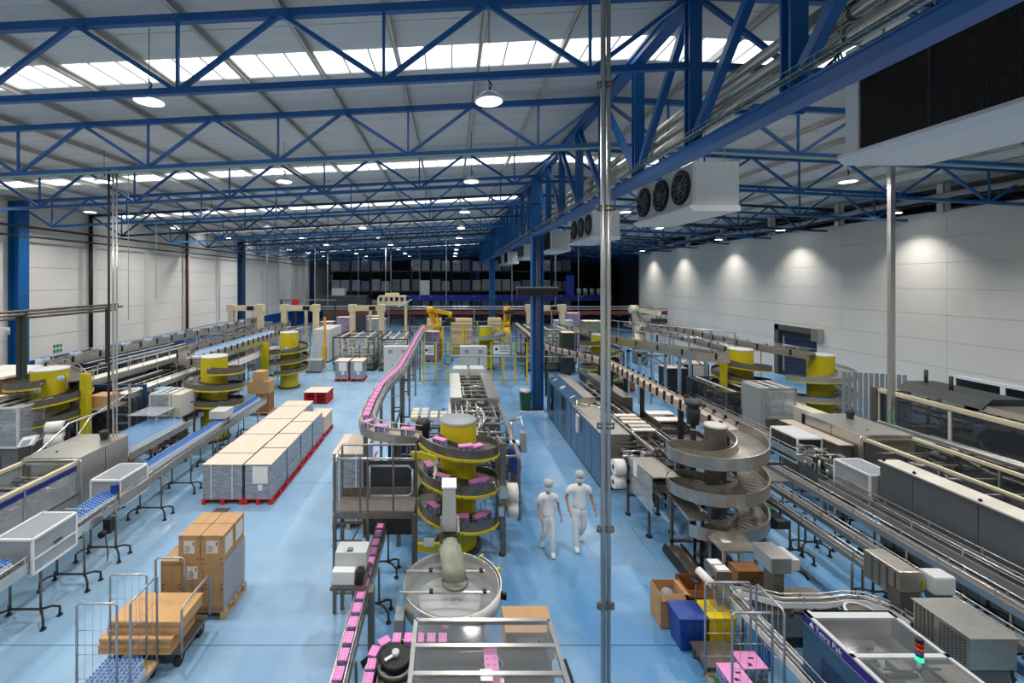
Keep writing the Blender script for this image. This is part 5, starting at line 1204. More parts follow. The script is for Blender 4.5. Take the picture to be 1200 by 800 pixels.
solo('stack_stand', B().box(-17.6, 15.2, 0, -15.6, 17.2, 1.95), DARK, 'dark stand under the brown stack before the left wall', 'stand', (-16.6, 16, 0))
load('pale topped load at the far left edge beneath the pipe gantry', -16.9, 13.4, -14.8, 14.6, .145, 2.4, wm=SMOKE if False else CARDD, straps=False, layers=3)
pallet('wooden_pallet', 'pallet under the far left load', -16.9, 13.4, -14.8, 14.6, WOOD)
solo('white_bin', B().box(-15.0, 14.7, 2.2, -14.4, 15.1, 2.75), WHITE, 'white box by the gantry post on the left', 'box', (-14.7, 14.9, 2.2)) if False else None
# green and white sign on the left wall
t = thing('safety_sign', 'small green and white safety sign on the left wall', 'sign', (WX+.01, 23.3, 2.9))
for k in range(2):
    z = 2.35+.26*k
    part(t, 'sign_plate', B().box(WX+.002, 23.0, z, WX+.012, 23.6, z+.23), WHITE); b = B()
    for j in range(3): b.box(WX+.013, 23.03+.19*j, z+.03, WX+.018, 23.18+.19*j, z+.2)
    part(t, 'green_symbol', b, mat('sign green %d' % k, '#1c8a5c', .5))
# enamel cabinet and trolley near the far aisle
t = thing('enamel_cabinet', 'tall light grey cabinet beside the third yellow spiral', 'cabinet', (-9.6, 35, 0))
part(t, 'cabinet_body', B().box(-10.4, 33, .1, -9.1, 36.6, 2.5), LGREY, bevel=.02); part(t, 'plinth', B().box(-10.35, 33.05, 0, -9.15, 36.5, .1), DARK); 
for k in range(3): part(t, 'door', B().box(-9.1, 33.1+1.15*k, .2, -9.08, 34.15+1.15*k, 2.4), LGREY)
t = thing('grey_trolley', 'small dark grey box trolley right of the third yellow spiral', 'trolley', (-9.1, 29.4, 0))
part(t, 'bin_body', B().prism([(-9.7, .12), (-8.7, .12), (-8.6, .85), (-9.8, .85)], 'y', 29.2, 30.1), MGREY); part(t, 'castor', B().cyl(-9.6, 29.3, 0, .12, .06, 8).cyl(-8.8, 29.3, 0, .12, .06, 8), RUBBER)
# ================================================================ RIGHT OF THE AISLE
def text(root, s, size, loc, rot, m, nm='lettering', ex=.001):
    cu = bpy.data.curves.new(nm, 'FONT'); cu.body = s; cu.size = size; cu.extrude = ex; cu.align_x = 'LEFT'
    o = bpy.data.objects.new(nm, cu); C.objects.link(o); bpy.context.view_layer.update()
    me = bpy.data.meshes.new_from_object(o.evaluated_get(bpy.context.evaluated_depsgraph_get())); bpy.data.objects.remove(o)
    o = bpy.data.objects.new(nm, me); C.objects.link(o); me.materials.clear(); me.materials.append(m)
    o.parent = root; l = wl(root); o.location = Vector(loc)-l; o.rotation_euler = rot; return o
# ---- blue cabinet row of the right packaging machine
t = thing('packaging_machine', 'long blue-sided packaging machine along the right of the aisle, starting at the column', 'machine', (5.4, 16.5, 0), 'long twin-sided packaging machines')
def cabblock(y0, y1, zt, bevelled, nd):
    pr = [(4.5, .08), (4.5, zt-.2 if bevelled else zt), (4.95, zt) if bevelled else (4.52, zt), (5.35, zt), (5.35, .08)]
    cb = part(t, 'cabinet', B().prism(pr, 'y', y0, y1), BLUEM)
    part(cb, 'end_plate', B().prism([(a*1.0, c) for a, c in pr], 'y', y0-.012, y0), SS)
    part(cb, 'top_plate', B().box(4.95 if bevelled else 4.5, y0-.02, zt, 5.37, y1, zt+.015), SS)
    for k in range(nd):
        a, c = y0+(y1-y0)*k/nd+.02, y0+(y1-y0)*(k+1)/nd-.02
        dk = k % 3 == 1 and bevelled
        part(cb, 'door', B().box(4.475, a, .16, 4.5, c, zt-.26 if bevelled else zt-.06), BLUEM if not dk else SMOKE if False else mat('dark blue glass door', '#1c2f33', .12) if 'dark blue glass door' not in bpy.data.materials and dk else (bpy.data.materials['dark blue glass door'] if dk else BLUEM))
        part(cb, 'door_handle', B().box(4.455, c-.1, .8, 4.475, c-.07, 1.05), SSL)
    part(cb, 'plinth', B().box(4.52, y0+.02, 0, 5.3, y1-.02, .08), BLACK)
    if bevelled:
        for y in (y0+.5, y0+1.9, y0+2.05, y0+3.3): part(cb, 'white_strip', B()._add([(4.6, y, zt-.15), (4.6, y+.07, zt-.15), (4.8, y+.07, zt-.06), (4.8, y, zt-.06)], [(0, 1, 2, 3)]), WHITE)
cabblock(16.1, 20.0, 1.9, True, 6); cabblock(12.95, 16.05, 1.65, False, 4)
far_ = part(t, 'rear_side_box', B().box(6.4, 16.1, 1.25, 6.78, 20.2, 1.9), SSD, bevel=.01); part(far_, 'lid', B().box(6.38, 16.1, 1.9, 6.8, 20.2, 1.915), SS)
nr = part(t, 'rear_side_box', B().box(5.9, 13.2, 1.1, 6.3, 15.9, 1.5), SSD, bevel=.01); part(nr, 'lid', B().box(5.88, 13.2, 1.5, 6.32, 15.9, 1.515), SS)
part(t, 'table', B().box(5.35, 12.0, .95, 6.4, 20, 1.0), SSD)
for k in range(14): part(t, 'cross_rail', B().box(5.36, 12.4+.55*k, 1.4, 6.4, 12.46+.55*k, 1.45), SSL)
part(t, 'long_rail', B().box(5.42, 11.6, 1.66, 5.48, 20, 1.72), SSL); part(t, 'long_rail', B().box(6.32, 11.0, 1.55, 6.38, 16, 1.61), SSL)
for x in (5.5, 6.35, 6.7):
    for y in (12.1, 14.2, 16.3, 18.2, 20): part(t, 'leg', B().box(x-.04, y-.04, 0, x+.04, y+.04, 1.2), SSD)
clutter(t, 5.4, 12.1, 6.35, 19.9, 1.02, 1.65, 240, 71, (SSL, DARK, SSD))
part(t, 'boom_arm', B().tube((4.6, 16.0, 1.75), (4.75, 15.0, 1.95), .03, 8).tube((4.75, 15.0, 1.95), (5.3, 14.6, 1.9), .03, 8).tube((4.55, 15.6, 1.2), (4.62, 15.8, 1.9), .03, 8), SSL)
part(t, 'boom_panel', B().box(4.38, 14.9, 1.0, 4.46, 15.15, 1.6), LGREY, bevel=.01)
for k in range(5):
    solo('white_tray', B().box(5.5+.05*(k % 2), 13.0+.35*k, 1.73, 6.2, 13.22+.35*k, 1.76), CARDP if k % 2 else OFFW, 'pale tray plate lying across the right packaging machine, '+ORD[k], 'plate', (5.9, 13+.35*k, 1.73), 'plates on the right packaging machine')
for k in range(2): solo('white_board', B().box(7.0, 14.6+.7*k, 1.5, 7.9, 15.0+.7*k, 1.54), OFFW, ('nearer' if k == 0 else 'farther')+' pale flat board beside the pale conveyor', 'plate', (7.4, 14.6+.7*k, 1.5), 'boards by the pale conveyor')
t = thing('roller_table', 'inclined table of small rollers between the right machine and the pale conveyor', 'conveyor', (7.2, 14.5, 0))
part(t, 'frame', B().box(6.85, 12.6, 1.2, 6.9, 16.4, 1.34).box(8.05, 12.6, 1.2, 8.1, 16.4, 1.34), SSD); part(t, 'bed', B().box(6.9, 12.6, 1.18, 8.05, 16.4, 1.22), SSD)
b = B()
for k in range(3):
    for j in range(12): b.tube((7.0+.085*j, 13.1+1.0*k, 1.3), (7.05+.085*j, 13.1+1.0*k, 1.3), .045, 8); b.tube((7.0+.085*j, 13.3+1.0*k, 1.3), (7.05+.085*j, 13.3+1.0*k, 1.3), .045, 8)
part(t, 'wheel', b, BLACK)['kind'] = 'stuff'
for x in (6.87, 8.07):
    for y in (12.7, 14.5, 16.3): part(t, 'leg', B().box(x-.03, y-.03, 0, x+.03, y+.03, 1.2), SSD)
part(t, 'pad_stand', B().box(7.0, 14.5, 1.22, 7.05, 15.8, 1.5).box(7.85, 14.5, 1.22, 7.9, 15.8, 1.5), SSD)
# ---- infeed frame with film rolls in front of the blue cabinets
t = thing('infeed_frame', 'open stainless frame with sloping tray between the blue machine and the steel spiral', 'machine', (5.3, 11.5, 0))
for x, y in ((4.75, 11.6), (4.85, 10.6), (5.55, 11.6), (5.05, 9.9), (5.75, 9.9), (5.5, 10.8)):
    part(t, 'leg', B().box(x-.03, y-.03, .04, x+.03, y+.03, 1.3), SSD); part(t, 'foot', B().cyl(x, y, 0, .04, .07, 10), BLACK)
for q in ((4.75, 11.57, .5, 5.6, 11.63, .56), (5.0, 9.87, .3, 5.8, 9.93, .36), (4.82, 9.9, 1.25, 4.88, 11.6, 1.31)): part(t, 'beam', B().box(*q), SSD)
part(t, 'top_plate', B().prism([(10.15, 1.62), (11.5, 1.55), (11.5, 1.58), (10.15, 1.65)], 'x', 4.75, 5.4), SS)
part(t, 'clear_side_door', B().box(4.74, 10.2, .75, 4.752, 11.5, 1.6), GLASS); part(t, 'paper_note', B().box(4.728, 11.0, 1.25, 4.735, 11.2, 1.6), WHITE)
part(t, 'sloping_tray', B().prism([(9.2, 1.22), (10.9, 1.42), (10.9, 1.36), (9.2, 1.16)], 'x', 5.05, 5.5), SS)
part(t, 'tray_rail', B().tube((5.45, 9.2, 1.32), (5.2, 10.6, 1.5), .02, 6), SSL)
part(t, 'white_roll_drum', B().tube((4.78, 11.3, .95), (5.1, 11.3, .95), .17, 16), LGREY)
clutter(t, 4.8, 10.2, 5.7, 12.8, .8, 1.55, 130, 81, (SSL, DARK, SSD))
for z, r_ in ((1.32, .2), (.92, .17)):
    t = thing('film_roll', ('upper' if z > 1 else 'lower')+' white film roll on the aisle side beside the front steel pole', 'film roll', (4.45, 11.5, z), 'film rolls right of the aisle')
    part(t, 'roll', B().tube((4.32, 11.5, z), (4.6, 11.5, z), r_, 24), OFFW); part(t, 'core', B().tube((4.3, 11.5, z), (4.74, 11.5, z), .06, 12), DARK)
# ---- pale slat conveyor
pcp = [(4.9, 33, 3.0), (4.85, 26, 2.9), (4.75, 24.6, 2.85), (4.95, 22.8, 2.8), (5.8, 21.2, 2.75), (6.5, 19.8, 2.75), (6.76, 18.6, 2.75), (6.76, 14, 2.72), (6.76, 10.3, 2.7)]
conveyor('pale segmented conveyor with black clamps curving from the column down to the steel spiral', pcp, .34, (), BELTL, BELTL, .06, .16, .0, brackets=.45)
t = thing('conveyor_support', 'black posts with bracing under the pale segmented conveyor', 'support', (7, 17, 0))
for x, y in ((6.9, 13), (6.9, 15.6), (6.6, 17.8), (7.2, 17.8), (6.9, 20), (5.2, 23.5), (4.9, 28), (7.1, 11.6)): part(t, 'post', B().box(x-.06, y-.06, 0, x+.06, y+.06, 2.56), BLACK)
part(t, 'brace', B().beam((6.6, 17.8, .8), (7.2, 17.8, 1.8), .05, .05).beam((7.2, 17.8, .8), (6.6, 17.8, 1.8), .05, .05), DARK)
# ---- stainless spiral
sp = spiral('large bare stainless spiral conveyor right of the front steel pole', 5.95, 9.75, .22, .42, .98, 3.0, .9, .74, 2.5, math.radians(-150), edge=None, track=SSD, colm=SSD, wallm=SS, lip=.17, capm=PURL)
for k in range(9): part(sp, 'strut', B().beam((5.95, 9.75, 1.05+.22*k), (5.95+.5*math.cos(k*1.1), 9.75+.5*math.sin(k*1.1), 1.05+.22*k), .03, .03), SSL)
part(sp, 'exit_track', B().ribbon([(6.76, 10.3, 2.68), (6.7, 10.05, 2.67), (6.6, 9.8, 2.66)], -.24, .24, .04), SSD)
part(sp, 'motor', B().lathe(6.15, 11.0, [(0, 2.6), (.14, 2.62), (.16, 3.0), (.12, 3.05), (.2, 3.1), (.2, 3.2), (0, 3.22)], 14), DARK)
part(sp, 'motor_stand', B().box(6.1, 10.95, 0, 6.2, 11.05, 2.6), DARK)
t = thing('spiral_stand', 'black box-section stand under the stainless spiral', 'stand', (5.45, 9.4, 0))
for x in (5.35, 5.6):
    for y in (9.25, 9.5): part(t, 'post', B().box(x-.025, y-.025, 0, x+.025, y+.025, .68), BLACK)
part(t, 'cross_plate', B().box(5.33, 9.25, .3, 5.62, 9.5, .34), SSD)
t = thing('floor_conveyor', 'low belt unit lying on the floor below the stainless spiral', 'conveyor', (5.1, 9.5, 0))
part(t, 'belt', B().prism([(8.7, .1), (8.78, .2), (9.9, .22), (9.98, .12), (9.9, .04), (8.78, .03)], 'x', 4.9, 5.25), SSD, bevel=.01); part(t, 'side_plate', B().prism([(8.7, .06), (8.8, .24), (9.9, .26), (9.98, .06)], 'x', 5.25, 5.28), BLACK)
part(t, 'side_plate', B().prism([(8.7, .06), (8.8, .24), (9.9, .26), (9.98, .06)], 'x', 4.87, 4.9), BLACK)
# ---- work table with papers, carton below
t = thing('work_table', 'stainless work table with paper sheets below the steel spiral', 'table', (5.9, 8.7, 0))
part(t, 'table_top', B().box(5.33, 8.48, .93, 6.05, 9.06, .97), SS); part(t, 'rear_shield', B().box(5.33, 9.0, .5, 5.5, 9.05, .93), BRED if False else DARK)
for x in (5.37, 6.0):
    for y in (8.52, 9.0): part(t, 'leg', B().box(x-.025, y-.025, 0, x+.025, y+.025, .93), SSL)
solo('paper_sheet', B().box(5.5, 8.75, .972, 5.66, 8.92, .976), WHITE, 'small white paper on the left of the work table', 'paper', (5.5, 8.6, .972)); solo('paper_sheet', B().box(5.68, 8.78, .972, 5.95, 8.98, .978), WHITE, 'large white paper on the middle of the work table', 'paper', (5.7, 8.7, .972))
carton('brown carton with round emblem standing below the work table', 5.43, 8.2, 5.92, 8.5, .48, .76, CARDD, None, False, False, marks=False)
solo('carton_shelf', B().box(5.4, 8.15, .44, 5.95, 8.55, .48).box(5.42, 8.17, 0, 5.46, 8.21, .44).box(5.88, 8.17, 0, 5.92, 8.21, .44).box(5.42, 8.49, 0, 5.46, 8.53, .44).box(5.88, 8.49, 0, 5.92, 8.53, .44), SSD, 'low steel shelf carrying the round emblem carton', 'shelf', (5.6, 8, .0))
b = B(); b.lathe(0, 0, [(.05, 0), (.065, 0)], 16)
solo('round_emblem', B()._add([(5.76+.06*math.cos(i*PI/6)*(1 if j else .7), 8.195, .6+.06*math.sin(i*PI/6)*(1 if j else .75)) for j in (0, 1) for i in range(12)], [(i, (i+1) % 12, 12+(i+1) % 12, 12+i) for i in range(12)]), BLACK, 'dark ring emblem printed on the carton below the work table', 'emblem', (5.76, 8.195, .6))
# ---- inspection units
t = thing('weigher', 'upright grey inspection cabinet with papers on its sloping top', 'inspection unit', (4.75, 7.7, 0))
part(t, 'cabinet_body', B().box(4.59, 7.48, 0, 4.82, 7.8, 1.1), SS, bevel=.01); part(t, 'head', B().box(4.57, 7.46, 1.1, 4.84, 7.82, 1.25), SSD, bevel=.01)
part(t, 'paper', B().box(4.6, 7.66, 1.252, 4.8, 7.8, 1.256).box(4.62, 7.49, 1.252, 4.82, 7.63, 1.256), WHITE)
t = thing('paper_roll', 'white paper roll hanging on the left of the grey inspection cabinet', 'paper roll', (4.3, 7.5, .9))
part(t, 'roll', B().tube((4.4, 7.7, 1.12), (4.48, 7.4, 1.06), .07, 20), OFFW); part(t, 'core', B().tube((4.48, 7.4, 1.06), (4.49, 7.36, 1.055), .035, 10), CARDD)
part(t, 'holder', B().tube((4.44, 7.55, 1.09), (4.6, 7.55, 1.09), .02, 6), SSD)
t = thing('round_stand', 'small round black plate on a thin stem beside the paper roll', 'stand', (4.1, 7.9, 0)); part(t, 'plate', B().lathe(4.3, 7.6, [(.0, 1.0), (.09, 1.0), (.09, 1.02), (.0, 1.03)], 20), BLACK); part(t, 'stem', B().tube((4.3, 7.6, 0), (4.3, 7.6, 1.0), .015, 8), SSD)
t = thing('checkweigher', 'square stainless head on a thick column with a hopper base, right of the carton', 'inspection unit', (6.0, 7.6, 0))
part(t, 'head', B().box(5.57, 7.53, 1.16, 5.92, 8.0, 1.42), SS, bevel=.01); part(t, 'head_lid', B().box(5.56, 7.52, 1.42, 5.93, 8.01, 1.432), SSL)
part(t, 'column', B().box(5.65, 7.6, .5, 5.85, 7.85, 1.16), SSD, bevel=.02); part(t, 'hopper', B().prism([(5.3, .68), (6.6, .68), (6.35, .3), (5.5, .3)], 'y', 7.25, 7.9), SSD); part(t, 'pedestal', B().box(5.7, 7.4, 0, 6.1, 7.8, .3), DARK)
part(t, 'side_printer', B().box(5.98, 7.7, 1.1, 6.2, 8.1, 1.3), LGREY, bevel=.01); part(t, 'printer_arm', B().path([(6.1, 7.8, 1.1), (6.3, 7.75, 1.05), (6.35, 7.7, .95)], .03, 6), BLACK)
# thin track with the round turning disc
tr = [(5.1, 7.6, .82), (5.6, 7.35, .82), (6.3, 7.35, .82), (6.75, 7.42, .82), (7.05, 7.38, .82), (7.3, 7.15, .82), (7.35, 6.9, .82)]
conveyor('slim white-edged track passing the hopper towards the round disc', tr, .1, [(6.1, 7.35, .8), (6.6, 7.4, .8), (7.05, 7.3, .8)], BELT, WHITE, .03, .06, .07, feet=False)
t = thing('turning_disc', 'round grey turning disc with white rim, left of the printer column', 'conveyor', (6.72, 7.05, 0))
part(t, 'disc', B().cyl(6.72, 7.08, .8, .82, .21, 28), BELT); part(t, 'rim', B().lathe(6.72, 7.08, [(.21, .79), (.24, .79), (.24, .85), (.21, .85)], 28), WHITE); part(t, 'leg', B().cyl(6.72, 7.08, 0, .8, .025, 8), SSD)
conveyor('slim white-edged conveyor descending past the bins to the bottom edge', [(4.95, 7.9, .72), (4.95, 7.5, .72), (5.0, 6.2, .72), (5.0, 4.8, .72)], .14, [(5, 7.3, .72), (5, 6.0, .72)], BELT, WHITE, .03, .08, .06, feet=False)
t = thing('turning_disc', 'small round disc with white rim behind the yellow bin', 'conveyor', (5.05, 7.6, 0))
part(t, 'disc', B().cyl(5.12, 7.62, .74, .76, .13, 20), LGREY); part(t, 'rim', B().lathe(5.12, 7.62, [(.13, .73), (.15, .73), (.15, .78), (.13, .78)], 20), WHITE); part(t, 'leg', B().cyl(5.12, 7.62, 0, .74, .025, 8), SSD)
# ---- bins and open cartons
def bin_(label, x0, x1, y0, y1, z1, m):
    t = thing('plastic_bin', label, 'bin', ((x0+x1)/2, (y0+y1)/2, 0), 'plastic bins')
    part(t, 'tub', B()._add([(x0+.03, y0+.03, 0), (x1-.03, y0+.03, 0), (x1-.03, y1-.03, 0), (x0+.03, y1-.03, 0), (x0, y0, z1-.05), (x1, y0, z1-.05), (x1, y1, z1-.05), (x0, y1, z1-.05)],
         [(3, 2, 1, 0), (0, 1, 5, 4), (1, 2, 6, 5), (2, 3, 7, 6), (3, 0, 4, 7), (4, 5, 6, 7)]), m, bevel=.015)
    part(t, 'lid', B().box(x0-.015, y0-.02, z1-.05, x1+.015, y1+.015, z1), m, bevel=.015)
    for k in range(3): x = x0+(x1-x0)*(k+1)/4; part(t, 'rib', B().box(x-.012, y0+.0, .06, x+.012, y0+.025, z1-.07), m)
bin_('lidded dark blue plastic bin standing in front of the open carton', 3.86, 4.34, 7.3, 7.7, .58, BLUEP)
bin_('lidded yellow plastic bin right of the blue bin', 4.38, 4.85, 7.35, 7.75, .56, mat('yellow plastic', '#e3c214', .45))
def open_box(label, x0, x1, y0, y1, z1, m, fl=.1):
    t = thing('open_carton', label, 'carton', ((x0+x1)/2, (y0+y1)/2, 0), 'open cartons by the bins'); th = .008
    part(t, 'wall', B().box(x0, y0, 0, x1, y0+th, z1).box(x0, y1-th, 0, x1, y1, z1).box(x0, y0+th, 0, x0+th, y1-th, z1).box(x1-th, y0+th, 0, x1, y1-th, z1).box(x0, y0, 0, x1, y1, th), m)
    part(t, 'flap', B()._add([(x0, y0, z1), (x1, y0, z1), (x1, y0-fl*.5, z1-fl), (x0, y0-fl*.5, z1-fl)], [(0, 1, 2, 3)]), m); part(t, 'flap', B()._add([(x1, y0, z1), (x1, y1, z1), (x1+fl, y1, z1-fl*.3), (x1+fl, y0, z1-fl*.3)], [(0, 1, 2, 3)]), m)
open_box('open cardboard box with a clear bag, left behind the blue bin', 3.78, 4.22, 7.8, 8.2, .62, CARD)
solo('plastic_bag', B().lathe(4.0, 8.0, [(.0, .05), (.15, .1), (.17, .4), (.1, .55), (.03, .58), (0, .57)], 9), FILM, 'crumpled clear plastic bag inside the open cardboard box', 'bag', (4, 8, .05))
open_box('open dark brown cardboard box behind the yellow bin', 4.32, 4.75, 7.9, 8.35, .62, mat('rust cardboard', '#8a4f22', .8))
solo('blue_cloth_box', B().box(4.9, 6.95, 0, 5.15, 7.2, .6), mat('azure plastic', '#2f86c6', .5), 'small azure blue container behind the wire cage', 'container', (5, 7, 0), bevel=.02)
# ---- wire cage with pink cases on green trays
cage('galvanised wire roll cage holding pink cases at the bottom right of the aisle', 3.9, 4.7, 6.05, 6.7, 1.61, (('y', 6.07, 3.94, 4.5), ('y', 6.68, 3.92, 4.62), ('x', 4.69, 6.1, 6.66)), deck=SSD)
GR = mat('green printed tray', '#4f9a3c', .6, noise=.5, scale=14, col2='#2c5a2a')
solo('green_tray', B().box(4.3, 6.1, .215, 4.66, 6.66, .38), GR, 'bright green printed case on the deck under the right pink case', 'case', (4.5, 6.3, .215)); solo('green_tray', B().box(3.95, 6.1, .215, 4.27, 6.5, .38), GR, 'bright green printed case under the left pink case', 'case', (4.1, 6.3, .215))
for lb, x0, x1, y0, y1, z0 in (('pink-lidded case of drink cartons at the right in the wire cage', 4.3, 4.66, 6.36, 6.66, .385), ('pink-lidded case of drink cartons at the left front of the wire cage', 3.95, 4.27, 6.12, 6.46, .385)):
    t = thing('drink_case', lb, 'case', ((x0+x1)/2, (y0+y1)/2, z0), 'pink cases in the wire cage')
    b = B()
    for i in range(4):
        for j in range(3): b.box(x0+(x1-x0)*i/4+.004, y0+(y1-y0)*j/3+.004, z0, x0+(x1-x0)*(i+1)/4-.004, y0+(y1-y0)*(j+1)/3-.004, z0+.17)
    part(t, 'cartons', b, PINKS); part(t, 'pink_lid', B().box(x0, y0, z0+.17, x1, y1, z0+.19), PINK)
    part(t, 'lid_print', B().box(x0+.1, y0+.04, z0+.19, x0+.16, y0+.09, z0+.192).box(x0+.18, y0+.16, z0+.19, x0+.26, y0+.19, z0+.192), BLACK)
t = thing('low_table', 'low grey steel table between the bins and the wire cage', 'table', (4.4, 7, 0))
part(t, 'top', B().box(4.0, 6.75, .2, 4.78, 7.25, .24), SSD)
for x in (4.04, 4.74):
    for y in (6.8, 7.2): part(t, 'leg', B().box(x-.02, y-.02, 0, x+.02, y+.02, .2), SSD)
t = thing('blue_machine_housing', 'dark blue drive housing at the bottom edge left of the big blue-sided machine', 'machine', (4.95, 5.8, 0))
part(t, 'body', B().prism([(5.3, 0), (6.1, 0), (6.1, .95), (5.9, 1.0), (5.3, .96)], 'x', 4.98, 5.3) if False else B().box(5.0, 5.5, 0, 5.32, 6.2, .8), mat('dark teal blue enamel', '#1f4467', .4), bevel=.03); part(t, 'label_plate', B().box(5.1, 5.7, .801, 5.25, 5.9, .805), OFFW)
# ---- blue sided glazed machine bottom right
t = thing('glazed_packer', 'big machine with blue side panels, navy lettering band and glass roof, bottom right', 'machine', (5.7, 5.2, 0))
xa, xb, ya, yb, zt = 5.08, 6.32, 3.4, 6.26, 1.5
TEAL = mat('teal blue panel', '#2b5775', .4)
part(t, 'side_panel', B().box(xa, ya, .05, xa+.03, yb, zt-.14), TEAL); part(t, 'lettering_band', B().box(xa-.006, ya, zt-.14, xa+.03, yb, zt-.02), bpy.data.materials['navy stripe'])
part(t, 'band_edge', B().box(xa-.008, ya, zt-.15, xa+.0, yb, zt-.14).box(xa-.008, ya, zt-.02, xa+.02, yb, zt-.01), SSL)
part(t, 'body', B().box(xa+.04, ya, .05, xb, yb-.02, 1.15), DARK)
part(t, 'roof_frame', B().box(xa, yb-.14, zt-.03, xb, yb, zt).box(xa, yb-.78, zt-.03, xb, yb-.72, zt).box(xa, ya, zt-.03, xa+.05, yb, zt).box(xb-.05, ya, zt-.03, xb, yb, zt).box(xa, yb-1.42, zt-.03, xb, yb-1.36, zt), LGREY)
part(t, 'rear_panel', B().box(xa+.1, yb-.03, 1.15, xb, yb, zt), SS)
for a, c in ((yb-.14, yb-.72), (yb-.78, yb-1.36), (yb-1.42, ya)): part(t, 'roof_pane', B().box(xa+.05, c, zt-.02, xb-.05, a, zt-.012), CLEAR)
part(t, 'side_window', B().box(xa-.004, 5.2, .5, xa, 5.95, 1.1), NAVY); part(t, 'side_window', B().box(xa-.004, 4.3, .5, xa, 5.1, 1.1), NAVY); part(t, 'lock', B().box(xa-.012, 5.12, 1.2, xa, 5.18, 1.28), PURL)
part(t, 'hook', B().path([(xa, yb, zt-.05), (xa-.12, yb+.02, zt-.03), (xa-.18, yb, zt-.1)], .025, 6), BLACK); part(t, 'inner_reel', B().lathe(5.75, 5.6, [(.1, 1.2), (.24, 1.2), (.24, 1.24), (.1, 1.24)], 24), MGREY)
text(t, 'Tetra Pak', .105, (xa-.008, yb-.22, zt-.115), (PI/2, 0, -PI/2), WHITE)
part(t, 'logo', B().prism([(yb-.2, zt-.11), (yb-.12, zt-.11), (yb-.16, zt-.04)], 'x', xa-.01, xa-.006), WHITE)
clutter(t, xa+.15, 3.6, xb-.1, 6.0, 1.16, 1.34, 50, 91, (DARK, BLACK, SSD))
part(t, 'stainless_skirt', B().box(xb, ya, .1, 7.0, 6.0, .95), SSD)
part(t, 'coiled_hose', B().path([(6.0+.17*math.cos(a*.25), 4.75+.17*math.sin(a*.25), 1.56+.0*a) for a in range(22)], .045, 8), BLACK)
t = thing('signal_tower', 'stack light with black, orange, blue and lit green segments', 'signal light', (6.15, 5.35, 1.5))
part(t, 'pole', B().tube((5.72, 5.3, 1.5), (5.72, 5.3, 1.62), .018, 8), LGREY)
for k, (nm, m) in enumerate((('green_segment', mat('lit green lens', '#27e08a', .3, emit=2.0)), ('blue_segment', mat('blue lens', '#1b4f9a', .3)), ('orange_segment', mat('orange lens', '#d2551a', .3)), ('red_segment', mat('red lens', '#a82418', .3)), ('black_cap', BLACK))):
    part(t, nm, B().cyl(5.72, 5.3, 1.62+.055*k, 1.672+.055*k, .04, 16), m)
t = thing('drive_housing', 'large stainless housing with ventilation slots at the right, above the glass roof', 'machine', (7.5, 6.3, 0))
part(t, 'housing', B().box(7.19, 6.01, .86, 7.84, 6.75, 1.3), SS, bevel=.008); part(t, 'lid', B().box(7.17, 5.99, 1.3, 7.86, 6.77, 1.31), SSL)
b = B()
for i in range(7):
    for j in range(9): b.box(7.182, 6.06+.05*i, .9+.04*j, 7.19, 6.09+.05*i, .912+.04*j)
part(t, 'vent_slot', b, BLACK)['kind'] = 'stuff'
b = B()
for i in range(5): b.box(7.184, 6.47+.055*i, .88, 7.19, 6.5+.055*i, 1.28)
part(t, 'pressed_rib', b, SSD); part(t, 'support', B().box(7.25, 6.05, 0, 7.8, 6.7, .86), SSD)
t = thing('code_printer', 'stainless column with ribbed head and white printer unit, right of the turning disc', 'printer', (7.5, 7.2, 0))
part(t, 'column', B().box(7.3, 7.05, 0, 7.62, 7.25, 1.2), SSD); part(t, 'head', B().prism([(7.08, 1.02), (7.7, 1.02), (7.7, 1.5), (7.08, 1.5)], 'x', 7.32, 7.68), SS, bevel=.01)
for k in range(4): part(t, 'head_rib', B().box(7.312, 7.14+.13*k, 1.06, 7.32, 7.17+.13*k, 1.46), SSD)
part(t, 'printer_case', B().box(7.75, 6.95, 1.2, 8.1, 7.2, 1.5), LGREY, bevel=.03); part(t, 'printer_bracket', B().prism([(7.78, 1.2), (8.06, 1.2), (7.98, 1.0), (7.84, 1.0)], 'y', 6.98, 7.16), SSD); part(t, 'yellow_label', B().box(7.69, 7.06, 1.2, 7.7, 7.12, 1.36), YEL)
part(t, 'hoses', B().path([(7.8, 7.0, 1.0), (7.75, 6.95, .6), (7.7, 6.95, .1)], .02, 6).path([(7.9, 7.0, 1.0), (7.9, 6.95, .6), (7.8, 6.95, .1)], .02, 6), DARK)
# ---- long narrow conveyors of the right line
g = 'long narrow conveyors of the right line'
def fy(a, b_, s_): 
    out = []; y = a
    while y < b_: out.append(y); y += s_
    return out
conveyor('long narrow conveyor nearest the turning disc, ending at the printer column', [(7.62, 12.6, 1.0), (7.68, 10, 1.0), (7.68, 7.6, 1.0)], .14, [(7.68, y, 1.0) for y in fy(8.2, 12.5, 1.5)], BELT, SSL, .03, .07, .08, group=g)
conveyor('second long narrow conveyor of the right line', [(8.28, 15, 1.0), (8.28, 4.2, 1.0)], .16, [(8.28, y, 1.0) for y in fy(5.2, 15, 1.6)], BELT, SSL, .03, .08, .08, group=g)
conveyor('third long narrow conveyor of the right line', [(9.16, 15.8, 1.0), (9.16, 10.2, 1.0), (9.1, 4.2, 1.0)], .2, [(9.16, y, 1.0) for y in fy(5.4, 15.5, 1.6)], BELT, SSL, .03, .1, .08, group=g)
conveyor('wide conveyor with many guide rails hugging the dark cabinets', [(9.68, 11.2, 1.1), (9.68, 4.0, 1.1)], .36, [(9.68, y, 1.1) for y in fy(4.6, 11, 1.7)], DARK, SSL, .04, .12, .14, group=g)
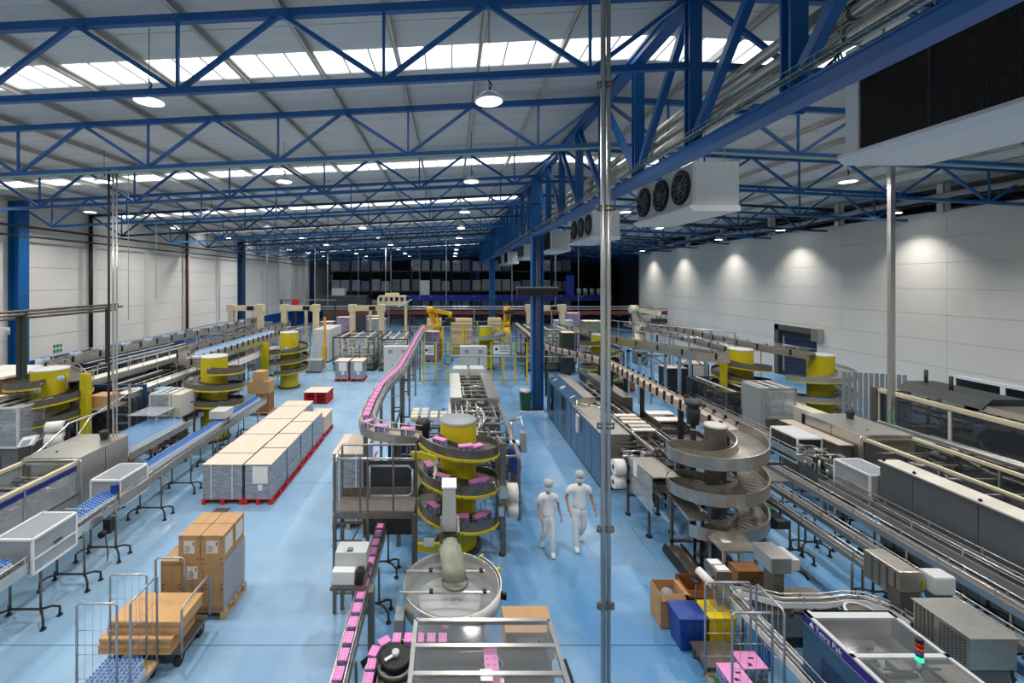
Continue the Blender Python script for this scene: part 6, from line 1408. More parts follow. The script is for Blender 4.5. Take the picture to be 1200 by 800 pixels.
t = thing('lane_rails', 'set of parallel bright guide rails lying over the wide conveyor by the dark cabinets', 'rails', (9.6, 8, 1.1))
for k in range(3): part(t, 'rail', B().tube((9.56+.12*k, 4, 1.2), (9.56+.12*k, 11, 1.2), .009, 5), SSL)
part(t, 'support_bar', B().box(9.5, 5, 1.16, 9.88, 5.03, 1.19).box(9.5, 7.5, 1.16, 9.88, 7.53, 1.19).box(9.5, 10, 1.16, 9.88, 10.03, 1.19), DARK)
t = thing('green_net_conveyor', 'dark dipping conveyor trough with green net right of the stainless spiral', 'conveyor', (7.75, 10.6, 0))
part(t, 'trough', B().prism([(9.6, .75), (10.2, .45), (10.9, .75), (12.2, 1.05), (12.2, 1.12), (10.9, .95), (9.6, .92)], 'x', 7.25, 7.5), DARK); part(t, 'net', B().box(7.26, 10.0, .96, 7.48, 11.4, .99), GREEN); part(t, 'leg', B().box(7.35, 10.2, 0, 7.41, 10.26, .5), SSD); part(t, 'leg', B().box(7.35, 11.9, 0, 7.41, 11.96, 1.0), SSD)
t = thing('tall_frame_post', 'black double post with rails rising between the narrow conveyors and the steel spiral', 'support', (7.3, 9.9, 0))
for x, y in ((7.05, 9.9), (7.25, 10.6), (7.6, 11.9)): part(t, 'post', B().box(x-.035, y-.035, 0, x+.035, y+.035, 2.1), BLACK)
part(t, 'rail', B().box(7.05, 9.88, 2.05, 7.6, 9.93, 2.1).box(7.25, 10.58, 1.2, 7.8, 10.62, 1.25), DARK); part(t, 'brown_panel', B().box(7.1, 10.1, 1.55, 7.9, 11.1, 1.58), SSD)
# ---- dark cabinets
t = thing('dark_cabinet_row', 'row of tall charcoal cabinets with pale top at the right edge', 'cabinet', (10.3, 7, 0))
ys_ = [10.2, 9.48, 8.3, 7.1, 5.9, 4.7, 3.6]
CHAR = mat('charcoal metallic door', '#74797e', .36, metal=.55, noise=.06, scale=2)
part(t, 'carcass', B().box(10.12, 3.6, .1, 10.52, 10.2, 2.0), DARK); part(t, 'top_cap', B().box(10.06, 3.58, 2.0, 10.54, 10.22, 2.03), PURL)
for a, c in zip(ys_, ys_[1:]): part(t, 'door', B().box(10.08, c+.006, .12, 10.12, a-.006, 1.99), CHAR)
for y in (10.15, 9.48, 8.3): part(t, 'lifting_eye', B().lathe(10.12, y, [(.02, 2.03), (.035, 2.05), (.02, 2.08)], 8), BLACK)
part(t, 'plinth', B().box(10.14, 3.6, 0, 10.5, 10.18, .1), BLACK)
# ---- right line conveyor, hoods, wrapper
conveyor('right line conveyor running through the clear guard hoods', [(10.3, 18.6, 1.2), (10.3, 10.5, 1.2)], .45, [(10.3, y, 1.2) for y in fy(10.9, 18.4, 1.5)], BELT, SSL, .05, .14, .1)
def hoodr(label, *a):
    t = thing('guard_hood', label, 'guard', ((a[0]+a[1])/2, (a[2]+a[3])/2, a[4]), 'white-framed guard hoods')
    guard(t, a[0], a[2], a[1], a[3], a[4], a[5], WHITE, SMOKE if a[2] > 12 else FILM, .04, midz=a[4]+.42*(a[5]-a[4]))
    if a[2] > 12: part(t, 'roof_sheet_panel', B().box(a[0], a[2], a[5]+.02, a[1], a[3], a[5]+.03), LGREY); part(t, 'green_tag', B().box(a[0]-.02, a[2]+.02, a[4]+.1, a[0]-.01, a[2]+.16, a[4]+.24), mat('pale green tag', '#b8cf9a', .6))
hoodr('smoked guard hood with pale roof farther along the right line', 10.15, 10.85, 12.7, 13.75, .9, 1.62)
hoodr('clear guard hood nearest on the right line, touching the dark cabinets', 9.95, 10.6, 10.3, 11.25, .95, 1.62)
t = thing('valve_cluster', 'tangle of grey valves and pipes between the two right guard hoods', 'machine', (10.2, 12, 0)); part(t, 'base', B().box(9.95, 11.5, .7, 10.5, 12.4, 1.1), SSD); clutter(t, 9.85, 11.4, 10.55, 12.5, 1.1, 1.55, 60, 96, (SSL, DARK, SSL)); part(t, 'leg', B().box(10, 11.6, 0, 10.06, 11.66, .7).box(10.4, 12.3, 0, 10.46, 12.36, .7), SSD)
t = thing('conveyor_gearbox', 'grey drive gearbox hanging at the left of the near right hood', 'motor', (9.75, 10.9, 0)); part(t, 'case', B().box(9.55, 10.6, .45, 9.9, 11.0, .9), SSD, bevel=.02); part(t, 'stand', B().box(9.68, 10.75, 0, 9.76, 10.83, .45), DARK)
wrapper('stainless shrink tunnel with smoked infeed panes on the right line', -1, 11.35, 12.0, 1.4, 1.9, 4.5, 43, stripe=False)
t = thing('electrical_cabinet', 'dark brown-grey cabinet standing left of the right shrink tunnel', 'cabinet', (10.95, 13.2, 0)); part(t, 'cabinet_body', B().box(10.9, 12.2, .1, 11.28, 14.3, 1.62), SSD, bevel=.01); part(t, 'lid', B().box(10.86, 12.15, 1.62, 11.3, 14.35, 1.65), BELTL); part(t, 'plinth', B().box(10.92, 12.25, 0, 11.26, 14.25, .1), BLACK); part(t, 'white_tag', B().box(10.89, 13.6, 1.3, 10.9, 13.8, 1.45), WHITE)
t = thing('long_guard', 'long tall machine behind smoked panes along the right edge', 'machine', (16, 11, 0))
part(t, 'base_body', B().box(15.0, 6.5, .1, 17.0, 15.0, 1.22), SSD); guard(t, 14.9, 6.5, 17.0, 15.1, 1.25, 2.4, PURL, SMOKE, .07, ny=4, nx=2, top=False, sides='LRF')
part(t, 'top_beam', B().box(14.85, 6.5, 2.4, 14.98, 15.2, 2.5), CREAM); clutter(t, 15.05, 6.8, 16.9, 14.9, 1.3, 2.35, 160, 97, (SSD, BLACK, MGREY))
part(t, 'corner_pillar', B().box(14.8, 15.1, 0, 15.1, 15.3, 2.5), SSD); part(t, 'teal_strip', B().box(15.15, 15.02, 1.3, 15.4, 15.06, 2.3), mat('teal strip', '#0f6a5e', .4)); part(t, 'round_window_frame', B().prism([(11.3, 1.5), (12.3, 1.4), (12.6, 1.8), (12.3, 2.2), (11.3, 2.3), (11.0, 1.9)], 'x', 15.1, 15.14), MGREY)
part(t, 'dark_port', B().prism([(11.4, 1.6), (12.2, 1.52), (12.45, 1.8), (12.2, 2.1), (11.4, 2.18), (11.15, 1.9)], 'x', 15.06, 15.1), BLACK)
for k in range(3): part(t, 'foot', B().box(15.1, 7+3.5*k, 0, 15.3, 7.2+3.5*k, .1), BLACK)
t = thing('overhead_mechanism', 'dark sheet metal hoods and beams above the long smoked machine', 'machine', (16.5, 12, 2.5))
part(t, 'hood_shell', B().prism([(15.4, 2.5), (16.9, 2.5), (16.7, 2.78), (15.7, 2.78)], 'y', 12.6, 15), DARK); part(t, 'hood_shell', B().prism([(15.2, 2.5), (16.4, 2.5), (16.3, 2.65), (15.3, 2.65)], 'y', 9, 12.4), SSD)
for x, y in ((16.2, 14.8), (15.9, 13.8), (16.8, 11.7)): part(t, 'signal_post', B().tube((x, y, 2.5), (x, y, 3.2), .05, 8), BLACK)
part(t, 'red_lamp', B().cyl(16.8, 11.7, 3.2, 3.4, .06, 8), bpy.data.materials['red lens']); part(t, 'white_strut', B().beam((15.5, 10.2, 2.5), (15.2, 9.5, 2.9), .06, .06), OFFW)
t = thing('pipe_bundle', 'bundle of pale pipes and rails running between the dark cabinets and the smoked machine', 'pipes', (13, 8, 1.6))
for k, (x, z, r_) in enumerate(((12.9, 1.95, .06), (13.3, 1.8, .04), (13.6, 1.7, .05), (14.1, 1.6, .04), (14.5, 1.5, .06), (13.05, 1.6, .03))): part(t, 'tube', B().path([(x, 4, z), (x, 9+k*.3, z), (x+.15, 9.6+k*.3, z+.05), (x+.1, 13.2, z)], r_, 8), PURL if k % 2 else SSL)
for y in (5, 8, 11): part(t, 'stand', B().box(12.85, y, 0, 12.93, y+.08, 1.9).box(14.5, y, 0, 14.58, y+.08, 1.44).box(12.85, y, 1.4, 14.58, y+.08, 1.46), SSD)
clutter(t, 12.9, 6, 14.5, 12.5, 1.2, 1.7, 110, 98, (PURL, DARK, SSD))
t = thing('grey_screen', 'grey corrugated sheet screen before the right wall, left of the smoked machine', 'screen', (16.5, 18, 0))
for k in range(12): part(t, 'sheet_strip', B().box(15.9+.16*k, 17.6-.06*k, 0, 16.04+.16*k, 17.64-.06*k, 2.55), MGREY)
cell('tall grey machine with glazed top left of the right yellow spirals', 11.3, 15.6, 12.4, 16.8, 1.3, 2.35, 99, SSL, GLASS, 60, ny=1)
t = thing('grey_panel_cabinet', 'tall plain grey cabinet side left of the glazed machine on the right', 'cabinet', (11.2, 16, 0)); part(t, 'cabinet_body', B().box(11.05, 15.5, .9, 11.25, 16.45, 2.4), MGREY, bevel=.01)
for y in (15.6, 16.35): part(t, 'leg', B().box(11.07, y-.04, 0, 11.2, y+.04, .9), SSD)
t = thing('beige_cabinet', 'small beige cabinet behind the smoked hood on the right', 'cabinet', (12.4, 14.9, 0)); part(t, 'cabinet_body', B().box(12.3, 14.6, .3, 12.8, 16.0, 1.75), bpy.data.materials['beige enamel'], bevel=.02); part(t, 'cabinet_vent', B().box(12.292, 14.8, 1.2, 12.3, 15.2, 1.6), DARK); part(t, 'base', B().box(12.35, 14.65, 0, 12.75, 15.95, .3), BLACK)
cell('low dark machine between the right spirals and the smoked hood', 11.2, 17.6, 13.6, 20.5, .5, 1.7, 100, SSD, SMOKE, 120)
# ---- yellow spirals of the right side
spiral('right yellow spiral conveyor standing before the wall door', 16.7, 19.6, .5, .58, 1.22, 2.9, .25, .86, 2.45, math.radians(-100), edge=YEL, track=MGREY, d=1, capm=LGREY)
SPR = spiral('yellow spiral conveyor left of the wall door, partly behind the grey cabinet', 13.3, 19.9, .5, .58, 1.15, 3.1, .6, .62, 3.3, math.radians(-120), edge=YEL, track=BELT, d=-1, capm=LGREY)
t = SPR; part(t, 'upright', B().box(12.0, 19.2, 1.35, 12.25, 19.35, 2.85), YEL); part(t, 'lower_arm', B().beam((12.1, 19.2, 1.4), (13.6, 17.8, 1.25), .1, .12), YEL); part(t, 'support', B().box(12.05, 19.2, 0, 12.2, 19.32, 1.35), DARK)
part(t, 'low_arm', B().beam((12.3, 17.2, 1.75), (12.3, 16.9, .6), .1, .3), YEL)
cup = [(15.1, 36, 3.0), (15.1, 22, 3.0), (15.4, 20.5, 3.0), (16.0, 19.2, 2.95)]
conveyor('upper long conveyor along the right wall leading to the spiral before the door', cup, .5, [(15.1, y, 3.0) for y in (21.5, 24, 27, 30, 33)], BELT, SS, .08, .2, .15, feet=False, brackets=1.0, legm=MGREY)
conveyor('second long conveyor beneath the right wall, beside the upper one', [(14.2, 35, 2.75), (14.2, 21.4, 2.75)], .4, [(14.2, y, 2.75) for y in (22, 25, 28, 31)], BELT, SS, .06, .18, .12, feet=False, brackets=1.3, legm=MGREY)
conveyor('slanting elevated conveyor passing behind the front steel pole to the yellow frame', [(8.4, 30, 3.0), (9.1, 24.4, 3.0), (10.9, 18.9, 3.0), (11.9, 18.6, 2.98)], .5, [(8.9, 25.5, 3.0), (9.9, 22, 3.0)], BELT, SS, .1, .24, .0, feet=False, brackets=1.2)
t = thing('walkway_rail', 'pale railing of the walkway behind the slanting conveyor', 'railing', (11, 26, 2.6))
for k in range(8): part(t, 'post', B().box(9.9+.55*k, 28-1.0*k, 2.6, 9.95+.55*k, 28.05-1.0*k, 3.7), GALV)
part(t, 'handrail', B().tube((9.9, 28, 3.7), (13.8, 21, 3.7), .03, 6).tube((9.9, 28, 3.2), (13.8, 21, 3.2), .02, 6), GALV); part(t, 'deck', B().beam((10.3, 28, 2.58), (14.2, 21, 2.58), .7, .04), SSD)
for k in range(3): part(t, 'deck_post', B().box(10.6+1.6*k, 27-2.8*k, 0, 10.7+1.6*k, 27.1-2.8*k, 2.56), MGREY)
PB = mat('pale blue steel', '#8fa6b8', .45)
for i, (x, y) in enumerate(((9.6, 22), (11.4, 21.6))):
    t = thing('trestle', ('left' if i == 0 else 'right')+' pale blue steel support frame under the slanting conveyor', 'support', (x, y, 0), 'pale blue support frames')
    for dx in (0, 1.3):
        for dy in (0, 1.4): part(t, 'post', B().box(x+dx-.06, y+dy-.06, 0, x+dx+.06, y+dy+.06, 2.5), PB)
    part(t, 'beam', B().box(x-.06, y-.06, 2.38, x+1.36, y+.06, 2.5).box(x-.06, y+1.34, 2.38, x+1.36, y+1.46, 2.5), PB); part(t, 'brace', B().beam((x, y, 1.9), (x+.6, y, 2.4), .05, .05).beam((x+1.3, y, 1.9), (x+.7, y, 2.4), .05, .05), PB)
for i, (x, y, w_, h_) in enumerate(((11.6, 23.2, 1.1, 1.55), (12.8, 23.6, 1.3, 1.7), (9.4, 24.4, 1.0, .7), (14.3, 22.6, 1.2, 1.2))):
    load(('dark wrapped load with pale top on a red pallet under the slanting conveyor', 'dark load with a white label before the right wall', 'low pale-topped pallet behind the pale blue frame', 'low pale board stack between the right yellow spirals')[i], x, y, x+w_, y+1, .145, h_, wm=DARK if i < 2 else CARDD, straps=False, layers=3, papers=(i == 1), group='loads under the right conveyors')
    pallet('red_pallet', 'red pallet under the '+('first', 'second', 'third', 'fourth')[i]+' load below the right conveyors', x, y, x+w_, y+1, REDP, group='red pallets on the right')
cell('machine cluster with yellow parts behind the front steel pole', 8.0, 24, 9.6, 27, .6, 2.3, 105, SSD, GLASS, 120, DARK, ms=(YEL, BLACK, SSD))
spiral('small yellow spiral conveyor half hidden behind the front steel pole', 8.1, 23.5, .45, .52, 1.0, 3.3, 1.0, .62, 3.2, math.radians(-150), edge=YEL, track=BELT, d=1)
for i, (x, y, z, c_, lb) in enumerate(((9.0, 29, 2.6, 'g', 'green netted bundle beside the white robot'), (7.4, 28.5, 1.9, 'd', 'dark green capped stack right of the blue column'))):
    load(lb, x, y, x+(.8 if i else 1.2), y+1.0, .145 if i else 2.6, z+.9, wm=mat('grey green wrap %d' % i, '#7d9183' if i == 0 else '#33403a', .4, noise=.3, scale=6), straps=False, layers=4)
solo('bundle_stand', B().box(9, 29, 0, 10.2, 30.2, 2.6), DARK, 'dark stand under the green netted bundle', 'stand', (9.6, 29.5, 0))
# ---- bin at the column
t = thing('green_bin', 'dark green wheeled bin with pale bag standing left of the blue column', 'bin', (3.6, 20.9, 0))
part(t, 'tub', B()._add([(3.42, 20.7, .05), (3.82, 20.7, .05), (3.82, 21.1, .05), (3.42, 21.1, .05), (3.36, 20.64, .92), (3.88, 20.64, .92), (3.88, 21.16, .92), (3.36, 21.16, .92)], [(3, 2, 1, 0), (0, 1, 5, 4), (1, 2, 6, 5), (2, 3, 7, 6), (3, 0, 4, 7), (4, 5, 6, 7)]), GREENP)
part(t, 'bag', B().lathe(3.62, 20.9, [(.27, .88), (.29, .94), (.27, 1.02), (0, 1.0)], 12), LGREY); part(t, 'wheel', B().tube((3.42, 21.0, .08), (3.82, 21.0, .08), .08, 10), RUBBER)
solo('column_crate', B().box(4.5, 20.75, 0, 4.85, 21.05, .6), BLUEP, 'small blue box with white labels right of the blue column foot', 'box', (4.6, 20.9, 0)) if False else None
solo('column_kerb', B().box(3.3, 20.55, 0, 4.47, 20.62, .06), OFFW, 'pale kerb strip in front of the blue column foot', 'kerb', (3.9, 20.6, 0))
# ================================================================ FAR PART OF THE HALL
def gantry(label, x0, x1, y, z, d=1.4):
    t = thing('gantry', label, 'gantry', ((x0+x1)/2, y, 0), 'cream palletiser gantries')
    for x in (x0, x1): part(t, 'post', B().box(x-.2, y-.2, 0, x+.2, y+.2, z-.3), CREAM); part(t, 'head_block', B().box(x-.28, y-.26, z-.45, x+.28, y+.26, z+.12), CREAM)
    part(t, 'top_beam', B().box(x0-.1, y-.2, z-.38, x1+.1, y+.2, z+.02), CREAM); part(t, 'motor', B().box(x1-.95, y-.32, z-.3, x1-.45, y-.2, z), BLACK)
    part(t, 'rear_post', B().box((x0+x1)/2-.1, y+d-.1, 0, (x0+x1)/2+.1, y+d+.1, z-.4), CREAM)
gantry('cream portal gantry at the left, nearest the left wall', -17.3, -15.0, 34.5, 4.2)
gantry('cream portal gantry behind the third yellow spiral', -13.1, -10.6, 34.5, 4.2)
gantry('cream portal gantry behind the two wrapped stacks', -7.7, -5.4, 34.5, 4.2)
gantry('cream portal gantry right of the blue column', 6.3, 8.9, 34.5, 4.2)
cell('black-posted palletiser cell behind the two wrapped stacks', -8.0, 29.8, -5.2, 33.5, .5, 2.3, 110, BLACK, CLEAR, 130, SSD, ms=(CREAM, BLACK, LGREY))
cell('black-posted machine cell beside the grey cabinet under the pink belt', -4.9, 29.8, -2.9, 34, .5, 2.2, 111, DARK, CLEAR, 110, SSD, ms=(SSD, LGREY, CREAM))
cell('machine cell below the second cream gantry', -14, 30, -10.9, 34, .5, 2.6, 112, MGREY, CLEAR, 120, SSD, ms=(SSD, BLACK, LGREY))
cell('machine cell between the gantry and the left wall', -19.5, 32, -15.5, 38, .5, 2.6, 113, MGREY, CLEAR, 120, SSD, ms=(SSD, BLACK, LGREY))
cell('machine cell right of the blue column with cream parts', 5.2, 29.6, 8.6, 34, .6, 2.8, 114, DARK, CLEAR, 160, SSD, ms=(CREAM, BLACK, SSD))
for i, (x0, x1) in enumerate(((-4.1, -2.42), (.64, 2.32))):
    t = thing('control_cabinet', ('left' if i == 0 else 'right')+' pair of light grey control cabinets in front of the robot cells', 'cabinet', ((x0+x1)/2, 27, 0), 'light grey control cabinets')
    part(t, 'carcass', B().box(x0, 27.04, .1, x1, 27.6, 2.12), LGREY); part(t, 'plinth', B().box(x0+.03, 27.07, 0, x1-.03, 27.55, .1), DARK)
    xm = (x0+x1)/2
    for a, c in ((x0, xm), (xm, x1)):
        d_ = part(t, 'door', B().box(a+.01, 27, .12, c-.01, 27.04, 2.1), LGREY); part(d_, 'vent_grille', B().box((a+c)/2-.13, 26.99, 1.7, (a+c)/2+.13, 27, 1.92), MGREY); part(d_, 'lock', B().box((a+c)/2+.1, 26.985, .9, (a+c)/2+.15, 27, 1.0), DARK)
# ---- safety fences with yellow posts
def fence(label, x0, x1, y, n, sign=None, z=2.45):
    t = thing('safety_fence', label, 'fence', ((x0+x1)/2, y, 0), 'yellow post safety fences')
    for k in range(n+1):
        x = x0+(x1-x0)*k/n; part(t, 'post', B().box(x-.05, y-.05, 0, x+.05, y+.05, z+.05), YEL)
    for k in range(n):
        a, c = x0+(x1-x0)*k/n+.06, x0+(x1-x0)*(k+1)/n-.06; b = B()
        for zz_ in (.2, 1.2, z): b.box(a, y-.02, zz_, c, y+.02, zz_+.05)
        fr = part(t, 'panel_frame', b, MGREY); w_ = B()
        for j in range(1, 8): xx = a+(c-a)*j/8; w_.box(xx-.006, y-.006, .2, xx+.006, y+.006, z)
        part(fr, 'mesh_wire', w_, DARK)['kind'] = 'stuff'
    if sign:
        sg = part(t, 'sign_board', B().box(sign[0], y-.09, sign[2], sign[1], y-.06, sign[3]), WHITE)
        b = B(); w_ = sign[1]-sign[0]
        for k in range(3): b.box(sign[0]+.4*w_, y-.1, sign[2]+.15+.13*k, sign[0]+.92*w_, y-.09, sign[2]+.19+.13*k)
        b.tube((sign[0]+.2*w_, y-.1, sign[2]+.3), (sign[0]+.2*w_, y-.09, sign[2]+.3), .09, 10); part(sg, 'sign_print', b, DARK)
fence('yellow-posted safety fence left of the right control cabinets', -1.55, -.1, 26.2, 2, (-1.5, -.95, 1.75, 2.35))
fence('yellow-posted safety fence with white sign right of the control cabinets', 2.5, 4.65, 26.2, 3, (2.6, 3.6, 1.8, 2.35))
fence('yellow-posted fence around the robot cells, farther back', -3.2, 3.6, 31, 5, None, 2.9)
t = thing('handrail', 'long grey horizontal hand rail crossing before the control cabinets and the column', 'rail', (3, 21.8, 0))
part(t, 'tube', B().tube((.0, 21.9, 2.42), (7.0, 21.6, 2.42), .04, 8), MGREY)
for x in (1.45, 4.9): part(t, 'post', B().box(x-.03, 21.75, 0, x+.03, 21.81, 2.42), SSD)
solo('hose_coil', B().path([(-.1+.28*math.cos(a*.7), 26.08, 1.5+.28*math.sin(a*.7)) for a in range(11)], .07, 8), bpy.data.materials['azure plastic'], 'blue hose coil hanging left of the right control cabinets', 'hose', (-.1, 26, 1.2))
# ---- yellow spiral behind and robots
spiral('far yellow spiral conveyor right of the robot cells, near the second column', 2.6, 31, .5, .6, 1.35, 2.95, 1.3, .8, 1.5, math.radians(-170), edge=YEL, track=MGREY, d=1)
def robot(label, x, y, z0, m, s=1.0, fold=0, stand=None):
    t = thing('robot_arm', label, 'robot', (x, y, z0), 'palletising robots')
    part(t, 'base', B().lathe(x, y, [(.42*s, z0), (.42*s, z0+.25*s), (.33*s, z0+.3*s), (.33*s, z0+.55*s), (0, z0+.56*s)], 16), m)
    sh = (x, y, z0+.8*s); e = (x-.5*s+fold, y-.3*s, z0+2.0*s); w_ = (x+.9*s-fold*2.2, y-.5*s, z0+1.75*s) if not fold else (x+.1*s, y-.9*s, z0+2.3*s)
    part(t, 'shoulder', B().tube((x-.3*s, y, sh[2]), (x+.3*s, y, sh[2]), .28*s, 14), m)
    part(t, 'lower_arm', B().beam((x-.1*s, y, sh[2]), e, .24*s, .3*s), m); part(t, 'linkage', B().beam((x+.25*s, y, sh[2]+.1), (e[0]+.35*s, e[1], e[2]-.05), .1*s, .12*s), m)
    part(t, 'elbow', B().tube((e[0]-.22*s, e[1], e[2]), (e[0]+.22*s, e[1], e[2]), .24*s, 14), m); part(t, 'upper_arm', B().beam(e, w_, .2*s, .26*s), m)
    part(t, 'wrist', B().tube((w_[0], w_[1], w_[2]+.12*s), (w_[0], w_[1], w_[2]-.3*s), .13*s, 12), m); part(t, 'gripper', B().box(w_[0]-.35*s, w_[1]-.3*s, w_[2]-.55*s, w_[0]+.35*s, w_[1]+.3*s, w_[2]-.3*s), DARK)
    if stand: part(t, 'pedestal', B().box(x-.4, y-.4, 0, x+.4, y+.4, z0), stand)
robot('yellow palletising robot with bent arm above the pink belt end', -1.0, 34.8, 1.6, YELR, 1.15, stand=YELR)
robot('slim yellow robot seen edge-on left of the blue column', 4.6, 35.5, 1.9, YELR, .95, fold=.45, stand=CREAM)
robot('off-white palletising robot before the right wall', 14.2, 32.5, 1.6, bpy.data.materials['beige enamel'], 1.25, stand=SSD)
for i, (x0, x1, y, z1, m) in enumerate(((-1.9, -.7, 36.5, 3.0, 0), (.2, 1.9, 36.5, 3.0, 0), (3.3, 4.4, 37, 3.0, 0))):
    t = thing('cream_hopper', 'cream sheet metal panel housing behind the robots, '+('left', 'middle', 'right')[i]+' one', 'machine', ((x0+x1)/2, y, 0), 'cream housings')
    part(t, 'panel', B().box(x0, y, .6, x1, y+.8, z1), mat('peach cream panel', '#e3c79a', .5) if 'peach cream panel' not in bpy.data.materials else bpy.data.materials['peach cream panel']); part(t, 'lip', B().box(x0-.05, y-.06, z1-.5, x1+.05, y, z1-.44).box(x0-.05, y-.06, z1-1.0, x1+.05, y, z1-.94), CREAM); part(t, 'skirt', B().box(x0+.1, y+.1, 0, x1-.1, y+.7, .6), YELR)
fence('inner yellow fence between the robot and the cream housings', -.9, 4.2, 34, 5, None, 3.0)
# ---- carton goods near the robots
g = 'violet drink stacks behind the gantries'
for i, (x, y, z1) in enumerate(((-11.3, 38, 2.6), (-9.9, 38, 3.0), (-7.3, 38, 3.1), (-1.9, 33.2, 2.3), (10.9, 40, 3.2))):
    load('violet and pink stack of drink packs, '+('left of two behind the amber post', 'right of two behind the amber post', 'behind the third gantry', 'at the far end of the pink belt', 'right of the column before the racks')[i], x, y, x+1.1, y+1, .145, z1, wm=mat('violet packs %d' % i, '#9583a3', .5, noise=.4, scale=5), straps=False, layers=6, group=g)
    pallet('wooden_pallet', 'pallet under the violet stack '+('left of two behind the amber post', 'right of two behind the amber post', 'behind the third gantry', 'at the belt end', 'before the racks')[i], x, y, x+1.1, y+1, WOOD)
for i, (x, y, z1) in enumerate(((-6.9, 36.3, 3.0), (9.0, 37, 2.8), (-12.6, 28.2, 2.6))):
    load('pale blue and white block of bottle packs '+('under the third gantry', 'right of the fourth gantry', 'right of the third spiral')[i], x, y, x+1.5, y+1, .145, z1, wm=mat('pale blue packs %d' % i, '#a9b9c9', .4, noise=.45, scale=6), straps=False, layers=7, group='pale bottle blocks'); pallet('wooden_pallet', 'pallet under the pale bottle block '+('under the third gantry', 'right of the fourth gantry', 'right of the third spiral')[i], x, y, x+1.5, y+1, WOOD)
t = thing('amber_post', 'tall yellow-orange post with amber guard left of the third gantry', 'post', (-8.9, 31, 0)); part(t, 'post', B().box(-8.98, 31, 0, -8.84, 31.12, 3.6), YELR); part(t, 'guard', B().box(-9.05, 30.9, .6, -8.8, 31.2, 1.5), YELR)
# ---- transverse red-brown beam, pipe, cream machine on top
t = thing('crossing_beam', 'long red-brown steel beam crossing the hall before the racks', 'beam', (3, 44, 3))
part(t, 'beam', B().box(-12.5, 44, 2.75, 22.5, 44.15, 3.1), BRED); part(t, 'truss_web', B().box(-12.5, 43.98, 3.3, 22.5, 44.02, 3.36), BRED)
for k in range(18): part(t, 'web_bar', B().beam((-12.3+2*k, 44, 3.1), (-11.3+2*k, 44, 3.33), .04, .04), BRED)
for x in (-12.3, -4, 4.9, 13, 21): part(t, 'post', B().box(x-.07, 44, 0, x+.07, 44.14, 2.75), BRED)
t = thing('crossing_pipe', 'grey pipe pair crossing the hall above the red-brown beam', 'pipe', (3, 43, 3.6)); part(t, 'tube', B().tube((-15, 42.75, 3.62), (20, 42.75, 3.62), .07, 8).tube((-15, 42.75, 3.4), (20, 42.75, 3.4), .05, 8), GALV)
for x in (-14, -6, 2.4, 10, 18): part(t, 'post', B().box(x-.05, 42.7, 0, x+.05, 42.8, 3.35), GALV)
t = thing('cream_machine', 'cream slatted machine top rising above the beam between the racks and the pink belt', 'machine', (-5.5, 42, 0))
part(t, 'body', B().box(-6.9, 41.5, 3.8, -4.1, 42.8, 4.2).box(-6.8, 41.5, 4.6, -4.2, 42.8, 4.75), CREAM)
for k in range(6): part(t, 'slat_post', B().box(-6.9+.5*k, 41.5, 4.2, -6.7+.5*k, 41.7, 4.6), CREAM)
for x in (-6.8, -4.2): part(t, 'leg', B().box(x-.12, 41.5, 0, x+.12, 41.8, 3.8), CREAM)
part(t, 'top_parts', B().box(-6.2, 41.7, 4.75, -4.9, 42.4, 5.0), CREAM); part(t, 'ramp', B().beam((-4.9, 41.3, 3.7), (-3.6, 41.3, 4.4), .12, .1), OFFW)
t = thing('red_valve', 'red valve wheel on a dark pipe stand before the far left wall', 'valve', (-14.8, 42, 0)); part(t, 'wheel', B().tube((-14.9, 41.9, 4.1), (-14.9, 42, 4.1), .35, 10), REDP); part(t, 'stand', B().box(-15, 42, 0, -14.8, 42.1, 4.1), DARK); part(t, 'pipe', B().tube((-16.5, 42.2, 4.3), (-11, 42.2, 4.3), .07, 6), SSD); part(t, 'pipe_stand', B().box(-16.4, 42.1, 0, -16.25, 42.25, 4.3).box(-11.2, 42.1, 0, -11.05, 42.25, 4.3), DARK)
t = thing('mezzanine_box', 'grey machine with pale box on top before the far racks at left', 'machine', (-12, 52, 0)); part(t, 'body', B().box(-15.2, 52, 0, -10, 54, 4.4), mat('dark grey green', '#3d4444', .5)); part(t, 'pale_box', B().box(-14.1, 52, 4.4, -12.6, 53, 5.25), LGREY)
for k in range(3): part(t, 'rail', B().box(-15.2, 51.9, 3.2+.5*k, -10, 51.96, 3.26+.5*k), SSD)
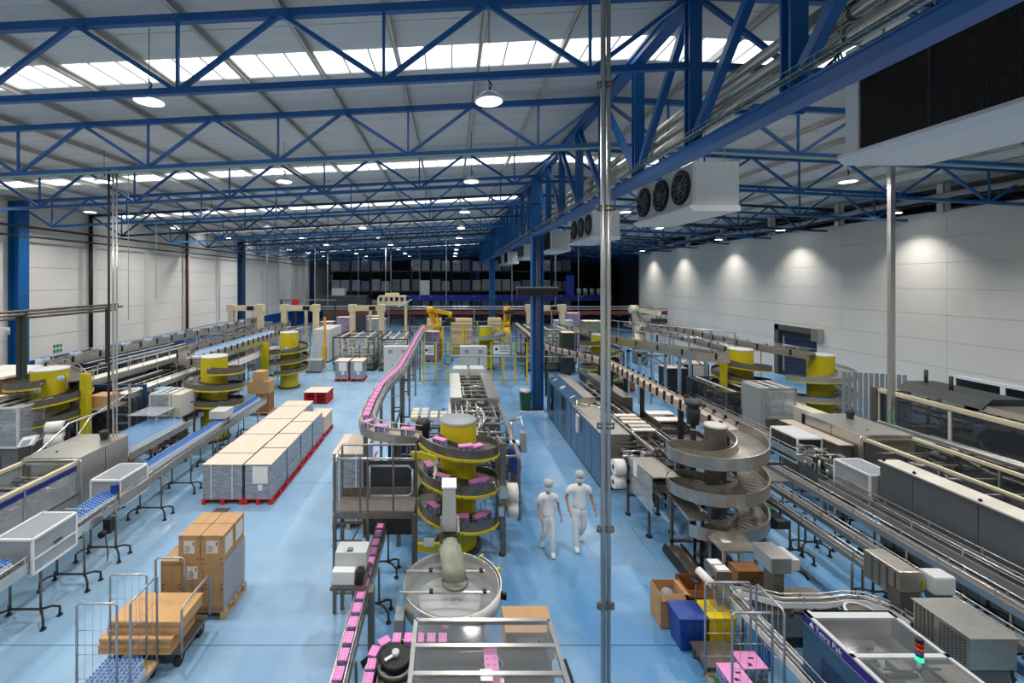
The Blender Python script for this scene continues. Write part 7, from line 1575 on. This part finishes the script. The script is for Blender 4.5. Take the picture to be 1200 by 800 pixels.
# ---- far racks
RK = mat('dark rack steel', '#22252d', .5); RB = mat('rack cross beam', '#3b3f47', .5)
LO = [mat('pale load a', '#a4a8b0', .5, noise=.3, scale=3), mat('pale load b', '#83878f', .5, noise=.4, scale=4), mat('violet load', '#7a7492', .5, noise=.4, scale=4)]
lev = (4.75, 7.55)
nb = 12; x0r, bw = -16.9, 2.85
for i in range(nb):
    xa = x0r+bw*i
    t = thing('pallet_rack', 'dark pallet rack bay at the far end of the hall, '+('first second third fourth fifth sixth seventh eighth ninth tenth eleventh twelfth'.split()[i])+' from the left', 'rack', (xa, 62, 0), 'far pallet rack bays')
    for y in (61.4, 62.6): part(t, 'upright', B().box(xa, y-.05, 0, xa+.1, y+.05, 10), RK)
    for k in range(5): part(t, 'frame_brace', B().beam((xa+.05, 61.4, .6+1.8*k), (xa+.05, 62.6, 1.6+1.8*k), .05, .05), RB)
    for z in (2.1,)+lev+(10.0,): part(t, 'cross_beam', B().box(xa+.1, 61.35, z-.18, xa+bw, 61.42, z-.02), RB); part(t, 'shelf', B().box(xa+.1, 61.42, z-.06, xa+bw, 62.6, z-.02), RK)
    for z in lev+(2.1,):
        if i in (3, 9) and z > 7: continue
        for j in range(2):
            xs_ = xa+.2+1.32*j; hh = random.choice((1.35, 1.5, 1.6))
            solo('pallet_load', B().box(xs_, 61.5, z, xs_+1.15, 62.4, z+.12).box(xs_+.02, 61.5, z+.14, xs_+1.13, 62.4, z+hh*.55).box(xs_+.02, 61.52, z+hh*.56, xs_+1.13, 62.4, z+hh), LO[(i*3+j+int(z)) % 3 if random.random() < .4 else 0],
                 'grey pallet load on the far racks, '+('upper' if z > 7 else 'middle' if z > 3 else 'lower')+' shelf, '+NUM[i*2+j]+' from the left', 'load', (xs_+.5, 62, z), 'pallet loads on the far racks')
t = thing('mezzanine_edge', 'dark blue edge beam of the mezzanine across the far racks', 'beam', (5, 58.5, 0))
part(t, 'edge_beam', B().box(-6.4, 58.4, 3.45, 22, 58.6, 4.25), mat('deep blue fascia', '#1a2f86', .45)); part(t, 'deck', B().box(-6.4, 58.6, 4.1, 22, 61.2, 4.2), RK)
for k in range(10): part(t, 'lamp_dot', B().box(-5.5+2.9*k, 58.36, 4.0, -5.38+2.9*k, 58.4, 4.1), WHITE)
for x in (-6.2, 1, 8, 15, 21.8): part(t, 'post', B().box(x-.1, 58.4, 0, x+.1, 58.6, 3.45), RK)
solo('notice_board', B().box(-4.0, 58.42, 4.25, -2.7, 58.56, 6.2), LGREY, 'pale upright panel standing on the mezzanine edge', 'panel', (-3.3, 58.5, 4.25))
solo('blue_post', B().box(15.6, 58.0, 4.2, 16.6, 58.4, 6.9), mat('blue far panel', '#23419c', .5), 'blue upright panel on the mezzanine before the right racks', 'panel', (16, 58, 4.2))
for i in range(5): solo('barrel', B().cyl(17.6+.9*i, 59.3, 4.2, 5.1, .3, 10), LGREY, 'small pale drum on the right end of the mezzanine, '+NUM[i]+' from the left', 'drum', (17.6+.9*i, 59.3, 4.2), 'drums on the mezzanine')
